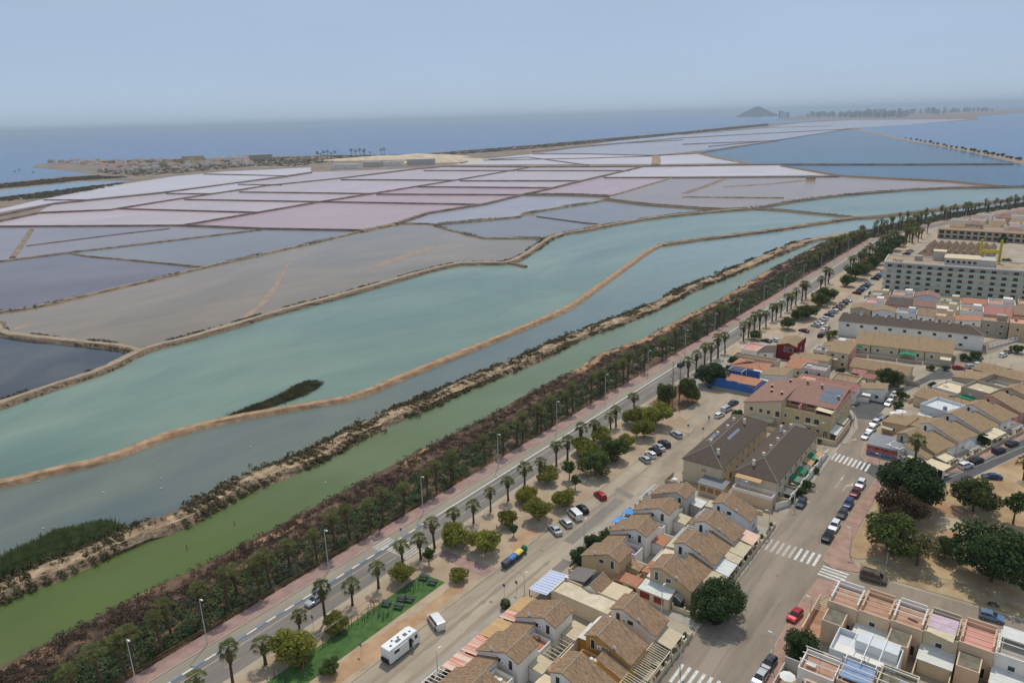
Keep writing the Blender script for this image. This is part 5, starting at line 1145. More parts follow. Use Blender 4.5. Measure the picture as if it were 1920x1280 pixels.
# ---- generic house used for the mixed quarter
def house(x, y, w_, d, h, label, wm=S_cream, rm=T_tan, roof='gy', zr=1.6, rz=0.0, wins=(2, 0), fl=1, par=.6, ex=(), floor=None, group=None, name='house', cat='house', zb=0, chimneys=0, fence=None):
    """x,y near-left corner; roof: gy gable ridge along y, gx ridge along x, sy/sx shed, flat"""
    T = thing(name, label, cat, (x, y, zb), rz, group)
    if roof == 'flat':
        pbox(T, 'wall', wm, 0, w_, 0, d, 0, h); parapet(T, 0, w_, 0, d, h, par, wm); pbox(T, 'roof_terrace', floor or m_floor, .2, w_ - .2, .2, d - .2, h, h + .04)
    elif roof == 'gy': gable(T, 0, w_ / 2, w_, 0, d, h, h + zr, h, wm, rm)
    elif roof == 'gx':
        pbox(T, 'wall', wm, 0, w_, 0, d, 0, h)
        for xg in (0, w_): MB().add([(xg, 0, h), (xg, d, h), (xg, d / 2, h + zr - .05)], [(0, 2, 1) if xg == 0 else (0, 1, 2)]).build('gable_wall', wm, T)
        MB().slab([(-.3, -.35, h), (w_ + .3, -.35, h), (w_ + .3, d / 2, h + zr + .15), (-.3, d / 2, h + zr + .15)], .15).slab([(-.3, d + .35, h), (w_ + .3, d + .35, h), (w_ + .3, d / 2, h + zr + .15), (-.3, d / 2, h + zr + .15)], .15).build('roof', rm, T)
    elif roof == 'hip': pbox(T, 'wall', wm, 0, w_, 0, d, 0, h); hip(T, 0, w_, 0, d, h + .05, h + zr, rm)
    elif roof == 'sy': shed(T, 0, w_, 0, d, h, h + zr, wm, rm, 'y', nm='main')
    elif roof == 'sx': shed(T, 0, w_, 0, d, h, h + zr, wm, rm, 'x', nm='main')
    for f_ in range(fl):
        z = 1.5 + 2.9 * f_
        for k in range(wins[0]): win(T, '-y', 0, w_ * (k + .5) / wins[0], z, 1.1, 1.2)
        for k in range(wins[1]): win(T, '+x', w_, d * (k + .5) / wins[1], z, 1.1, 1.2)
    for k in range(chimneys): chim(T, w_ * (k + .5) / chimneys, d * .5, h + zr - .2 if roof != 'flat' else h, .9)
    q_ = random.Random(int(x * 31 + y * 17)); zt = h + (par if roof == 'flat' else zr * .5)
    if zb == 0:
        for _ in range(q_.choice((1, 1, 2))): ax, ay = q_.uniform(.8, w_ - .8), q_.uniform(.5, d - .5); MB().tube((ax, ay, h), (ax, ay, h + zr + q_.uniform(1.4, 2.6)), .035, n=5).box(ax - .5, ax + .5, ay - .02, ay + .02, h + zr + 1.2, h + zr + 1.26).build('antenna', m_grey, T)
        if q_.random() < .8: ac(T, q_.uniform(.8, w_ - .8), -.2, h - 1.3)
        if q_.random() < .45: MB().slab([(.4, -1.9, h * .62), (w_ * .55, -1.9, h * .62), (w_ * .55, -.06, h * .72), (.4, -.06, h * .72)], .05).build('awning', q_.choice([A_beige, A_tan, m_corr, A_green, m_corrb]), T)
        if roof == 'flat':
            bx_, by_ = q_.uniform(.6, w_ - 2.4), q_.uniform(.6, d - 2.4); k_ = q_.random()
            if k_ < .4: MB().tube((bx_ + .7, by_ + .7, h + .04), (bx_ + .7, by_ + .7, h + 1.1), .55, n=12).build('water_tank', m_grey, T)
            elif k_ < .8: MB().box(bx_, bx_ + 1.5, by_, by_ + .8, h + .68, h + .74).box(bx_ + .1, bx_ + .2, by_ + .1, by_ + .2, h + .04, h + .68).box(bx_ + 1.3, bx_ + 1.4, by_ + .6, by_ + .7, h + .04, h + .68).build('terrace_table', m_white, T)
    for e in ex:
        if e[0] == 'box': pbox(T, e[1], e[2], *e[3:])
        elif e[0] == 'can': MB().slab([(e[2], e[4], e[6]), (e[3], e[4], e[6]), (e[3], e[5], e[7]), (e[2], e[5], e[7])], .08).build('canopy', e[1], T)
        elif e[0] == 'perg': canopy(T, e[2], e[3], e[4], e[5], e[6], e[7], e[1], 7)
    return T
# garden of the blue-walled house
T = thing('blue_walled_house', 'low house with bright blue stepped garden walls and white frame pergola', 'house', (-91, 225.5, 0))
bw = MB()
for k in range(8): bw.box(k * 1.9, k * 1.9 + 1.9, .02, .24, 0, (4.3, 4.0, 4.2, 3.7, 3.9, 3.3, 3.6, 3.0)[k])
bw.build('wall', S_blue, T); MB().box(-.2, 15.4, -.1, .01, 0, .8).build('wall_base', S_beigegrey, T)
MB().box(1.5, 12.6, 13.5, 13.8, 0, 4.0).build('wall', S_blue, T); MB().box(14.9, 15.2, .3, 12, 0, 2.0).build('wall', S_blue, T); MB().box(0, .25, .3, 13.4, 0, 2.8).build('wall', S_blue, T)
pbox(T, 'terrace_floor', T_terra, 3, 14.5, 4, 11.5, .02, 2.2); canopy(T, 3.0, 8.0, 8, 13, 4.6, 4.6, m_white, 3); pbox(T, 'house_wall', S_white, 9, 14.8, 14, 20, 0, 3.0)
house(-78.4, 238.6, 8.5, 9, 3.2, 'white house with sloping tan roof behind the blue-walled garden', S_white, T_tan, 'sx', 1.2, wins=(1, 1))
house(-90.5, 243.5, 11.5, 9, 3.0, 'cream house with orange-tan hipped roof near the rounded bush', S_cream, T_terra, 'hip', 1.4)
house(-93.5, 253.5, 16, 3.6, 2.9, 'long low cream annex with flat parapet before the dark red house', S_cream, roof='flat', par=.9, floor=T_tan, wins=(4, 0))
house(-94.5, 263.5, 6.2, 9.5, 2.6, 'flat-roofed garage with pink roof terrace beside the palms', S_white, roof='flat', floor=S_pink, wins=(0, 0))
house(-88.0, 264.5, 5.2, 10, 2.4, 'small outbuilding with dark lean-to roof against the dark red house', S_white, T_dark, 'sx', .9, wins=(1, 0))
T = thing('dark_red_house', 'two-storey dark red house with tan tiled roof and white balcony window', 'house', (-82.7, 268.6, 0)); pbox(T, 'wall', S_red, 0, 7.6, 0, 9.6, 0, 5.5)
MB().slab([(-.3, -.2, 5.4), (3.9, 1.2, 6.2), (3.9, 9.9, 7.0), (-.3, 9.9, 6.2)], .15).slab([(3.95, 1.2, 6.2), (7.9, -.2, 5.4), (7.9, 9.9, 6.2), (3.95, 9.9, 7.0)], .15).build('roof', T_tan, T)
win(T, '-y', 0, 5.2, 4.0, 1.9, 1.8); win(T, '-y', 0, 3.2, 4.0, .8, 1.8); win(T, '+x', 7.6, 4.5, 4.0, 1.1, 1.2); pbox(T, 'gable_wall', S_red, 7.62, 7.9, 0, 9.4, 5.0, 7.0)
house(-75.5, 262, 13, 7.5, 3.3, 'tan-roofed low house in front of the dark red house', S_cream, T_tan, 'sx', .8, wins=(2, 0))
house(-74, 252, 9, 8, 3.0, 'low house with rusty lean-to roof and arched porch', S_cream, T_terra, 'sy', 1.2, wins=(3, 0))
house(-67, 246, 8, 6.5, 5.2, 'grey-walled upper storey house with lilac-grey parapet', S_grey, roof='flat', floor=m_floorg, fl=2, par=.8)
house(-66, 236.5, 8.5, 8.5, 3.4, 'flat-roofed house with pink tiled roof terrace', S_peach, roof='flat', floor=S_pink, wins=(2, 0))
house(-64.6, 269.5, 7.2, 11.5, 5.6, 'tall tan-roofed house with pink side wall', S_pink, T_tan, 'sy', 1.2, wins=(2, 2), fl=2, ex=(('box', 'front_wall', S_cream, 0, 7.2, -.06, -.01, 0, 5.5),))
house(-59.5, 236, 12.4, 6.0, 4.2, 'rose-red roofed house beside the ochre apartment house', S_white, T_rose, 'gx', 1.4, wins=(3, 1))
house(-57, 246.5, 8, 7, 3.2, 'low house with flat cream roof behind the rose-red roof', S_cream, roof='flat', floor=T_tan)
house(-48, 242.5, 8.0, 6, 3.2, 'tan lean-to roofed house with white garden wall at the road bend', S_white, T_tan, 'sx', 1.3, wins=(2, 2), ex=(('box', 'garden_wall', S_white, -1, 4.5, -3.2, -3.0, 0, 1.4), ('can', m_white, 2, 4.5, -2.5, -.5, 2.2, 2.4)))
house(-55.4, 264.4, 18.2, 10.4, 3.0, 'long tan-roofed hall beside the big garden tree', S_cream, T_tan, 'gx', 1.5, wins=(3, 2), ex=(('box', 'garden_wall', S_beigegrey, 16, 22.2, -.4, -.2, 0, 1.5), ('can', T_rose, 1.5, 6, -5, -1.5, 2.4, 3.0)))
house(-50.5, 256, 4.5, 4.5, 2.6, 'small red-tiled garden pavilion under the big garden tree', S_cream, T_rose, 'hip', 1.0, wins=(1, 0))
# tan row with awnings
for k, (x, w_, l_) in enumerate(((-60.5, 5.5, 'narrow tan-roofed end house with creeper beside the white garage'), (-54.8, 9.4, 'wide tan-roofed row house with dark fenced yard'), (-45.2, 8.2, 'tan-roofed row house behind the green barrel awning'), (-36.8, 8.6, 'tan-roofed row house at the street corner with a cream square awning'))):
    ex = [('box', 'yard_wall', S_beigegrey, 0, w_, -6.2, -6.0, 0, 1.3), ('box', 'yard_floor', m_floorg, 0, w_, -6.0, -.1, 0, .03)]
    if k == 3: ex.append(('can', A_beige, 5.0, 8.4, -5.6, -2.6, 2.6, 2.7))
    house(x, 292 + k * 1.2, w_, 11, 3.3, l_, S_cream, T_tan, 'sy', 2.0, rz=R(5), wins=(2, 1), ex=ex)
T = thing('barrel_awning', 'green barrel-vaulted awning over the yard gate of the tan row', 'awning', (-44.6, 288.5, 0), R(5))
mb = MB()
for k in range(8):
    a0, a1 = math.pi * k / 8, math.pi * (k + 1) / 8; r_a = 2.9
    mb.slab([(3 - r_a * math.cos(a0), 0, 2.2 + .9 * math.sin(a0)), (3 - r_a * math.cos(a0), 3.2, 2.2 + .9 * math.sin(a0)), (3 - r_a * math.cos(a1), 3.2, 2.2 + .9 * math.sin(a1)), (3 - r_a * math.cos(a1), 0, 2.2 + .9 * math.sin(a1))], .05)
mb.build('cover', A_green, T)
for xx in (.2, 5.8):
    for yy in (.1, 3.1): MB().box(xx - .06, xx + .06, yy - .06, yy + .06, 0, 2.3).build('post', m_white, T)
house(-70, 283, 8.5, 10, 3.2, 'white house with sloping cream roof and blue-framed terrace', S_sky, T_tan, 'sx', -.0 + 1.0, wins=(2, 0), ex=(('box', 'roof_room', S_sky, 4.5, 7, 3, 7, 3.2, 5.4),))
house(-71.5, 276.5, 5, 5.5, 2.8, 'white garage with dark red door beside the date palm', S_white, roof='flat', floor=m_floorg, wins=(0, 0), ex=(('box', 'garage_door', S_red, .8, 4.0, -.08, -.01, 0, 2.2),))
# long white building with dark roof, slightly turned
T = thing('terraced_building', 'long white building with a single dark roof and a row of white chimneys', 'building', (-71.6, 312.0, 0), R(6.8))
pbox(T, 'wall', S_white, 0, 51, 0, 11, 0, 6.0)
v = [(-.4, -.4, 6.05), (51.4, -.4, 6.05), (51.4, 11.4, 6.05), (-.4, 11.4, 6.05), (.6, 5.5, 8.4), (46, 5.5, 8.4)]
ro = MB().add(v, [(0, 1, 5, 4), (1, 2, 5), (2, 3, 4, 5), (3, 0, 4), (3, 2, 1, 0)]).build('roof', T_dark, T); MB().tube(v[1], v[5], .12, n=5).tube(v[4], v[5], .1, n=5).build('ridge_tiles', m_kerb, ro)
for k in range(10): chim(T, 3.2 + k * 4.5, 4.6, 7.9, .7, parent=ro)
for k in range(9): win(T, '-y', 0, 3.5 + k * 5.2, 4.6, 1.4, 1.2)
for k in range(2): win(T, '+x', 51, 3 + k * 4.5, 4.6, 1.1, 1.2)
for k in range(4): win(T, '-y', 0, 30 + k * 4.6, 1.6, 1.4, 1.2)
T = thing('garden_wall', 'white wall with railings and openings along the rising side street', 'wall', (-19.4, 322, 0), R(-24)); MB().box(0, .2, 0, 22, 0, .8).build('wall', S_white, T)
for k in range(9): MB().box(-.06, .26, k * 2.7, k * 2.7 + .3, 0, 1.9).build('pillar', S_white, T)
MB().box(.04, .16, .3, 21.9, 1.6, 1.75).build('rail', S_white, T)
# white and pink townhouses before the hotel
quarter = [(-72.5, 334, 8, 9, 6.2, 'grey-beige gabled townhouse with small upper windows behind the long dark roof', S_beigegrey, T_tan, 'gy', 1.2, 2),
           (-64, 335.5, 9, 8, 6.0, 'pale blue gabled townhouse with two square windows behind the long dark roof', S_sky, S_white, 'gy', 1.1, 2),
           (-54.8, 337, 7.5, 8, 5.6, 'pale blue-white townhouse with a porch canopy', S_sky, None, 'flat', 0, 2), (-47, 338, 6.5, 8, 6, 'brown-roofed townhouse between white neighbours', S_white, T_brown, 'sy', 1, 2),
           (-40.3, 339, 6.5, 8, 5.8, 'townhouse with three arched windows under a cream lintel', S_peach, None, 'flat', 0, 2), (-33.5, 340, 9, 8, 5.2, 'white townhouse with low window pair and a bright yard wall', S_white, T_terra, 'sx', .8, 2),
           (-24, 341.5, 9, 9, 5.6, 'grey stone-coloured townhouse with a dark garage recess', S_beigegrey, None, 'flat', 0, 2), (-14.5, 340, 11, 10, 6.2, 'beige townhouse with two tall blue-grey doors onto a white balcony', S_tan, None, 'flat', 0, 2),
           (-70, 348, 8, 9, 5.8, 'white roof-terrace house with purple sunshade', S_white, None, 'flat', 0, 1), (-61, 350, 9.5, 10, 6.2, 'pink-walled townhouse with grey tiled roof', S_pink, T_dark, 'sy', 1.2, 1),
           (-51, 352, 8, 9, 6.6, 'dark-red-edged townhouse with grey terrace roof', S_grey, T_red, 'gx', 1.4, 1), (-42.5, 353, 8.5, 9, 5.6, 'cream townhouse with a flat patio roof', S_cream, None, 'flat', 0, 1),
           (-33.5, 354, 8.5, 9, 5.8, 'white townhouse with balustrade near the pink terraces', S_white, None, 'flat', 0, 1), (-24.5, 355, 9.5, 10, 5.6, 'pink-tiled townhouse with stepped chimneys', S_pink, T_rose, 'sy', 1.3, 1), (-14.5, 357, 10, 10, 6.4, 'salmon townhouse with brown stepped roof edge', S_pink, T_brown, 'sy', 1.5, 1),
           (-71, 363, 8, 10, 6.0, 'cream townhouse by the white parked car behind the hotel corner', S_cream, None, 'flat', 0, 1), (-62, 365, 8.5, 10, 6.8, 'white townhouse with pale pink sun terrace', S_white, None, 'flat', 0, 1), (-53, 367, 9.5, 9, 7.2, 'lilac-white townhouse with tall blank side wall', S_sky, T_red, 'gy', 1.4, 1),
           (-43, 368, 8, 10, 5.6, 'cream house with a row of blue window hoods', S_cream, None, 'flat', 0, 1), (-34.5, 370, 9, 10, 6.0, 'white townhouse with orange tiled awning', S_white, T_terra, 'gx', 1.3, 1), (-25, 371, 10, 10, 6.2, 'white flat townhouse with a broad cream roof terrace', S_white, None, 'flat', 0, 1), (-14, 373, 12, 11, 6.6, 'cream flat-roofed townhouse close to the hotel', S_cream, None, 'flat', 0, 1),
           (-2.5, 345, 10, 10, 6.0, 'salmon row house with brown hooded chimneys', S_pink, T_brown, 'sy', 1.5, 1), (-3, 359, 10, 10, 6.2, 'salmon row house with paler side wall', S_pink, T_rose, 'sy', 1.5, 1)]
for x, y, w_, d, h, l_, wm, rm, rf, zr, fl in quarter:
    ex = [('box', 'roof_room', wm, w_ * .55, w_ * .9, d * .5, d * .85, h, h + 2.2)] if rf == 'flat' else []
    house(x, y, w_, d, h, l_, wm, rm if rm not in (None, S_white) else T_tan, rf, zr, rz=R(6), wins=(2, 1), fl=fl, ex=ex, floor=random.choice([m_floor, m_floorg, S_pink, S_white, m_corrb]), par=.8, cat='house', name='townhouse')

# ---- hotel
T = thing('hotel', 'large cream four-storey hotel with green glass balconies and a yellow letter H', 'hotel', (-74, 404.5, 0), R(5.9)); HL = 86
pbox(T, 'wall', S_hotel, 0, HL, 0, 19, 0, 15.0); parapet(T, -.3, HL + .3, -1.5, 19.3, 15.0, .7, S_white, .3); pbox(T, 'roof', mat('hotel_roof', srgb(176, 158, 130), .95, scale=.3, col2=srgb(150, 130, 104)), 0, HL, 0, 18.9, 15, 15.05)
m_ggl = mat('green_balcony_glass', srgb(176, 192, 182), .25, var=.1, spec=.4, alpha=.75)
pbox(T, 'roof_edge', mat('grey_fascia', srgb(166, 164, 160), .8), -.3, HL, -1.6, -.02, 14.3, 15.0)
for f_ in range(5):
    z = 1.0 + f_ * 2.8
    b_ = pbox(T, 'balcony', S_white, -.2, HL, -1.4, -.01, z - .15, z); MB().box(-.2, HL, -1.45, -1.41, z, z + .75).build('glass_rail', m_ggl, b_)
    for k in range(19):
        xx = 2.4 + k * 4.45
        win(T, '-y', 0, xx, z + 1.25, 2.1, 1.65, glass=m_glass if random.random() < .88 else S_grey)
        if k < 18: MB().box(xx + 2.1, xx + 2.3, -1.38, -.02, z + .02, z + 2.5).build('partition', S_white, b_)
    for k in range(4): win(T, '-x', 0, 2.5 + k * 4.2, z + 1.3, 1.2, 1.3)
p_ = pbox(T, 'penthouse', S_grey, 26, 47, 2.5, 14, 15.05, 18.4); pbox(T, 'penthouse_roof', S_cream, 25.6, 41, 2.2, 14.3, 18.4, 18.6)
for k in range(6): win(T, '-y', 2.5, 27.4 + k * 2.25, 16.8, 1.7, 1.5)
pbox(T, 'lift_house', S_grey, 20.5, 26, 13, 18.5, 15.05, 19.6); pbox(T, 'lift_house_roof', A_beige, 20.3, 26.2, 12.8, 18.7, 19.6, 19.8); pbox(T, 'stair_house', S_beigegrey, 12.5, 16, 9, 13, 15.05, 17.4)
m_yelm = mat('yellow_steel', srgb(204, 190, 52), .6, var=.1)
hs = link('letter_sign', None, T)
for xx in (40.0, 48.2):
    lt = MB()
    for a in (0, .9):
        for b in (0, .9): lt.tube((xx + a, 15 + b, 15.05), (xx + a, 15 + b, 26.6), .13, n=5)
    for k in range(8):
        z = 15.6 + k * 1.38; lt.tube((xx, 15, z), (xx + .9, 15, z + 1.3), .07, n=4).tube((xx, 15, z), (xx, 15.9, z + 1.3), .07, n=4); lt.box(xx - .05, xx + .95, 14.95, 15.95, z, z + .12)
    lt.box(xx + .1, xx + .8, 15.1, 15.8, 15.6, 26.6).build('sign_column', m_yelm, hs)
MB().box(40.9, 48.2, 15.1, 15.8, 20.2, 21.6).build('sign_crossbar', m_yelm, hs)
# roof lettering HOTEL in dark letters
def letters(word, x, y, z, h, m_, T, rz=0):
    cu = bpy.data.curves.new('text', 'FONT'); cu.body = word; cu.size = h; cu.extrude = .06
    o = bpy.data.objects.new('lettering', cu); C.objects.link(o)
    dg = bpy.context.evaluated_depsgraph_get(); me = bpy.data.meshes.new_from_object(o.evaluated_get(dg)); bpy.data.objects.remove(o)
    me.materials.clear(); me.materials.append(m_)
    q = link('lettering', me, T, (x, y, z)); q.rotation_euler = (R(90), 0, rz); return q
letters('Hotel', 3.5, -1.2, 15.75, 2.0, m_dark, T)
# ---- brown-roofed holiday rows behind the hotel
g_ = 'brown-roofed bungalows behind the hotel'
for rrow in range(3):
    for k in range(9):
        house(-74.5 + k * 4.1 + (.8 if rrow == 1 else 0), 486 + rrow * 23 + k * .35, 3.9, 19, 3.4, 'narrow brown-roofed bungalow in the ranks behind the hotel', S_beigegrey, T_hol, 'gy', 1.9, wins=(1, 0), group=g_, name='bungalow')
T = thing('apartment_row', 'long cream two-storey apartment row with shaded loggias behind the bungalows', 'building', (-77, 594, 0), R(0.5)); pbox(T, 'wall', S_cream, 0, 75, 1.6, 11, 0, 6.0); pbox(T, 'roof', T_tan, -.4, 75.4, -.3, 11.4, 6.0, 6.3)
for k in range(19): MB().box(k * 4.1, k * 4.1 + .5, -.2, 1.58, 0, 5.98).build('pier', S_peach, T)
for k in range(18):
    for z in (1.4, 4.4): win(T, '-y', 1.6, k * 4.1 + 2.3, z, 2.6, 2.0, frame=S_red if k % 3 == 0 else m_white, nm='loggia_window')
MB().box(0, 75, -.15, 1.6, 2.8, 3.0).build('balcony_slab', S_white, T)
T = thing('hotel_annex', 'white building with dark windows and shiny roof domes beside the hotel car park', 'building', (-14, 470, 0), R(4)); pbox(T, 'wall', S_white, 0, 30, 0, 14, 0, 5); parapet(T, 0, 30, 0, 14, 5, .5, S_white)
for k in range(6): win(T, '-y', 0, 3 + k * 4.4, 2.8, 2.4, 2)
for k in range(3): MB().ell((2 + k * 1.0, 4 + k * 3.4, 5.2), (1.2, 1.2, 1.0), 12, 8).build('roof_dome', mat('polished_steel', srgb(210, 212, 216), .2, metal=.8, var=.02), T, smooth=True)
rr = random.Random(4); labs = ['small house with tan roof far along the shore road', 'flat-roofed white house far along the shore road', 'red-brown hip-roofed house far along the shore road', 'pale pink flat house far along the shore road']
spots = [(x, y) for y in (612, 630, 648, 666, 686, 706, 728, 752) for x in range(-76, 70, 12)]
for x, y in spots:
    if x < np.interp(y, [600, 645, 712, 825], [-92, -82, -55, -6]) : continue
    k = rr.randrange(4)
    house(x + rr.uniform(-1.5, 1.5), y + rr.uniform(-2, 2), rr.uniform(8, 11), rr.uniform(9, 13), rr.uniform(3.2, 6.4), labs[k], (S_cream, S_white, S_tan, S_pink)[k], (T_tan, T_tan, T_red, T_tan)[k], ('gx', 'flat', 'hip', 'flat')[k], 1.8, wins=(2, 0), group=('tan-roofed houses', 'white flat-roofed houses', 'hip-roofed houses', 'pink flat houses')[k] + ' along the far shore road')

# ---- terrace turned to the side street, upper right
dirv = (math.sin(R(20)), math.cos(R(20)))
def rot20(a, b): return (-27.4 + b * dirv[0] + a * dirv[1], 205.5 + b * dirv[1] - a * dirv[0])
tn = ['turned terrace house with tan roof next to the painted grey corner house', 'turned terrace house with white gable and a leafy front pergola', 'turned terrace house with blue-white gable and yellow carport', 'turned terrace house with slatted white yard cover', 'turned terrace house with pink gable stripe', 'turned terrace house with yellow yard canopy near the picture edge', 'turned terrace house furthest up the side street']
for k in range(7):
    a, b = rot20(0, k * 11.4)
    unit(a, b, 1, tn[k], rz=R(-20), wm=(S_white, S_white, S_sky, S_white, S_pink, S_cream, S_white)[k], rm=T_tan, end=(S_tan, S_white, S_sky, S_white, S_pink, S_cream, S_white)[k], L=6.2, can=(((-.3, 4, A_beige),), ((0, 5, m_white, 6),), ((0, 4, A_beige), (4.2, 8, A_beige)), ((0, 6, m_white, 7),), ((3, 9, A_beige),), ((0, 6, A_beige),), ())[k], out=8.4, lim=11.6, period=11.3, zr=6.4, ze=3.6)
    if k > 0:
        a, b = rot20(-9.5, k * 11.4 + 1)
        house(a, b, 8.2, 9.2, (3.2, 3.0, 5.2, 3.2, 5.6, 3.2, 5.2)[k], ('', 'tan flat-roofed back house by the garden parasols', 'back house with pale blue patio and white frame', 'greenish-white back house with tiled parapet', 'blank beige two-storey back house with small windows', 'grey back house with green awning strip', 'cream back house at the top of the side street')[k], (S_tan, S_tan, S_sky, S_grey, S_beigegrey, S_grey, S_cream)[k], T_tan, ('flat', 'sx', 'flat', 'gx', 'flat', 'flat', 'gx')[k], 1.0, rz=R(-20), wins=(1, 0), floor=(None, m_floor, S_sky, None, m_corrb, m_floorg, None)[k], par=.9)
house(-35.6, 219, 6.5, 8, 2.9, 'low tan patio house behind the white parked van', S_tan, T_tan, 'sx', .7, rz=R(-12), wins=(1, 0))
T = thing('parasol', 'pair of white garden parasols over a patio beside the reddish bush', 'parasol', (-34.2, 229.5, 0))
for dx, dy in ((0, 0), (1.2, 2.6)):
    m2 = MB(); 
    for k in range(8):
        a0, a1 = 6.283 * k / 8, 6.283 * (k + 1) / 8; m2.add([(dx, dy, 2.7), (dx + 1.5 * math.cos(a0), dy + 1.5 * math.sin(a0), 2.2), (dx + 1.5 * math.cos(a1), dy + 1.5 * math.sin(a1), 2.2)], [(0, 1, 2)])
    o = m2.build('canopy', m_white, T); MB().tube((dx, dy, 0), (dx, dy, 2.65), .04, n=6).build('pole', m_grey, o)
for a_, b_, l_, wm, rf, h_ in ((-18.0, 36, 'cream patio house with tiled ridge above the parked white cars', S_cream, 'gx', 3.2), (-18.5, 47, 'house with broad cream canopy beside the road bend', S_white, 'flat', 3.0), (-18.0, 58, 'large blank beige house with sloping roof behind the silver car', S_beigegrey, 'sx', 4.6), (-17.5, 70, 'beige house with red-tiled dormer up the side street', S_tan, 'gx', 5.0)):
    a, b = rot20(a_, b_)
    house(a, b, 8.0, 9.6, h_, l_, wm, T_tan, rf, 1.3, rz=R(-20), wins=(1, 0), floor=A_beige, par=.7, ex=(('box', 'yard_wall', S_cream, -1.6, -1.4, 0, 9.6, 0, 1.5),))
# painted corner house
T = thing('painted_house', 'low grey corner house with a red and blue graffiti mural on its street wall', 'house', (-35.6, 200.6, 0)); pbox(T, 'wall', S_grey, 0, 9.0, .12, 6.8, 0, 3.0)
MB().slab([(-.2, 0, 3.0), (9.2, 0, 3.05), (9.2, 7, 3.7), (-.2, 7, 3.6)], .12).build('roof', mat('grey_roof_sheet', srgb(150, 150, 152), .8, scale=.5, col2=srgb(134, 134, 138)), T)
gm = bpy.data.materials.new('mural'); gm.use_nodes = True; n, l = gm.node_tree.nodes, gm.node_tree.links
tc = n.new('ShaderNodeTexCoord'); mp = n.new('ShaderNodeMapping'); mp.inputs['Scale'].default_value = (1.1, 1, .55); l.new(tc.outputs['Object'], mp.inputs[0])
tx = n.new('ShaderNodeTexNoise'); tx.inputs['Scale'].default_value = 1.6; tx.inputs['Detail'].default_value = 3; tx.inputs['Distortion'].default_value = 2.2; l.new(mp.outputs[0], tx.inputs[0])
sx = n.new('ShaderNodeSeparateXYZ'); l.new(tc.outputs['Object'], sx.inputs[0]); ad = n.new('ShaderNodeMath'); ad.operation = 'MULTIPLY_ADD'; ad.inputs[1].default_value = .18; l.new(sx.outputs[2], ad.inputs[0]); l.new(tx.outputs['Fac'], ad.inputs[2])
cr = n.new('ShaderNodeValToRGB'); cr.color_ramp.interpolation = 'CONSTANT'; E_ = cr.color_ramp.elements; E_[0].position = 0; E_[0].color = (*srgb(44, 92, 142), 1); E_[1].position = .95; E_[1].color = (*srgb(40, 40, 60), 1)
for p_, c_ in ((.52, (92, 150, 190)), (.6, (38, 60, 104)), (.66, (206, 204, 200)), (.7, (176, 58, 54)), (.82, (216, 130, 96)), (.88, (150, 44, 50))): e = E_.new(p_); e.color = (*srgb(*c_), 1)
l.new(ad.outputs[0], cr.inputs[0]); l.new(cr.outputs[0], n['Principled BSDF'].inputs['Base Color']); n['Principled BSDF'].inputs['Roughness'].default_value = .8
MB().box(0, 7.6, .0, .11, .1, 2.5).build('mural', gm, T)
T = thing('garage', 'white garage with cream canopy and dark gates beside the stout palm', 'garage', (-25.6, 199.0, 0), R(-20)); pbox(T, 'wall', S_white, 0, 6.5, 0, 3.2, 0, 2.2); MB().slab([(-.2, -.2, 2.45), (9.6, -.2, 2.45), (9.6, 3.6, 2.75), (-.2, 3.6, 2.75)], .08).build('canopy', A_beige, T)
for k in range(2): MB().box(6.6 + k * 1.5, 7.8 + k * 1.5, .1, .2, 0, 2.1).build('gate', m_dark, T)
MB().box(9.3, 9.6, 0, .3, 0, 2.4).build('pillar', S_white, T)

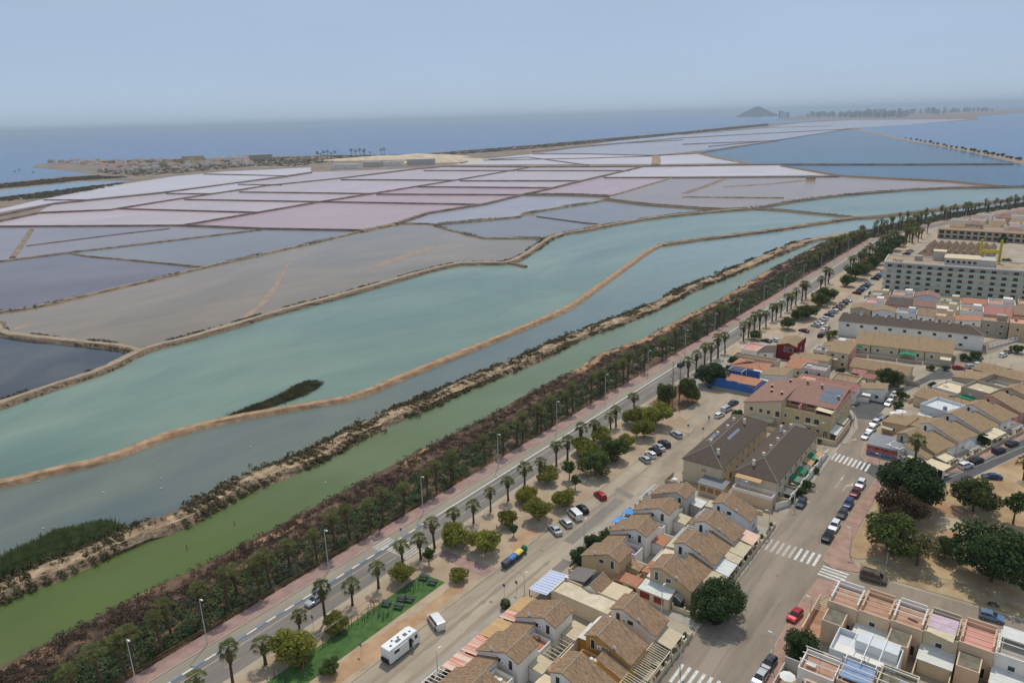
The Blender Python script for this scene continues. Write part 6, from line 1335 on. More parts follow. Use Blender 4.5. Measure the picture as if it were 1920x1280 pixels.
# ---- roof-terrace houses, lower right
cols = [(S_peach, m_floor, S_white), (S_peach, m_floor, S_peach), (S_peach, m_floor, S_white), (S_cream, A_purple, S_cream), (S_peach, S_pink, S_peach), (S_white, m_floorg, S_white), (S_peach, m_floor, S_peach), (S_cream, m_floor, S_white), (S_peach, T_terra, S_peach)]
rt = ['end roof-terrace house with white-framed pergola beside the red pavement', 'roof-terrace house with peach parapet, second from the street end', 'roof-terrace house with white parapet and a dark rug on its terrace', 'roof-terrace house with lilac and cream awnings', 'roof-terrace house with rose-red terrace floor', 'white roof-terrace house with corrugated cover and clutter', 'roof-terrace house beyond the corrugated one', 'cream roof-terrace house with white parapet past the corrugated one', 'roof-terrace house with terracotta terrace at the end of its row']
for k in range(9):
    x = -24.8 + k * 5.06; wm, fm, pm = cols[k]
    T = thing('roof_terrace_house', rt[k], 'house', (x, 121.6 + k * .33, 0)); pbox(T, 'wall', wm, 0, 5.0, 0, 6.6, 0, 5.2); pbox(T, 'terrace_floor', fm, .15, 4.85, .15, 6.4, 5.2, 5.25)
    pbox(T, 'rear_parapet', wm, 0, 5.0, 0, .2, 5.2, 5.75); pbox(T, 'front_parapet', pm, .4, 4.6, 6.4, 6.6, 5.2, 6.5); pbox(T, 'side_parapet', pm, 4.55, 4.8, 1.2, 6.4, 5.25, 6.1); pbox(T, 'side_parapet', pm, .2, .45, 1.2, 6.4, 5.25, 6.1)
    pg = MB()
    for q in range(3): pg.box(-.1, 5.06, 2.2 + q * 1.5, 2.3 + q * 1.5, 6.45, 6.57)
    pg.build('pergola_bars', m_white if pm is S_white else S_peach, T)
    win(T, '-y', 0, 2.4, 3.8, 1.1, 1.0); win(T, '-y', 0, 3.6, 1.3, 1.2, 2.0, nm='door')
    # rear wings
    if k % 2 == 0: pbox(T, 'rear_wing', wm, .3, 3.6, -4.4, -.02, 0, 4.6 - .3 * (k > 2)); pbox(T, 'rear_wing_roof', mat('mossy_roof', srgb(130, 122, 104), .95, scale=.8, col2=srgb(100, 94, 80)), .5, 3.4, -4.2, -.3, 4.6 - .3 * (k > 2), 4.64 - .3 * (k > 2))
    else: shed(T, .1, 4.8, -3.8, -.05, 2.7, 3.0, wm, m_corr, 'y', nm='rear_wing')
    pbox(T, 'yard_wall', S_peach, 4.86, 5.02, -8.2, -.02, 0, 2.0)
    if k == 3: MB().slab([(.5, .5, 6.5), (4.5, .5, 6.4), (4.5, 4.5, 6.6), (.5, 4.5, 6.5)], .04).build('awning', mat('awning_lilac2', srgb(200, 176, 186), .85), T); MB().slab([(.4, -.6, 6.2), (4.4, -.9, 5.9), (4.5, .5, 6.42), (.5, .5, 6.42)], .04).build('awning', A_beige, T)
    if k == 2: MB().sheet([(2.2, 2.6), (3.8, 2.2), (3.9, 2.8), (2.3, 3.2)], 5.27).build('rug', mat('rug', srgb(84, 60, 52), .95), T)
    if k == 5: MB().slab([(.4, 3.2, 6.9), (4.8, 3.2, 6.9), (4.8, 6.2, 7.1), (.4, 6.2, 7.1)], .06).build('canopy', m_corr, T)
T = thing('garden_wall', 'peach garden wall with slatted top along the red pavement', 'wall', (-27.6, 116.5, 0)); MB().box(0, .25, 0, 11.5, 0, 2.0).build('wall', S_peach, T); pbox(T, 'yard_floor', m_floor, .3, 2.8, -4, 11, 0.02, .13)
for k in range(9): MB().box(.1, 2.8, 6.2 + k * .6, 6.3 + k * .6, 2.3, 2.42).build('slat', S_cream, T)
near = [(-24.4, 103.5, 5.4, 5.2, 3.4, 'near roof-terrace house with white parapet corner', S_white, m_floor), (-18.8, 104.5, 5.0, 5.6, 3.3, 'near roof-terrace house with blue shade cloth over its terrace', S_peach, m_floor), (-13.4, 104.5, 5.2, 6.5, 4.4, 'near flat house with mossy rubble roof', S_cream, mat('mossy_roof2', srgb(140, 130, 108), .95, scale=.8, col2=srgb(96, 90, 74))),
        (-7.6, 104, 5.2, 6.2, 3.0, 'near house with pale green roof sheet', S_cream, A_grn2), (-2, 104.5, 8, 6.4, 3.8, 'near house with grey panelled canopy on timber posts', S_peach, m_grey), (7, 105, 9, 7, 4.0, 'near white house with a row of small dark windows', S_white, m_corr), (-22.6, 96, 8, 6, 3.2, 'near house in the corner with rose-red yard', S_peach, S_rose if False else S_pink), (-13, 96, 9, 6, 3.4, 'near flat house behind the mossy roof', S_peach, m_floor), (-3, 96, 9, 6, 3.4, 'near peach flat house at the picture corner', S_peach, m_floor)]
for x, y, w_, d, h, l_, wm, fm in near:
    T = house(x, y, w_, d, h, l_, wm, roof='flat', floor=fm, par=.9, wins=(2, 0), name='roof_terrace_house')
    mb = MB()
    for q in range(3): mb.box(-.1, w_ + .1, .9 + q * 1.7, 1.0 + q * 1.7, h + 1.9, h + 2.02)
    for a in (.1, w_ - .1):
        for b in (.9, 4.4): mb.box(a - .06, a + .06, b, b + .12, h + .1, h + 1.9)
    mb.build('pergola', m_white if x < -12 else S_peach, T)
    if 'blue shade' in l_: MB().slab([(.3, .5, h + 1.2), (4.8, .5, h + 1.4), (4.8, 4.5, h + 1.85), (.3, 4.5, h + 1.8)], .03).build('shade_cloth', mat('shade_blue', srgb(140, 158, 186), .9, var=.15), T)
    if 'grey panelled' in l_: MB().slab([(.5, .2, h + 1.8), (7.5, .2, h + 1.8), (7.5, 5.5, h + 2.2), (.5, 5.5, h + 2.2)], .08).build('canopy', mat('grey_panels', srgb(140, 142, 146), .7, var=.1, scale=1), T)
T = thing('roof_terrace_house', 'pale blue stepped house with white stair terraces among the peach houses', 'house', (-21.5, 110.6, 0)); pbox(T, 'wall', S_sky, 0, 10, 0, 6.4, 0, 3.6); parapet(T, 0, 10, 0, 6.4, 3.6, 1.0, S_sky); pbox(T, 'upper_room', S_sky, 3.2, 9.6, 3.4, 6.2, 3.62, 5.4); pbox(T, 'terrace_floor', S_white, .2, 9.8, .2, 3.3, 3.6, 3.65)
mb = MB()
for k in range(3): mb.box(3 + k * 2.2, 3.12 + k * 2.2, -2.4, 6.2, 5.6, 5.72)
mb.build('pergola_bars', m_white, T); win(T, '-y', 0, 2.5, 1.8, 1.1, 1.1)
T = thing('garden_wall', 'grey-white garden wall with a white parasol yard beside the parked convertible', 'wall', (-27.4, 100, 0)); MB().box(0, 3.2, 7, 7.2, 0, 2.4).box(0, .2, 0, 7, 0, 1.4).build('wall', S_grey, T)
o = MB()
for k in range(8):
    a0, a1 = 6.283 * k / 8, 6.283 * (k + 1) / 8; o.add([(1.7, 3, 2.6), (1.7 + 1.3 * math.cos(a0), 3 + 1.3 * math.sin(a0), 2.1), (1.7 + 1.3 * math.cos(a1), 3 + 1.3 * math.sin(a1), 2.1)], [(0, 1, 2)])
o.tube((1.7, 3, 0), (1.7, 3, 2.55), .04, n=6)
T2 = thing('parasol', 'white parasol open in the small walled yard beside the parked convertible', 'parasol', (-27.4, 100, 0)); o.build('parasol_canopy', m_white, T2)
# ================================================================== vehicles
def paint(n, c, metal=.25, rough=.28): return mat('car_' + n, srgb(*c), rough, var=.02, metal=metal, spec=.5, space='O')
CP = {k: paint(k, c) for k, c in dict(white=(232, 232, 230), silver=(182, 184, 186), grey=(112, 116, 120), dark=(58, 62, 68), black=(26, 27, 30), blue=(52, 68, 104), red=(168, 32, 40), maroon=(104, 28, 34), bronze=(116, 100, 88), lblue=(112, 140, 172), gold=(170, 160, 136)).items()}
m_cgl = mat('car_glass', srgb(34, 40, 46), .08, var=.1, spec=.7, space='O'); m_tyre = mat('tyre', srgb(30, 30, 31), .9); m_rim = mat('rim', srgb(160, 162, 165), .35, metal=.6, var=.05); m_hl = mat('headlight', srgb(222, 226, 230), .1, var=.02, spec=.7); m_tl = mat('tail_light', srgb(150, 22, 24), .25, var=.05); m_plast = mat('dark_plastic', srgb(40, 41, 43), .7)
# profile rows: y along the car (front positive), z of belt, z of top, half width at belt, half width at top
SHAPES = {'hatch': (4.0, .88, [(-2.0, .62, .70, .70), (-1.95, .9, .95, .74), (-1.7, .95, 1.38, .6), (-1.2, .95, 1.47, .62), (.1, .93, 1.47, .62), (.95, .93, .97, .8), (1.6, .84, .88, .76), (1.93, .68, .72, .64), (2.0, .5, .54, .6)]),
          'sedan': (4.5, .88, [(-2.25, .6, .7, .7), (-2.2, .92, .97, .74), (-1.55, .97, 1.02, .78), (-1.0, .96, 1.4, .6), (-.4, .95, 1.44, .62), (.3, .94, 1.42, .61), (1.15, .93, .97, .8), (1.8, .84, .88, .76), (2.18, .68, .72, .64), (2.25, .5, .54, .6)]),
          'suv': (4.4, .92, [(-2.2, .66, .8, .74), (-2.16, 1.0, 1.06, .8), (-1.95, 1.04, 1.55, .66), (-1.3, 1.04, 1.64, .68), (.2, 1.02, 1.63, .67), (1.0, 1.02, 1.07, .84), (1.75, .96, 1.0, .82), (2.12, .8, .84, .7), (2.2, .55, .6, .66)]),
          'van': (4.9, .96, [(-2.45, .7, .9, .86), (-2.42, 1.05, 1.86, .8), (-2.2, 1.08, 1.94, .8), (.4, 1.08, 1.94, .8), (1.0, 1.06, 1.84, .76), (1.75, 1.04, 1.1, .84), (2.25, .9, .95, .8), (2.42, .72, .78, .74), (2.45, .5, .6, .7)])}
def car_meshes(kind):
    L, hw, rows = SHAPES[kind]; mb = MB(); k = 8
    for y, zb, zt, wt in rows:
        e = 1.0 if abs(y) < L / 2 - .3 else .9
        zt = max(zt, zb + .03); cab = zt - zb > .2
        mb.v += [(-hw * .94 * e, y, .24), (-hw * e, y, .5), (-hw * (.97 if cab else .98) * e, y, zb), (-wt * (1 if cab else .9), y, zt), (wt * (1 if cab else .9), y, zt), (hw * (.97 if cab else .98) * e, y, zb), (hw * e, y, .5), (hw * .94 * e, y, .24)]
    n = len(rows)
    for i in range(n - 1):
        for q in range(k): a = i * k; mb.f.append((a + q, a + (q + 1) % k, a + k + (q + 1) % k, a + k + q)); mb.m.append(0)
    mb.f += [tuple(range(k))[::-1], tuple((n - 1) * k + q for q in range(k))]; mb.m += [0, 0]
    body = mb.mesh('body', CP['white'])
    cabi = [i for i, r in enumerate(rows) if r[2] - r[1] > .2]; a, b = cabi[0], cabi[-1]
    def quad(i, j, off, sh=.1):   # window across the car between row i and j
        y0, zb0, zt0, w0 = rows[i]; y1, zb1, zt1, w1 = rows[j]
        lo_ = [Vector((-w1 * .92, y1, zt1)), Vector((w1 * .92, y1, zt1))]; hi = [Vector((w0 * .9, y0, zt0)), Vector((-w0 * .9, y0, zt0))]
        p = [lo_[0].lerp(hi[1], .1), lo_[1].lerp(hi[0], .1), hi[0].lerp(lo_[1], .08), hi[1].lerp(lo_[0], .08)]
        nr = (p[1] - p[0]).cross(p[2] - p[0]).normalized(); nr = nr if nr.z > 0 else -nr
        p = [q + nr * .015 for q in p]; f = (0, 1, 2, 3); 
        if (p[1] - p[0]).cross(p[2] - p[0]).dot(nr) < 0: f = f[::-1]
        return MB().add(p, [f])
    ws = quad(b, b + 1, 1).mesh('windscreen', m_cgl); rw = quad(a, a - 1, 1).mesh('rear_window', m_cgl)
    sides = []
    for s_ in (-1, 1):
        g = MB()
        for i, j in zip(cabi[:-1], cabi[1:]):
            y0, zb0, zt0, w0 = rows[i]; y1, zb1, zt1, w1 = rows[j]
            if y1 - y0 < .3: continue
            seg = 2 if y1 - y0 > 1.3 else 1
            for q in range(seg):
                f0, f1 = q / seg + .03, (q + 1) / seg - .03
                def pt(f, h):
                    y = y0 + (y1 - y0) * f; zb = zb0 + (zb1 - zb0) * f; zt = zt0 + (zt1 - zt0) * f; w_ = w0 + (w1 - w0) * f
                    return (s_ * (hw * .97 + (w_ - hw * .97) * h + .018), y, zb + (zt - zb) * h)
                p = [pt(f0, .12), pt(f1, .12), pt(f1, .84), pt(f0, .84)]; g.add(p, [(0, 1, 2, 3) if s_ > 0 else (3, 2, 1, 0)])
        # quarter by the windscreen pillar
        y0, zb0, zt0, w0 = rows[b]; y1, zb1, zt1, w1 = rows[b + 1]
        p = [(s_ * (hw * .97 + .018), y0 + .03, zb0 + .05), (s_ * (hw * .97 + .012), y0 + (y1 - y0) * .75, zb1 + .05), (s_ * (w0 + .03), y0 + .08, zb0 + (zt0 - zb0) * .84)]
        g.add(p, [(0, 1, 2) if s_ > 0 else (2, 1, 0)])
        sides.append(g.mesh('side_window', m_cgl))
    hl = MB().box(-.17, .17, -.05, .03, -.07, .07).mesh('headlight', m_hl); tl = MB().box(-.14, .14, -.03, .04, -.1, .1).mesh('tail_light', m_tl)
    return L, hw, body, ws, rw, sides, hl, tl, rows
wheel_m = MB().tube((-.1, 0, 0), (.1, 0, 0), .31, n=14).mesh('wheel', m_tyre); rim_m = MB().tube((-.105, 0, 0), (.105, 0, 0), .19, n=10).mesh('rim', m_rim)
mir_m = MB().ell((0, 0, 0), (.1, .06, .08), 6, 4).mesh('mirror', m_plast)
CM = {k: car_meshes(k) for k in SHAPES}
HUB = {}
def car(kind, col, x, y, head, label, group=None, full=True, z=0.012, sc_=1.0):
    L, hw, body, ws, rw, sides, hl, tl, rows = CM[kind]
    nm = {'hatch': 'hatchback_car', 'sedan': 'saloon_car', 'suv': 'sport_utility_car', 'van': 'van'}[kind]
    T = thing(nm, label, 'van' if kind == 'van' else 'car', (x, y, z), head, group); T.scale = (sc_,) * 3
    b = link('body', body, T); b.material_slots[0].link = 'OBJECT'; b.material_slots[0].material = CP[col]
    link('windscreen', ws, T); link('rear_window', rw, T)
    for s_ in sides: link('side_window', s_, T)
    for sx_ in (-1, 1):
        for yy in (L * .305, -L * .3):
            w_ = link('wheel', wheel_m, T, (sx_ * (hw - .09), yy, .31))
            if full: link('rim', rim_m, w_)
        if full:
            link('headlight', hl, T, (sx_ * hw * .66, L / 2 - .12, .68)); link('tail_light', tl, T, (sx_ * hw * .74, -L / 2 + .03, .8)); link('mirror', mir_m, T, (sx_ * (hw + .08), L * .17, 1.0))
    return T
def hd(a, b):   # heading of a car from the pixel of its tail to that of its nose
    p, q = P(*a), P(*b); return math.atan2(-(q[0] - p[0]), q[1] - p[1]), ((p[0] + q[0]) / 2, (p[1] + q[1]) / 2)
def carpx(kind, col, tail, nose, label, group=None, full=True, snap=None, z=.012):
    h, c_ = hd(tail, nose)
    if snap is not None: h = snap
    return car(kind, col, c_[0], c_[1], h, label, group, full, z)
NW = R(62)   # bays slanting to the kerb
for k, c, a, b, l_ in (('sedan', 'silver', (1054, 1001), (1028, 992), 'silver saloon parked at the kerb opposite the ball-crowned trees, end of its row'), ('hatch', 'silver', (1072, 987), (1050, 979), 'pale silver hatchback between the silver saloon and the small white van'),
                       ('van', 'white', (1087, 971), (1068, 965), 'small white van parked between the silver hatchback and the black car'), ('hatch', 'black', (1101, 961), (1083, 954), 'black hatchback parked beside the small white van'),
                       ('hatch', 'red', (1135, 937), (1116, 927), 'red hatchback parked alone along the sandy strip'), ('hatch', 'silver', (1219, 867), (1199, 861), 'silver hatchback at the near end of five cars parked side by side'),
                       ('hatch', 'white', (1230, 858), (1210, 852), 'white hatchback second in the five parked side by side'), ('sedan', 'black', (1239, 852), (1218, 845), 'black saloon in the middle of five parked side by side'), ('sedan', 'silver', (1247, 845), (1224, 838), 'silver saloon fourth in the five parked side by side'),
                       ('suv', 'dark', (1257, 839), (1234, 831), 'dark grey car at the far end of five parked side by side'), ('suv', 'silver', (1279, 821), (1256, 814), 'silver-grey car parked by the sandy tongue of the car park')):
    carpx(k, c, a, b, l_, snap=NW)
car('hatch', 'white', *P(1349, 781), R(-8), 'small white hatchback parked behind the silver people carrier'); car('van', 'silver', *P(1362, 770), R(-8), 'silver people carrier with white roof between two cars', sc_=.95); car('sedan', 'dark', *P(1375, 758), R(-8), 'dark saloon parked before the silver people carrier')
car('hatch', 'red', *P(1386, 735), R(90), 'red hatchback parked under the blue garden wall'); car('hatch', 'dark', *P(1306, 706), R(25), 'dark hatchback standing beside the dense round tree'); car('hatch', 'dark', *P(1277, 686), R(0), 'dark car driving on the seaside road past the bare conifers'); car('suv', 'white', *P(1509, 534), R(0), 'white car with bright reflections driving far along the seaside road')
car('sedan', 'dark', *P(1436, 641), R(80), 'dark saloon parked behind the pink roof terrace', full=False); car('hatch', 'white', *P(1452, 640), R(80), 'white hatchback parked behind the pink roof terrace', full=False); car('sedan', 'maroon', *P(1507, 622), R(75), 'maroon saloon parked at the near end of the far sandy strip', full=False)
row = [(1519, 611, 'silver'), (1525, 606, 'white'), (1531, 603, 'silver'), (1536, 598, 'white'), (1544, 591, 'blue'), (1551, 585, 'silver'), (1556, 583, 'white'), (1562, 579, 'maroon'), (1567, 574, 'gold'), (1572, 569, 'dark'), (1580, 564, 'silver'), (1597, 550, 'maroon'), (1602, 545, 'blue'), (1606, 541, 'lblue'), (1610, 538, 'dark'), (1615, 535, 'lblue'), (1620, 532, 'silver'), (1630, 523, 'dark'), (1634, 519, 'dark'), (1638, 516, 'lblue'), (1642, 513, 'white'), (1647, 509, 'blue'), (1698, 482, 'dark'), (1703, 478, 'dark'), (1707, 475, 'silver'), (1711, 472, 'grey')]
for i, (a, b, c) in enumerate(row):
    x, y = P(a, b); car(('hatch', 'sedan', 'suv')[i % 3], c, -82.6, y, R(72), '%s car in the slanting rank beside the far sandy strip' % {'lblue': 'light blue', 'gold': 'beige'}.get(c, c), '%s cars in the far slanting rank' % c, full=False)
for a, b, c, l_ in ((1539, 631, 'black', 'black car parked by the green bush of the white garage'), (1545, 621, 'white', 'white car next to the black one by the white garage'), (1551, 616, 'silver', 'silver car parked furthest from the white garage'), (1625, 558, 'silver', 'gleaming silver car near the purple sunshade'), (1633, 551, 'dark', 'dark car parked before the hotel corner townhouses')): 
    x, y = P(a, b); car('suv' if c == 'black' else 'hatch', c, max(min(x, -73.4), -78), y, R(-3), l_, full=False)
for i, (a, b, k, c, l_) in enumerate(((1631, 916, 'suv', 'white', 'white car last in the line parked along the dry park'), (1621, 932, 'suv', 'maroon', 'dark red car parked between the white and the dark blue car'), (1608, 953, 'suv', 'blue', 'dark blue-green car third in the line along the dry park'), (1598, 972, 'hatch', 'dark', 'dark grey hatchback in the line along the dry park'), (1584, 996, 'suv', 'white', 'white sport utility car glinting in the line along the dry park'), (1571, 1016, 'suv', 'black', 'black car at the head of the line nearest the red paving'))):
    x, y = P(a, b); car(k, c, -32.4, y, R(180), l_)
car('hatch', 'dark', *P(1502, 947), R(180), 'dark grey hatchback parked below the white garden wall'); car('hatch', 'white', *P(1624, 821), R(170), 'white hatchback parked below the low tan patio house'); car('hatch', 'white', *P(1633, 808), R(170), 'white car between two others by the low tan patio house'); car('suv', 'white', *P(1640, 797), R(170), 'white pick-up cab in front of the grey trailer')
for a, b, c, l_ in ((1665, 759, 'white', 'white car at the bend of the dark road'), (1671, 750, 'silver', 'silver car second at the bend of the dark road'), (1676, 743, 'white', 'small white car third at the bend of the dark road')): car('hatch', c, *P(a, b), R(178), l_)
T = thing('trailer', 'grey flat trailer with load parked behind the white pick-up', 'trailer', (*P(1655, 785), .012), R(-10)); MB().box(-.95, .95, -1.9, 1.9, .6, .72).build('bed', m_grey, T)
for s_ in (-1, 1):
    link('wheel', wheel_m, T, (s_ * .85, -.4, .31)); MB().box(s_ * .95 - .04, s_ * .95 + .04, -1.9, 1.9, .72, 1.1).build('side_board', m_grey, T)
car('hatch', 'red', *P(1797, 692), R(-60), 'dark pink-red hatchback driving on the dark road by the tan row'); car('hatch', 'silver', *P(1821, 690), R(-50), 'silver hatchback parked behind the tan row corner', full=False); car('hatch', 'white', *P(1836, 686), R(-50), 'white car half hidden by the beige back house', full=False); car('hatch', 'white', *P(1880, 668), R(-20), 'white car shining up the side street', full=False); car('hatch', 'gold', *P(1890, 661), R(-20), 'beige car parked up the side street', full=False)
car('sedan', 'blue', *P(1859, 897), R(-62 - 180), 'dark blue saloon parked on the dry earth'); car('suv', 'white', *P(1810, 876), R(-28), 'white sport utility car parked first along the turned terrace'); car('sedan', 'black', *P(1831, 866), R(-24), 'black saloon parked behind the white sport utility car'); car('suv', 'dark', *P(1872, 847), R(-24), 'dark car parked beside the leafy pergola'); car('sedan', 'dark', *P(1897, 834), R(-24), 'dark saloon with glinting roof furthest along the turned terrace')
car('van', 'bronze', *P(1637, 1087), R(-87), 'bronze-brown passenger van with roof rack by the red paving'); 
T = thing('roof_rack', 'black bar roof rack on the bronze-brown van', 'roof rack', (*P(1637, 1087), 1.97), R(-87)); mb = MB()
for k in range(6): mb.box(-.72, .72, -2.0 + k * .42, -1.95 + k * .42, .05, .09)
mb.box(-.76, -.7, -2.05, .2, 0, .1).box(.7, .76, -2.05, .2, 0, .1).build('bars', m_plast, T)
car('hatch', 'red', *P(1490, 1158), R(172), 'red hatchback with reflecting windscreen by the red pavement'); car('hatch', 'dark', *P(1441, 1249), R(176), 'dark soft-topped car parked by the walled yard'); car('hatch', 'silver', *P(1424, 1276), R(176), 'silver car parked bumper to bumper with the dark soft-top'); car('hatch', 'lblue', *P(1858, 1160), R(-85), 'light blue hatchback parked behind the roof-terrace houses'); car('hatch', 'black', *P(1334, 1160), R(60), 'black car parked under the big corner tree')
car('sedan', 'silver', *P(592, 1128), R(180), 'silver car driving on the seaside road beside the palms', sc_=.97); carpx('van', 'white', (829, 1184), (808, 1156), 'white passenger van pulling out beside the motorhome')
# motorhome
T = thing('motorhome', 'large white motorhome with open side door parked along the exercise pad', 'motorhome', (-83.25, 72.0, .012), 0)
m_mh = mat('motorhome_white', srgb(236, 236, 232), .4, var=.03, spec=.4)
mb = MB(); rows = [(-3.7, .45, 3.0, 1.1, 1.05), (-3.6, .4, 3.08, 1.15, 1.1), (2.4, .4, 3.08, 1.15, 1.1), (3.1, .4, 2.9, 1.13, 1.02), (3.55, .42, 1.9, 1.1, 1.0), (3.75, .5, 1.2, 1.02, .95)]
for y, z0, z1, a, b in rows: mb.v += [(-a, y, z0), (-a, y, (z0 + z1) / 2 + .3 if z1 > 2.5 else z1 - .1), (-b, y, z1), (b, y, z1), (a, y, (z0 + z1) / 2 + .3 if z1 > 2.5 else z1 - .1), (a, y, z0)]
for i in range(len(rows) - 1):
    for q in range(6): a = i * 6; mb.f.append((a + q, a + (q + 1) % 6, a + 6 + (q + 1) % 6, a + 6 + q)); mb.m.append(0)
mb.f += [tuple(range(6))[::-1], tuple((len(rows) - 1) * 6 + q for q in range(6))]; mb.m += [0, 0]
mb.build('body', m_mh, T)
MB().add([(-.95, 3.14, 2.82), (.95, 3.14, 2.82), (.98, 3.6, 1.95), (-.98, 3.6, 1.95)], [(3, 2, 1, 0)]).build('windscreen', m_cgl, T)
for s_ in (-1, 1): MB().box(s_ * 1.13, s_ * 1.165, 2.35, 3.0, 1.55, 2.35).build('cab_window', m_cgl, T); MB().box(s_ * 1.14, s_ * 1.165, -2.6, -1.4, 1.7, 2.3).build('side_window', m_cgl, T)
for yy in (2.3, -1.9):
    for s_ in (-1, 1): w_ = link('wheel', wheel_m, T, (s_ * 1.02, yy, .33)); link('rim', rim_m, w_)
MB().box(1.13, 1.17, .9, 1.55, .55, 2.45).build('door_opening', m_dark, T); d_ = MB().box(1.17, 1.75, 1.56, 1.6, .6, 2.45).build('door', m_mh, T); MB().box(1.3, 1.6, 1.54, 1.62, 1.6, 2.2).build('door_window', m_cgl, d_)
for (x, y, w_, l_) in ((.25, 2.0, .35, .35), (.2, .9, .7, .7), (-.3, -.3, .35, .35), (.3, -.9, .6, 1.0), (-.5, -1.6, .35, .35), (.3, -2.6, .4, .4)): MB().box(x - w_ / 2, x + w_ / 2, y - l_ / 2, y + l_ / 2, 3.08, 3.16).build('roof_hatch', mat('roof_hatch', srgb(110, 112, 114), .3), T)
MB().box(1.12, 1.3, -2.6, .6, 2.5, 2.62).build('awning_case', m_mh, T); bk_ = MB()
for s_ in (-.55, .55):
    for k in range(10):
        a0, a1 = 6.283 * k / 10, 6.283 * (k + 1) / 10; bk_.tube((s_ + .35 * math.cos(a0), -3.95, .95 + .35 * math.sin(a0)), (s_ + .35 * math.cos(a1), -3.95, .95 + .35 * math.sin(a1)), .04, n=4)
bk_.box(-.9, .9, -4.05, -3.85, .5, 1.25).build('bicycle_rack', m_plast, T)

# ---- street furniture
m_pole = mat('lamp_pole', srgb(196, 196, 190), .5, var=.05); m_lamp = mat('lamp_head', srgb(214, 212, 204), .5, var=.04)
def lamp(x, y, h, aim, label, group, globe=False, z=0.0):
    T = thing('street_lamp', label, 'street lamp', (x, y, z), 0, group); MB().tube((0, 0, 0), (0, 0, h), .11, .06, 8).build('pole', m_pole, T)
    if globe: MB().ell((0, 0, h + .2), (.28, .28, .28), 10, 8).build('globe', m_lamp, T, smooth=True)
    else:
        c_, s_ = math.cos(aim), math.sin(aim)
        MB().tube((0, 0, h - .05), (c_ * .5, s_ * .5, h + .08), .045, n=6).build('arm', m_pole, T); MB().ell((c_ * .75, s_ * .75, h + .08), (.45 if abs(c_) > .5 else .2, .2 if abs(c_) > .5 else .45, .1), 10, 6).build('lamp_head', m_lamp, T, smooth=True)
    return T
lf = [(254, 1285), (386, 1205), (617, 1069), (793, 961), (930, 874), (1041, 808), (1132, 753), (1208, 704), (1273, 661), (1330, 628), (1376, 600), (1419, 572), (1455, 548), (1490, 527), (1518, 506), (1546, 491), (1571, 476)]
for a, b in lf:
    x, y = P(a, b, .12); lamp(-113.45, y, 9.7, 0, 'tall pale lamp post on the pink promenade beside the cycle lane', 'promenade lamp posts', z=.12)
for k in range(9): lamp(edge_x(590 + k * 31) + 12, 590 + k * 31, 9.7, 0, 'tall pale lamp post on the pink promenade beside the cycle lane', 'promenade lamp posts', z=.0)
for a, b, l_ in ((822, 1276, 'slim lamp post beside the white pergola on the parking road'), (984, 1128, 'slim lamp post at the lilac canopy corner'), (1095, 1021, 'slim lamp post behind the ball-crowned garden trees'), (1402, 948, 'slim lamp post before the white terrace wall'), (1240, 1152, 'lamp post over the alley beside the corner tree'), (1275, 1256, 'lamp post on the corner pavement of the near terrace'),
                 (1488, 953, 'lamp post by the white curved wall at the parked grey car'), (1447, 1245, 'lamp post next to the dark soft-topped car'), (1517, 1175, 'lamp post on the red pavement by the red hatchback'), (1645, 893, 'lamp post at the painted corner house'), (1593, 1040, 'lamp post on red paving behind the black car'), (1440, 1005, 'short lamp post at the far end of the middle block'), (1545, 832, 'lamp post at the ochre apartment house front wall'), (1600, 800, 'lamp post on the corner by the apartment side wall'), (1838, 668, 'dark lamp post on the corner of the side street')):
    x, y = P(a, b); lamp(x, y, 6.2, R(90) if a < 1300 else R(180), l_, None)
lamp(*P(1662, 1058), 3.6, 0, 'low globe lamp on the verge behind the bronze van', None, True)
def sign(x, y, h, col, label, shape='round', group=None, rz=R(180)):
    T = thing('road_sign', label, 'sign', (x, y, .02), rz, group); MB().tube((0, 0, 0), (0, 0, h), .04, n=6).build('post', m_pole, T)
    if shape == 'round': MB().tube((0, .05, h), (0, .09, h), .34, n=16).build('plate', col, T)
    else: MB().box(-.32, .32, .05, .09, h - .35, h + .35).build('plate', col, T)
m_sgrey = mat('sign_back', srgb(120, 122, 124), .5); m_sblue = mat('sign_blue', srgb(44, 84, 160), .5)
for a, b, h_, c_, s_, l_ in ((946, 1116, 2.4, m_sblue, 'round', 'round blue road sign beside the clipped shrub'), (969, 1112, 2.6, m_sgrey, 'sq', 'square grey road sign at the entrance of the alley'), (588, 1178, 2.6, m_sgrey, 'sq', 'road sign between two palms on the seaside road'), (1290, 813, 2.7, m_sgrey, 'sq', 'grey sign on the sandy tongue of the car park'), (1318, 819, 2.6, m_sgrey, 'sq', 'grey sign across from the sandy tongue'), (753, 1010, 2.5, m_sblue, 'sq', 'crossing sign at the promenade zebra'), (678, 1227, 2.2, m_sgrey, 'sq', 'information board on the exercise pad edge'), (1645, 910, 2.3, m_sgrey, 'round', 'round sign on the corner pavement of the painted house')):
    sign(*P(a, b), h_, c_, l_, s_)
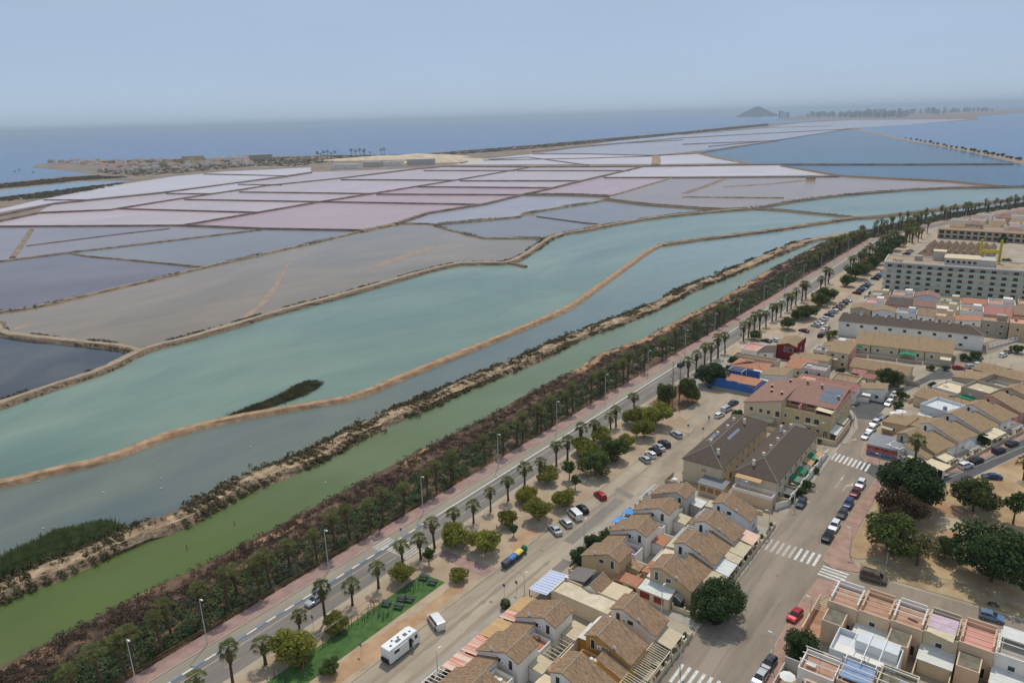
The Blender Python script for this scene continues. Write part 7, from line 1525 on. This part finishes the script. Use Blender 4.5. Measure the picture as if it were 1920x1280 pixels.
# waste containers: black, blue, yellow and a green bottle bank
def bin_(x, y, body, lid, label, dome=False):
    T = thing('waste_container', label, 'waste container', (x, y, .012), R(2))
    if dome: MB().ell((0, 0, .95), (.75, .75, .95), 12, 8).build('body', body, T, smooth=True); MB().box(-.3, .3, -.72, -.5, 1.1, 1.35).build('hatch', m_dark, T); return
    MB().add([(-.55, -.85, .15), (.55, -.85, .15), (.55, .85, .15), (-.55, .85, .15), (-.7, -.95, 1.3), (.7, -.95, 1.3), (.7, .95, 1.3), (-.7, .95, 1.3)], [(0, 3, 2, 1), (4, 5, 6, 7), (0, 1, 5, 4), (1, 2, 6, 5), (2, 3, 7, 6), (3, 0, 4, 7)]).build('body', body, T)
    MB().exy([(-.75, 1.3), (.75, 1.3), (.55, 1.55), (0, 1.62), (-.55, 1.55)], -.98, .98).build('lid', lid, T)
    for a in (-.45, .45):
        for b in (-.7, .7): MB().tube((a - .04, b, .09), (a + .04, b, .09), .09, n=8).build('wheel', m_tyre, T)
m_bgrey = mat('bin_grey', srgb(72, 76, 82), .6); m_bblue = mat('bin_blue', srgb(70, 120, 190), .6); m_byel = mat('bin_yellow', srgb(224, 200, 90), .6); m_bgreen = mat('bin_green', srgb(36, 116, 84), .5)
for (a, b), bo, li, l_, dm_ in (((958, 1066), m_bgrey, m_bgrey, 'dark grey waste container at the kerb', False), ((966, 1056), m_bgrey, m_bblue, 'waste container with blue lid beside the dark grey one', False), ((976, 1046), m_bgrey, m_byel, 'waste container with pale yellow lid beside the blue-lidded one', False), ((986, 1037), m_bgreen, m_bgreen, 'dome-shaped green bottle bank at the end of the container row', True)):
    x, y = P(a, b); bin_(-83.7, y, bo, li, l_, dm_)
bin_(*P(1331, 727), m_bgrey, m_bblue, 'waste container beside the blue garden wall')
# promenade fence
T = thing('promenade_fence', 'timber rail fence running along the pink promenade before the scrub', 'fence', (-116.75, 30, 0)); pm = MB().box(-.06, .06, -.06, .06, -.05, 1.15).mesh('post', m_wood)
for k in range(220): link('post', pm, T, (0, k * 2.6, 0))
for z in (.55, 1.02): MB().box(.05, .12, -.1, 571, z, z + .11).build('rail', m_wood, T)
# exercise pad: frames, benches, bars
m_gym = mat('gym_steel_dark', srgb(52, 66, 60), .6); m_gymr = mat('gym_steel_red', srgb(200, 92, 60), .55)
def gym(x, y, kind, label, rz=0, group=None):
    T = thing('exercise_' + kind, label, 'exercise equipment', (x, y, .14), rz, group); mb = MB()
    if kind == 'table':
        MB().box(-.95, .95, -.4, .4, .68, .75).build('top', m_gym, T); 
        for s_ in (-.72, .72): MB().box(-.95, .95, s_ - .15, s_ + .15, .42, .47).build('seat', m_gym, T)
        for s_ in (-.7, .7): MB().box(s_ - .05, s_ + .05, -.75, .75, .36, .41).box(s_ - .05, s_ + .05, -.06, .06, 0, .68).build('leg', m_gym, T)
    elif kind == 'swing':
        for a in (-1.5, 1.5): MB().tube((a, -.8, 0), (a, 0, 2.3), .06, n=6).tube((a, .8, 0), (a, 0, 2.3), .06, n=6).build('leg', m_gymr, T)
        MB().tube((-1.5, 0, 2.3), (1.5, 0, 2.3), .06, n=6).build('crossbar', m_gymr, T)
        for a in (-.6, .6): MB().box(a - .25, a + .25, -.1, .1, .5, .55).tube((a - .22, 0, .55), (a - .22, 0, 2.3), .015, n=4).tube((a + .22, 0, .55), (a + .22, 0, 2.3), .015, n=4).build('seat', m_dark, T)
    elif kind == 'bars':
        for a in (-1.2, 0, 1.2): MB().tube((a, 0, 0), (a, 0, 2.4 - .3 * abs(a)), .05, n=6).build('post', m_gym, T)
        MB().tube((-1.2, 0, 2.0), (0, 0, 2.35), .035, n=6).tube((0, 0, 2.35), (1.2, 0, 2.0), .035, n=6).build('bar', m_gym, T)
    elif kind == 'zip':
        MB().box(-.06, .06, -8, 8, 2.7, 2.74).build('cable', m_grey, T)
        for s_ in (-1, 1): MB().tube((-.9, s_ * 8.6, 0), (0, s_ * 8, 2.8), .07, n=6).tube((.9, s_ * 8.6, 0), (0, s_ * 8, 2.8), .07, n=6).tube((0, s_ * 10.5, .2), (0, s_ * 8, 2.8), .07, n=6).build('frame', m_gymr, T)
        for k in range(5): MB().tube((.4, -6 + k * 2, 0), (.4, -6 + k * 2, 2.2), .05, n=6).build('post', m_gym, T)
    elif kind == 'bike': MB().box(-.1, .1, -.5, .5, .35, .5).tube((0, -.35, 0), (0, -.35, .9), .05, n=6).tube((0, .4, 0), (0, .45, 1.2), .05, n=6).box(-.15, .15, -.5, -.2, .86, .92).box(-.35, .35, .42, .48, 1.15, 1.2).build('frame', m_gym, T)
    return T
for a, b in ((725, 1134), (753, 1125), (748, 1139), (768, 1126), (795, 1085), (811, 1094)): gym(*P(a, b), 'table', 'dark picnic table with two benches on the green pad', R(20), 'picnic tables of the green pad')
for a, b in ((711, 1155), (719, 1161), (728, 1153)): gym(*P(a, b), 'bike', 'small dark pedal machine on the green pad', R(40), 'pedal machines of the green pad')
for a, b in ((690, 1160), (702, 1147), (770, 1110), (785, 1103)): gym(*P(a, b), 'bars', 'set of thin exercise bars on the green pad', R(80), 'exercise bars of the green pad')
gym(-96.0, 68.5, 'zip', 'cable slide with orange-red end frames along the green pad'); gym(*P(560, 1248), 'swing', 'red swing frame with two seats on the green pad', R(15)); gym(*P(525, 1275), 'bars', 'dark climbing bars beside the red swing', R(10)); gym(*P(672, 1172), 'bars', 'dark climbing frame below the end of the cable slide', R(60))
# wooden play ship
T = thing('play_ship', 'brown timber play tower and ship with red fence on the far sandy strip', 'playground', (-93.8, 452, .09)); m_ship = mat('play_timber', srgb(150, 92, 62), .85, scale=1, col2=srgb(112, 66, 44))
for a in (-1.8, 1.8):
    for b in (5, 9): MB().box(a - .15, a + .15, b - .15, b + .15, 0, 5.2).build('post', m_ship, T)
for z in (1.5, 3.2): MB().box(-2, 2, 4.8, 9.2, z, z + .15).build('deck', m_ship, T)
gable(T, -2.3, 0, 2.3, 4.6, 9.4, 5.0, 6.6, 5.0, m_ship, T_terra, .2, zb=4.2)
MB().add([(-2.2, -5, 0), (2.2, -5, 0), (2.2, 3, 0), (-2.2, 3, 0), (-2.8, -7, 2.6), (2.8, -7, 2.6), (2.8, 3.4, 2.2), (-2.8, 3.4, 2.2)], [(0, 3, 2, 1), (4, 5, 6, 7), (0, 1, 5, 4), (1, 2, 6, 5), (2, 3, 7, 6), (3, 0, 4, 7)]).build('hull', m_ship, T)
for yy, hh in ((-3.5, 6.5), (.5, 7.5)): MB().tube((0, yy, 2), (0, yy, hh), .14, .08, 8).build('mast', m_ship, T); MB().add([(-1.8, yy, 3.2), (1.8, yy, 3.2), (1.4, yy + .2, hh - .6), (-1.4, yy + .2, hh - .6)], [(0, 1, 2, 3)]).build('climbing_net', mat('net_brown', srgb(168, 128, 84), .9, scale=3, col2=srgb(120, 88, 60)), T)
fm_ = MB()
for k in range(24): fm_.box(-5 + k * .42, -4.85 + k * .42, -10, -9.9, 0, .9)
fm_.box(-5, 5, -10.02, -9.88, .7, .8); fm_.box(4.9, 5, -10, 8, .7, .8).build('fence', mat('fence_red', srgb(156, 64, 48), .8), T)
# ---- two-wheelers
def bike(x, y, rz, label, rider=False):
    T = thing('motorcycle', label, 'motorcycle', (x, y, .012), rz)
    for yy in (-.65, .65): w_ = MB().tube((-.06, yy, .3), (.06, yy, .3), .3, n=14).build('wheel', m_tyre, T); MB().tube((-.065, yy, .3), (.065, yy, .3), .17, n=10).build('rim', m_rim, w_)
    MB().path([(0, -.85, .75), (0, -.3, .8), (0, .2, .75), (0, .55, .95)], [.1, .18, .2, .08], 8).build('body', CP['dark'], T); MB().box(-.14, .14, -.7, -.05, .84, .93).build('seat', m_plast, T); MB().tube((0, .65, .3), (0, .45, 1.05), .05, n=6).tube((-.35, .42, 1.08), (.35, .42, 1.08), .025, n=6).build('handlebar', m_plast, T)
    MB().ell((0, .62, .88), (.1, .08, .1), 8, 6).build('headlight', m_hl, T)
bike(*P(1862, 1137), R(-80), 'black motorcycle parked on the verge near the light blue hatchback'); bike(*P(1389, 629), R(180), 'dark motor scooter riding on the seaside road')
# ---- people
def person(x, y, rz, top, legs, label, stride=.18, h=1.7):
    T = thing('person', label, 'person', (x, y, .09), rz)
    jo = {'pel': (0, 0, .95, .15), 'spine': (0, .01, 1.15, .14), 'chest': (0, 0, 1.36, .17), 'neck': (0, .01, 1.5, .055), 'head0': (0, .02, 1.58, .085), 'head1': (0, .02, 1.68, .09)}
    for s_, n_ in ((-1, 'l'), (1, 'r')):
        f = stride * s_
        jo.update({n_ + 'hip': (.1 * s_, 0, .88, .095), n_ + 'knee': (.1 * s_, f * .6 + .03, .5, .065), n_ + 'ank': (.1 * s_, f, .09, .045), n_ + 'toe': (.11 * s_, f + .17, .04, .04), n_ + 'sho': (.19 * s_, 0, 1.42, .065), n_ + 'elb': (.25 * s_, -f * .6, 1.14, .047), n_ + 'wri': (.25 * s_, -f + .12, .92, .036), n_ + 'han': (.25 * s_, -f + .16, .84, .038)})
    names = list(jo); ed = [('pel', 'spine'), ('spine', 'chest'), ('chest', 'neck'), ('neck', 'head0'), ('head0', 'head1')]
    for n_ in 'lr': ed += [('pel', n_ + 'hip'), (n_ + 'hip', n_ + 'knee'), (n_ + 'knee', n_ + 'ank'), (n_ + 'ank', n_ + 'toe'), ('chest', n_ + 'sho'), (n_ + 'sho', n_ + 'elb'), (n_ + 'elb', n_ + 'wri'), (n_ + 'wri', n_ + 'han')]
    me = bpy.data.meshes.new('body'); me.from_pydata([jo[k][:3] for k in names], [(names.index(a), names.index(b)) for a, b in ed], [])
    o = link('body', me, T); md = o.modifiers.new('skin', 'SKIN')
    for k, sv in zip(names, me.skin_vertices[0].data): sv.radius = (jo[k][3],) * 2; sv.use_root = (k == 'pel')
    o.modifiers.new('sub', 'SUBSURF').levels = 1
    dg = bpy.context.evaluated_depsgraph_get(); m2 = bpy.data.meshes.new_from_object(o.evaluated_get(dg)); o.modifiers.clear(); o.data = m2
    sk = mat('skin', srgb(196, 150, 122), .6, var=.05); hr = mat('hair', srgb(52, 40, 32), .8)
    m2.materials.clear()
    for q in (sk, top, legs, mat('shoe', srgb(70, 64, 60), .8)): m2.materials.append(q)
    for p_ in m2.polygons:
        z = p_.center.z; ax = abs(p_.center.x); p_.use_smooth = True
        p_.material_index = 3 if z < .09 else (2 if z < .98 and ax < .2 else (1 if z < 1.49 and (ax < .2 or z > 1.15) else 0))
    MB().ell((0, -.0, 1.72), (.1, .11, .09), 8, 6).build('hair', hr, T, smooth=True)
person(*P(932, 997), R(140), mat('top_dark', srgb(64, 48, 50), .9), mat('trousers_pale', srgb(198, 184, 180), .9), 'person in dark top and pale trousers walking on the sandy strip')
person(*P(1329, 789), R(20), mat('top_navy', srgb(44, 46, 56), .9), mat('trousers_navy', srgb(58, 58, 68), .9), 'person in dark clothes standing on the worn road by the white hatchback')
# ---- water birds resting on the ponds
m_bird = mat('white_feathers', srgb(238, 236, 232), .8)
for a, b in ((72, 903), (194, 924), (302, 897), (302, 916), (81, 991), (515, 755), (610, 905), (250, 850), (404, 722), (470, 838)):
    T = thing('water_bird', 'small white bird afloat on the grey-green pond', 'bird', (*P(a, b, ZW), ZW + .04), random.uniform(0, 6), 'white birds on the ponds')
    MB().path([(0, -.32, .12), (0, -.1, .14), (0, .18, .13), (0, .3, .16)], [.03, .13, .12, .05], 8).path([(0, .27, .16), (0, .36, .38), (0, .42, .46)], [.05, .035, .045], 6).build('body', m_bird, T); MB().tube((0, .44, .46), (0, .58, .43), .02, .005, 5).build('beak', mat('beak', srgb(60, 50, 44), .6), T)
for a, b in ((351, 1030), (440, 985)):
    T = thing('mooring_post', 'thin dark post standing in the green channel', 'post', (*P(a, b, ZW), ZW - .3), 0, 'posts in the green channel'); MB().tube((0, 0, 0), (0, 0, 1.6), .08, n=6).build('post', m_wood, T)

# ================================================================== far coast
rr = random.Random(9)
def far_house(px, py, w_, d, h, rm, wm, label, group, roof=True):
    x, y = P(px, py, -.9); a = HEAD + rr.uniform(-.5, .5); T = thing('house', label, 'house', (x, y, -.95), a, group)
    pbox(T, 'wall', wm, -w_ / 2, w_ / 2, -d / 2, d / 2, 0, h)
    if roof: MB().add([(-w_ / 2 - .3, -d / 2 - .3, h), (w_ / 2 + .3, -d / 2 - .3, h), (w_ / 2 + .3, d / 2 + .3, h), (-w_ / 2 - .3, d / 2 + .3, h), (-w_ / 4, 0, h + 2.2), (w_ / 4, 0, h + 2.2)], [(0, 1, 5, 4), (1, 2, 5), (2, 3, 4, 5), (3, 0, 4), (3, 2, 1, 0)]).build('roof', rm, T)
    else: pbox(T, 'roof', rm, -w_ / 2 - .2, w_ / 2 + .2, -d / 2 - .2, d / 2 + .2, h, h + .3)
    for k in range(3): win(T, '-y', -d / 2, -w_ / 3 + k * w_ / 3, h * .5, 1.4, 1.6)
for i in range(130):
    px = rr.uniform(185, 480) if i < 110 else rr.uniform(90, 190); py = 324 - (px - 180) * .045 - rr.uniform(0, 17) if i < 110 else rr.uniform(302, 309)
    k = rr.randrange(3); far_house(px, py, rr.uniform(9, 17), rr.uniform(9, 14), rr.uniform(4, 8), (T_terra, T_brown, S_grey)[k], (S_white, S_cream, S_white)[k], ('red-roofed far harbour village house', 'brown-roofed far harbour village house', 'grey flat-roofed far harbour village house')[k], ('red-roofed', 'brown-roofed', 'grey-roofed')[k] + ' houses of the harbour village', k < 2)
for px, py, w_, d, h, l_, wm in ((363, 302, 60, 22, 14, 'large tan warehouse of the far harbour', S_tan), (430, 301, 130, 20, 9, 'long low white shed of the far harbour', S_white), (490, 300, 60, 25, 15, 'dark flat-roofed block at the end of the harbour', S_beigegrey), (650, 316, 60, 18, 9, 'pale salt works hall on the pink shore', S_white), (700, 313, 40, 16, 11, 'grey salt works building beside the mound', S_grey), (735, 311, 50, 18, 9, 'white salt works shed beside the mound', S_white), (790, 309, 60, 16, 12, 'pale salt works tower block by the ponds', S_grey), (1520, 336, 12, 9, 5, 'small tan ruined pump house in the lilac pond', S_tan)):
    far_house(px, py, w_, d, h, S_grey if wm != S_tan else S_beigegrey, wm, l_, None, False)
m_mound = mat('salt_mound', srgb(216, 198, 172), .95, scale=.05, col2=srgb(190, 168, 138))
for px, py, w_, h in ((720, 298, 160, 9), (780, 297, 130, 12), (835, 303, 110, 10)):
    x, y = P(px, py, -.9); T = thing('salt_mound', 'pale heap of sand and salt by the salt works', 'mound', (x, y, -.95), HEAD, 'salt works heaps'); mb = MB(); nn = 18
    for j in range(6):
        q = j / 5; 
        for i in range(nn): a = 6.283 * i / nn; rr_ = (1 - q ** 1.3) * (1 + .12 * math.sin(3 * a + px)); mb.v.append((math.cos(a) * w_ * rr_, math.sin(a) * w_ * .4 * rr_, h * q ** .9))
    for j in range(5):
        for i in range(nn): i2 = (i + 1) % nn; mb.f.append((j * nn + i, j * nn + i2, (j + 1) * nn + i2, (j + 1) * nn + i)); mb.m.append(0)
    mb.build('heap', m_mound, T, smooth=True)
pp = palm_proto(99, 11, m_frond2, 22, False, 1.9); tag(pp, 'x', 'palm tree')
for px in (596, 602, 608, 615, 622, 629, 660, 668, 676, 683, 684, 694, 715, 721):
    x, y = P(px, 301 - (px - 596) * .06, -.9); copy_tree(pp, (x, y, -.95), rr.uniform(0, 6), 'tall palm silhouetted on the far salt works shore', 'palms of the far shore', rr.uniform(1.2, 2.0))
drop(pp)
def treeline(px, py, s_, l_, g): 
    x, y = P(px, py, -.5); T = thing('pine_tree', l_, 'tree', (x, y, -.6), rr.uniform(0, 6), g); MB().tube((0, 0, 0), (0, 0, s_ * .6), s_ * .06, n=5).build('trunk', m_bark, T); crown('crown', np.random.default_rng(int(px * 7)), [((0, 0, s_ * .8), (s_ * .55, s_ * .55, s_ * .35))], 160, s_ * .35, m_pine2, T, shell=.2)
for k in range(26): treeline(1700 + k * 8.5 + rr.uniform(-2, 2), 261.5 + k * 1.66, 5.5 + rr.uniform(-1, 2), 'dark round tree on the sandy lagoon causeway', 'trees of the lagoon causeway')
# boats off the harbour
for px, py in ((28, 322), (36, 319), (62, 323), (25, 294)):
    x, y = P(px, py, -1.0); T = thing('motor_boat', 'small white boat moored off the harbour spit', 'boat', (x, y, -1.0), rr.uniform(0, 6), 'boats off the harbour')
    MB().add([(-1.4, -4, 0), (1.4, -4, 0), (1.4, 2, 0), (0, 5, 0), (-1.4, 2, 0), (-1.6, -4, 1.2), (1.6, -4, 1.2), (1.7, 2, 1.3), (0, 6, 1.6), (-1.7, 2, 1.3)], [(5, 6, 7, 8, 9), (0, 1, 6, 5), (1, 2, 7, 6), (2, 3, 8, 7), (3, 4, 9, 8), (4, 0, 5, 9)]).build('hull', m_white, T); MB().box(-1, 1, -1.5, 1.5, 1.2, 2.6).build('cabin', m_cgl, T)
# towers of the far sand bar
T_ = None
struct(MB().sheet(pts([(1455, 226), (1600, 221), (1840, 217), (1920, 211), (1920, 205), (1700, 209), (1500, 217)], -.5), -.5).build('sand_bar', m_mud))
S_far = [stucco('far%d' % k, c) for k, c in enumerate(((186, 184, 182), (168, 166, 166), (150, 150, 152)))]
tl = [(1462 + k * 5, 221, 9 + rr.uniform(-1, 3)) for k in range(4)] + [(1512 + rr.uniform(0, 190), 220.5 - rr.uniform(0, 6), rr.uniform(4, 8)) for k in range(120)] + [(1595 + rr.uniform(0, 95), 220 - rr.uniform(0, 4), rr.uniform(6, 11)) for k in range(40)] + [(1700 + rr.uniform(0, 70), 214 - rr.uniform(0, 3), rr.uniform(4, 9)) for k in range(22)] + [(1770 + rr.uniform(0, 90), 209.5 - rr.uniform(0, 3), rr.uniform(3, 6)) for k in range(26)]
for px, py, hp in tl:
    x, y = P(px, max(py, 222 - .0297 * (px - 960) + 13), -.5); d = math.hypot(x, y); h = hp * d / FPX; w_ = rr.uniform(14, 34)
    T = thing('apartment_tower', 'pale apartment tower on the far hazy sand bar', 'building', (x, y, -.5), HEAD + rr.uniform(-.6, .6), 'towers of the far sand bar'); dp = rr.uniform(15, 22)
    pbox(T, 'wall', rr.choice(S_far), -w_ / 2, w_ / 2, -dp / 2, dp / 2, 0, h); bb = MB()
    for k in range(int(h / 6)): bb.box(-w_ / 2 + 1, w_ / 2 - 1, -dp / 2 - .3, -dp / 2 - .05, 2 + k * 6, 4.4 + k * 6)
    if bb.f: bb.build('window_band', S_far[2], T)
    pbox(T, 'lift_house', S_far[1], -3, 3, -3, 3, h, h + 3)
# island cone at sea and low far hills
m_isl = mat('island_rock', srgb(78, 76, 68), .95, scale=.004, col2=srgb(54, 54, 48))
def cone(px, base_py, d, wpx, hpx, name, seed):
    x, y = P(px, base_py, 0); k = d / math.hypot(x, y); x, y = x * k, y * k; r_ = random.Random(seed); W_, H_ = wpx * d / FPX / 2, hpx * d / FPX; mb = MB(); nn = 36; ph = [r_.uniform(0, 6) for _ in range(4)]
    for j in range(12):
        q = j / 11
        for i in range(nn):
            a = 6.283 * i / nn; rad = (1 - q) ** .95 * (1 + .14 * math.sin(2 * a + ph[0]) + .1 * math.sin(5 * a + ph[1] + q * 3) + .06 * math.sin(9 * a + ph[2]))
            mb.v.append((math.cos(a) * W_ * rad, math.sin(a) * W_ * rad, H_ * q * (1 + .05 * math.sin(4 * a + ph[3]) * (1 - q)) - 1))
    for j in range(11):
        for i in range(nn): i2 = (i + 1) % nn; mb.f.append((j * nn + i, j * nn + i2, (j + 1) * nn + i2, (j + 1) * nn + i)); mb.m.append(0)
    return struct(mb.build(name, m_isl, None, (x, y, -1), HEAD))
cone(1420, 213, 14000, 66, 17, 'island', 3)
# ================================================================== haze: the air over the bay
hz = MB().box(-66000, 66000, -66000, 66000, -3.0, 205.0).build('haze', None)
hz.data.materials.clear(); hm = bpy.data.materials.new('haze'); hm.use_nodes = True; n, l = hm.node_tree.nodes, hm.node_tree.links; n.remove(n['Principled BSDF'])
pv = n.new('ShaderNodeVolumePrincipled'); pv.inputs['Color'].default_value = (.68, .82, .95, 1); pv.inputs['Density'].default_value = 7.5e-5; pv.inputs['Anisotropy'].default_value = .3
l.new(pv.outputs[0], n['Material Output'].inputs['Volume']); hz.data.materials.append(hm); hz['kind'] = 'stuff'; hz['label'] = 'pale blue haze over the bay'; hz['category'] = 'haze'
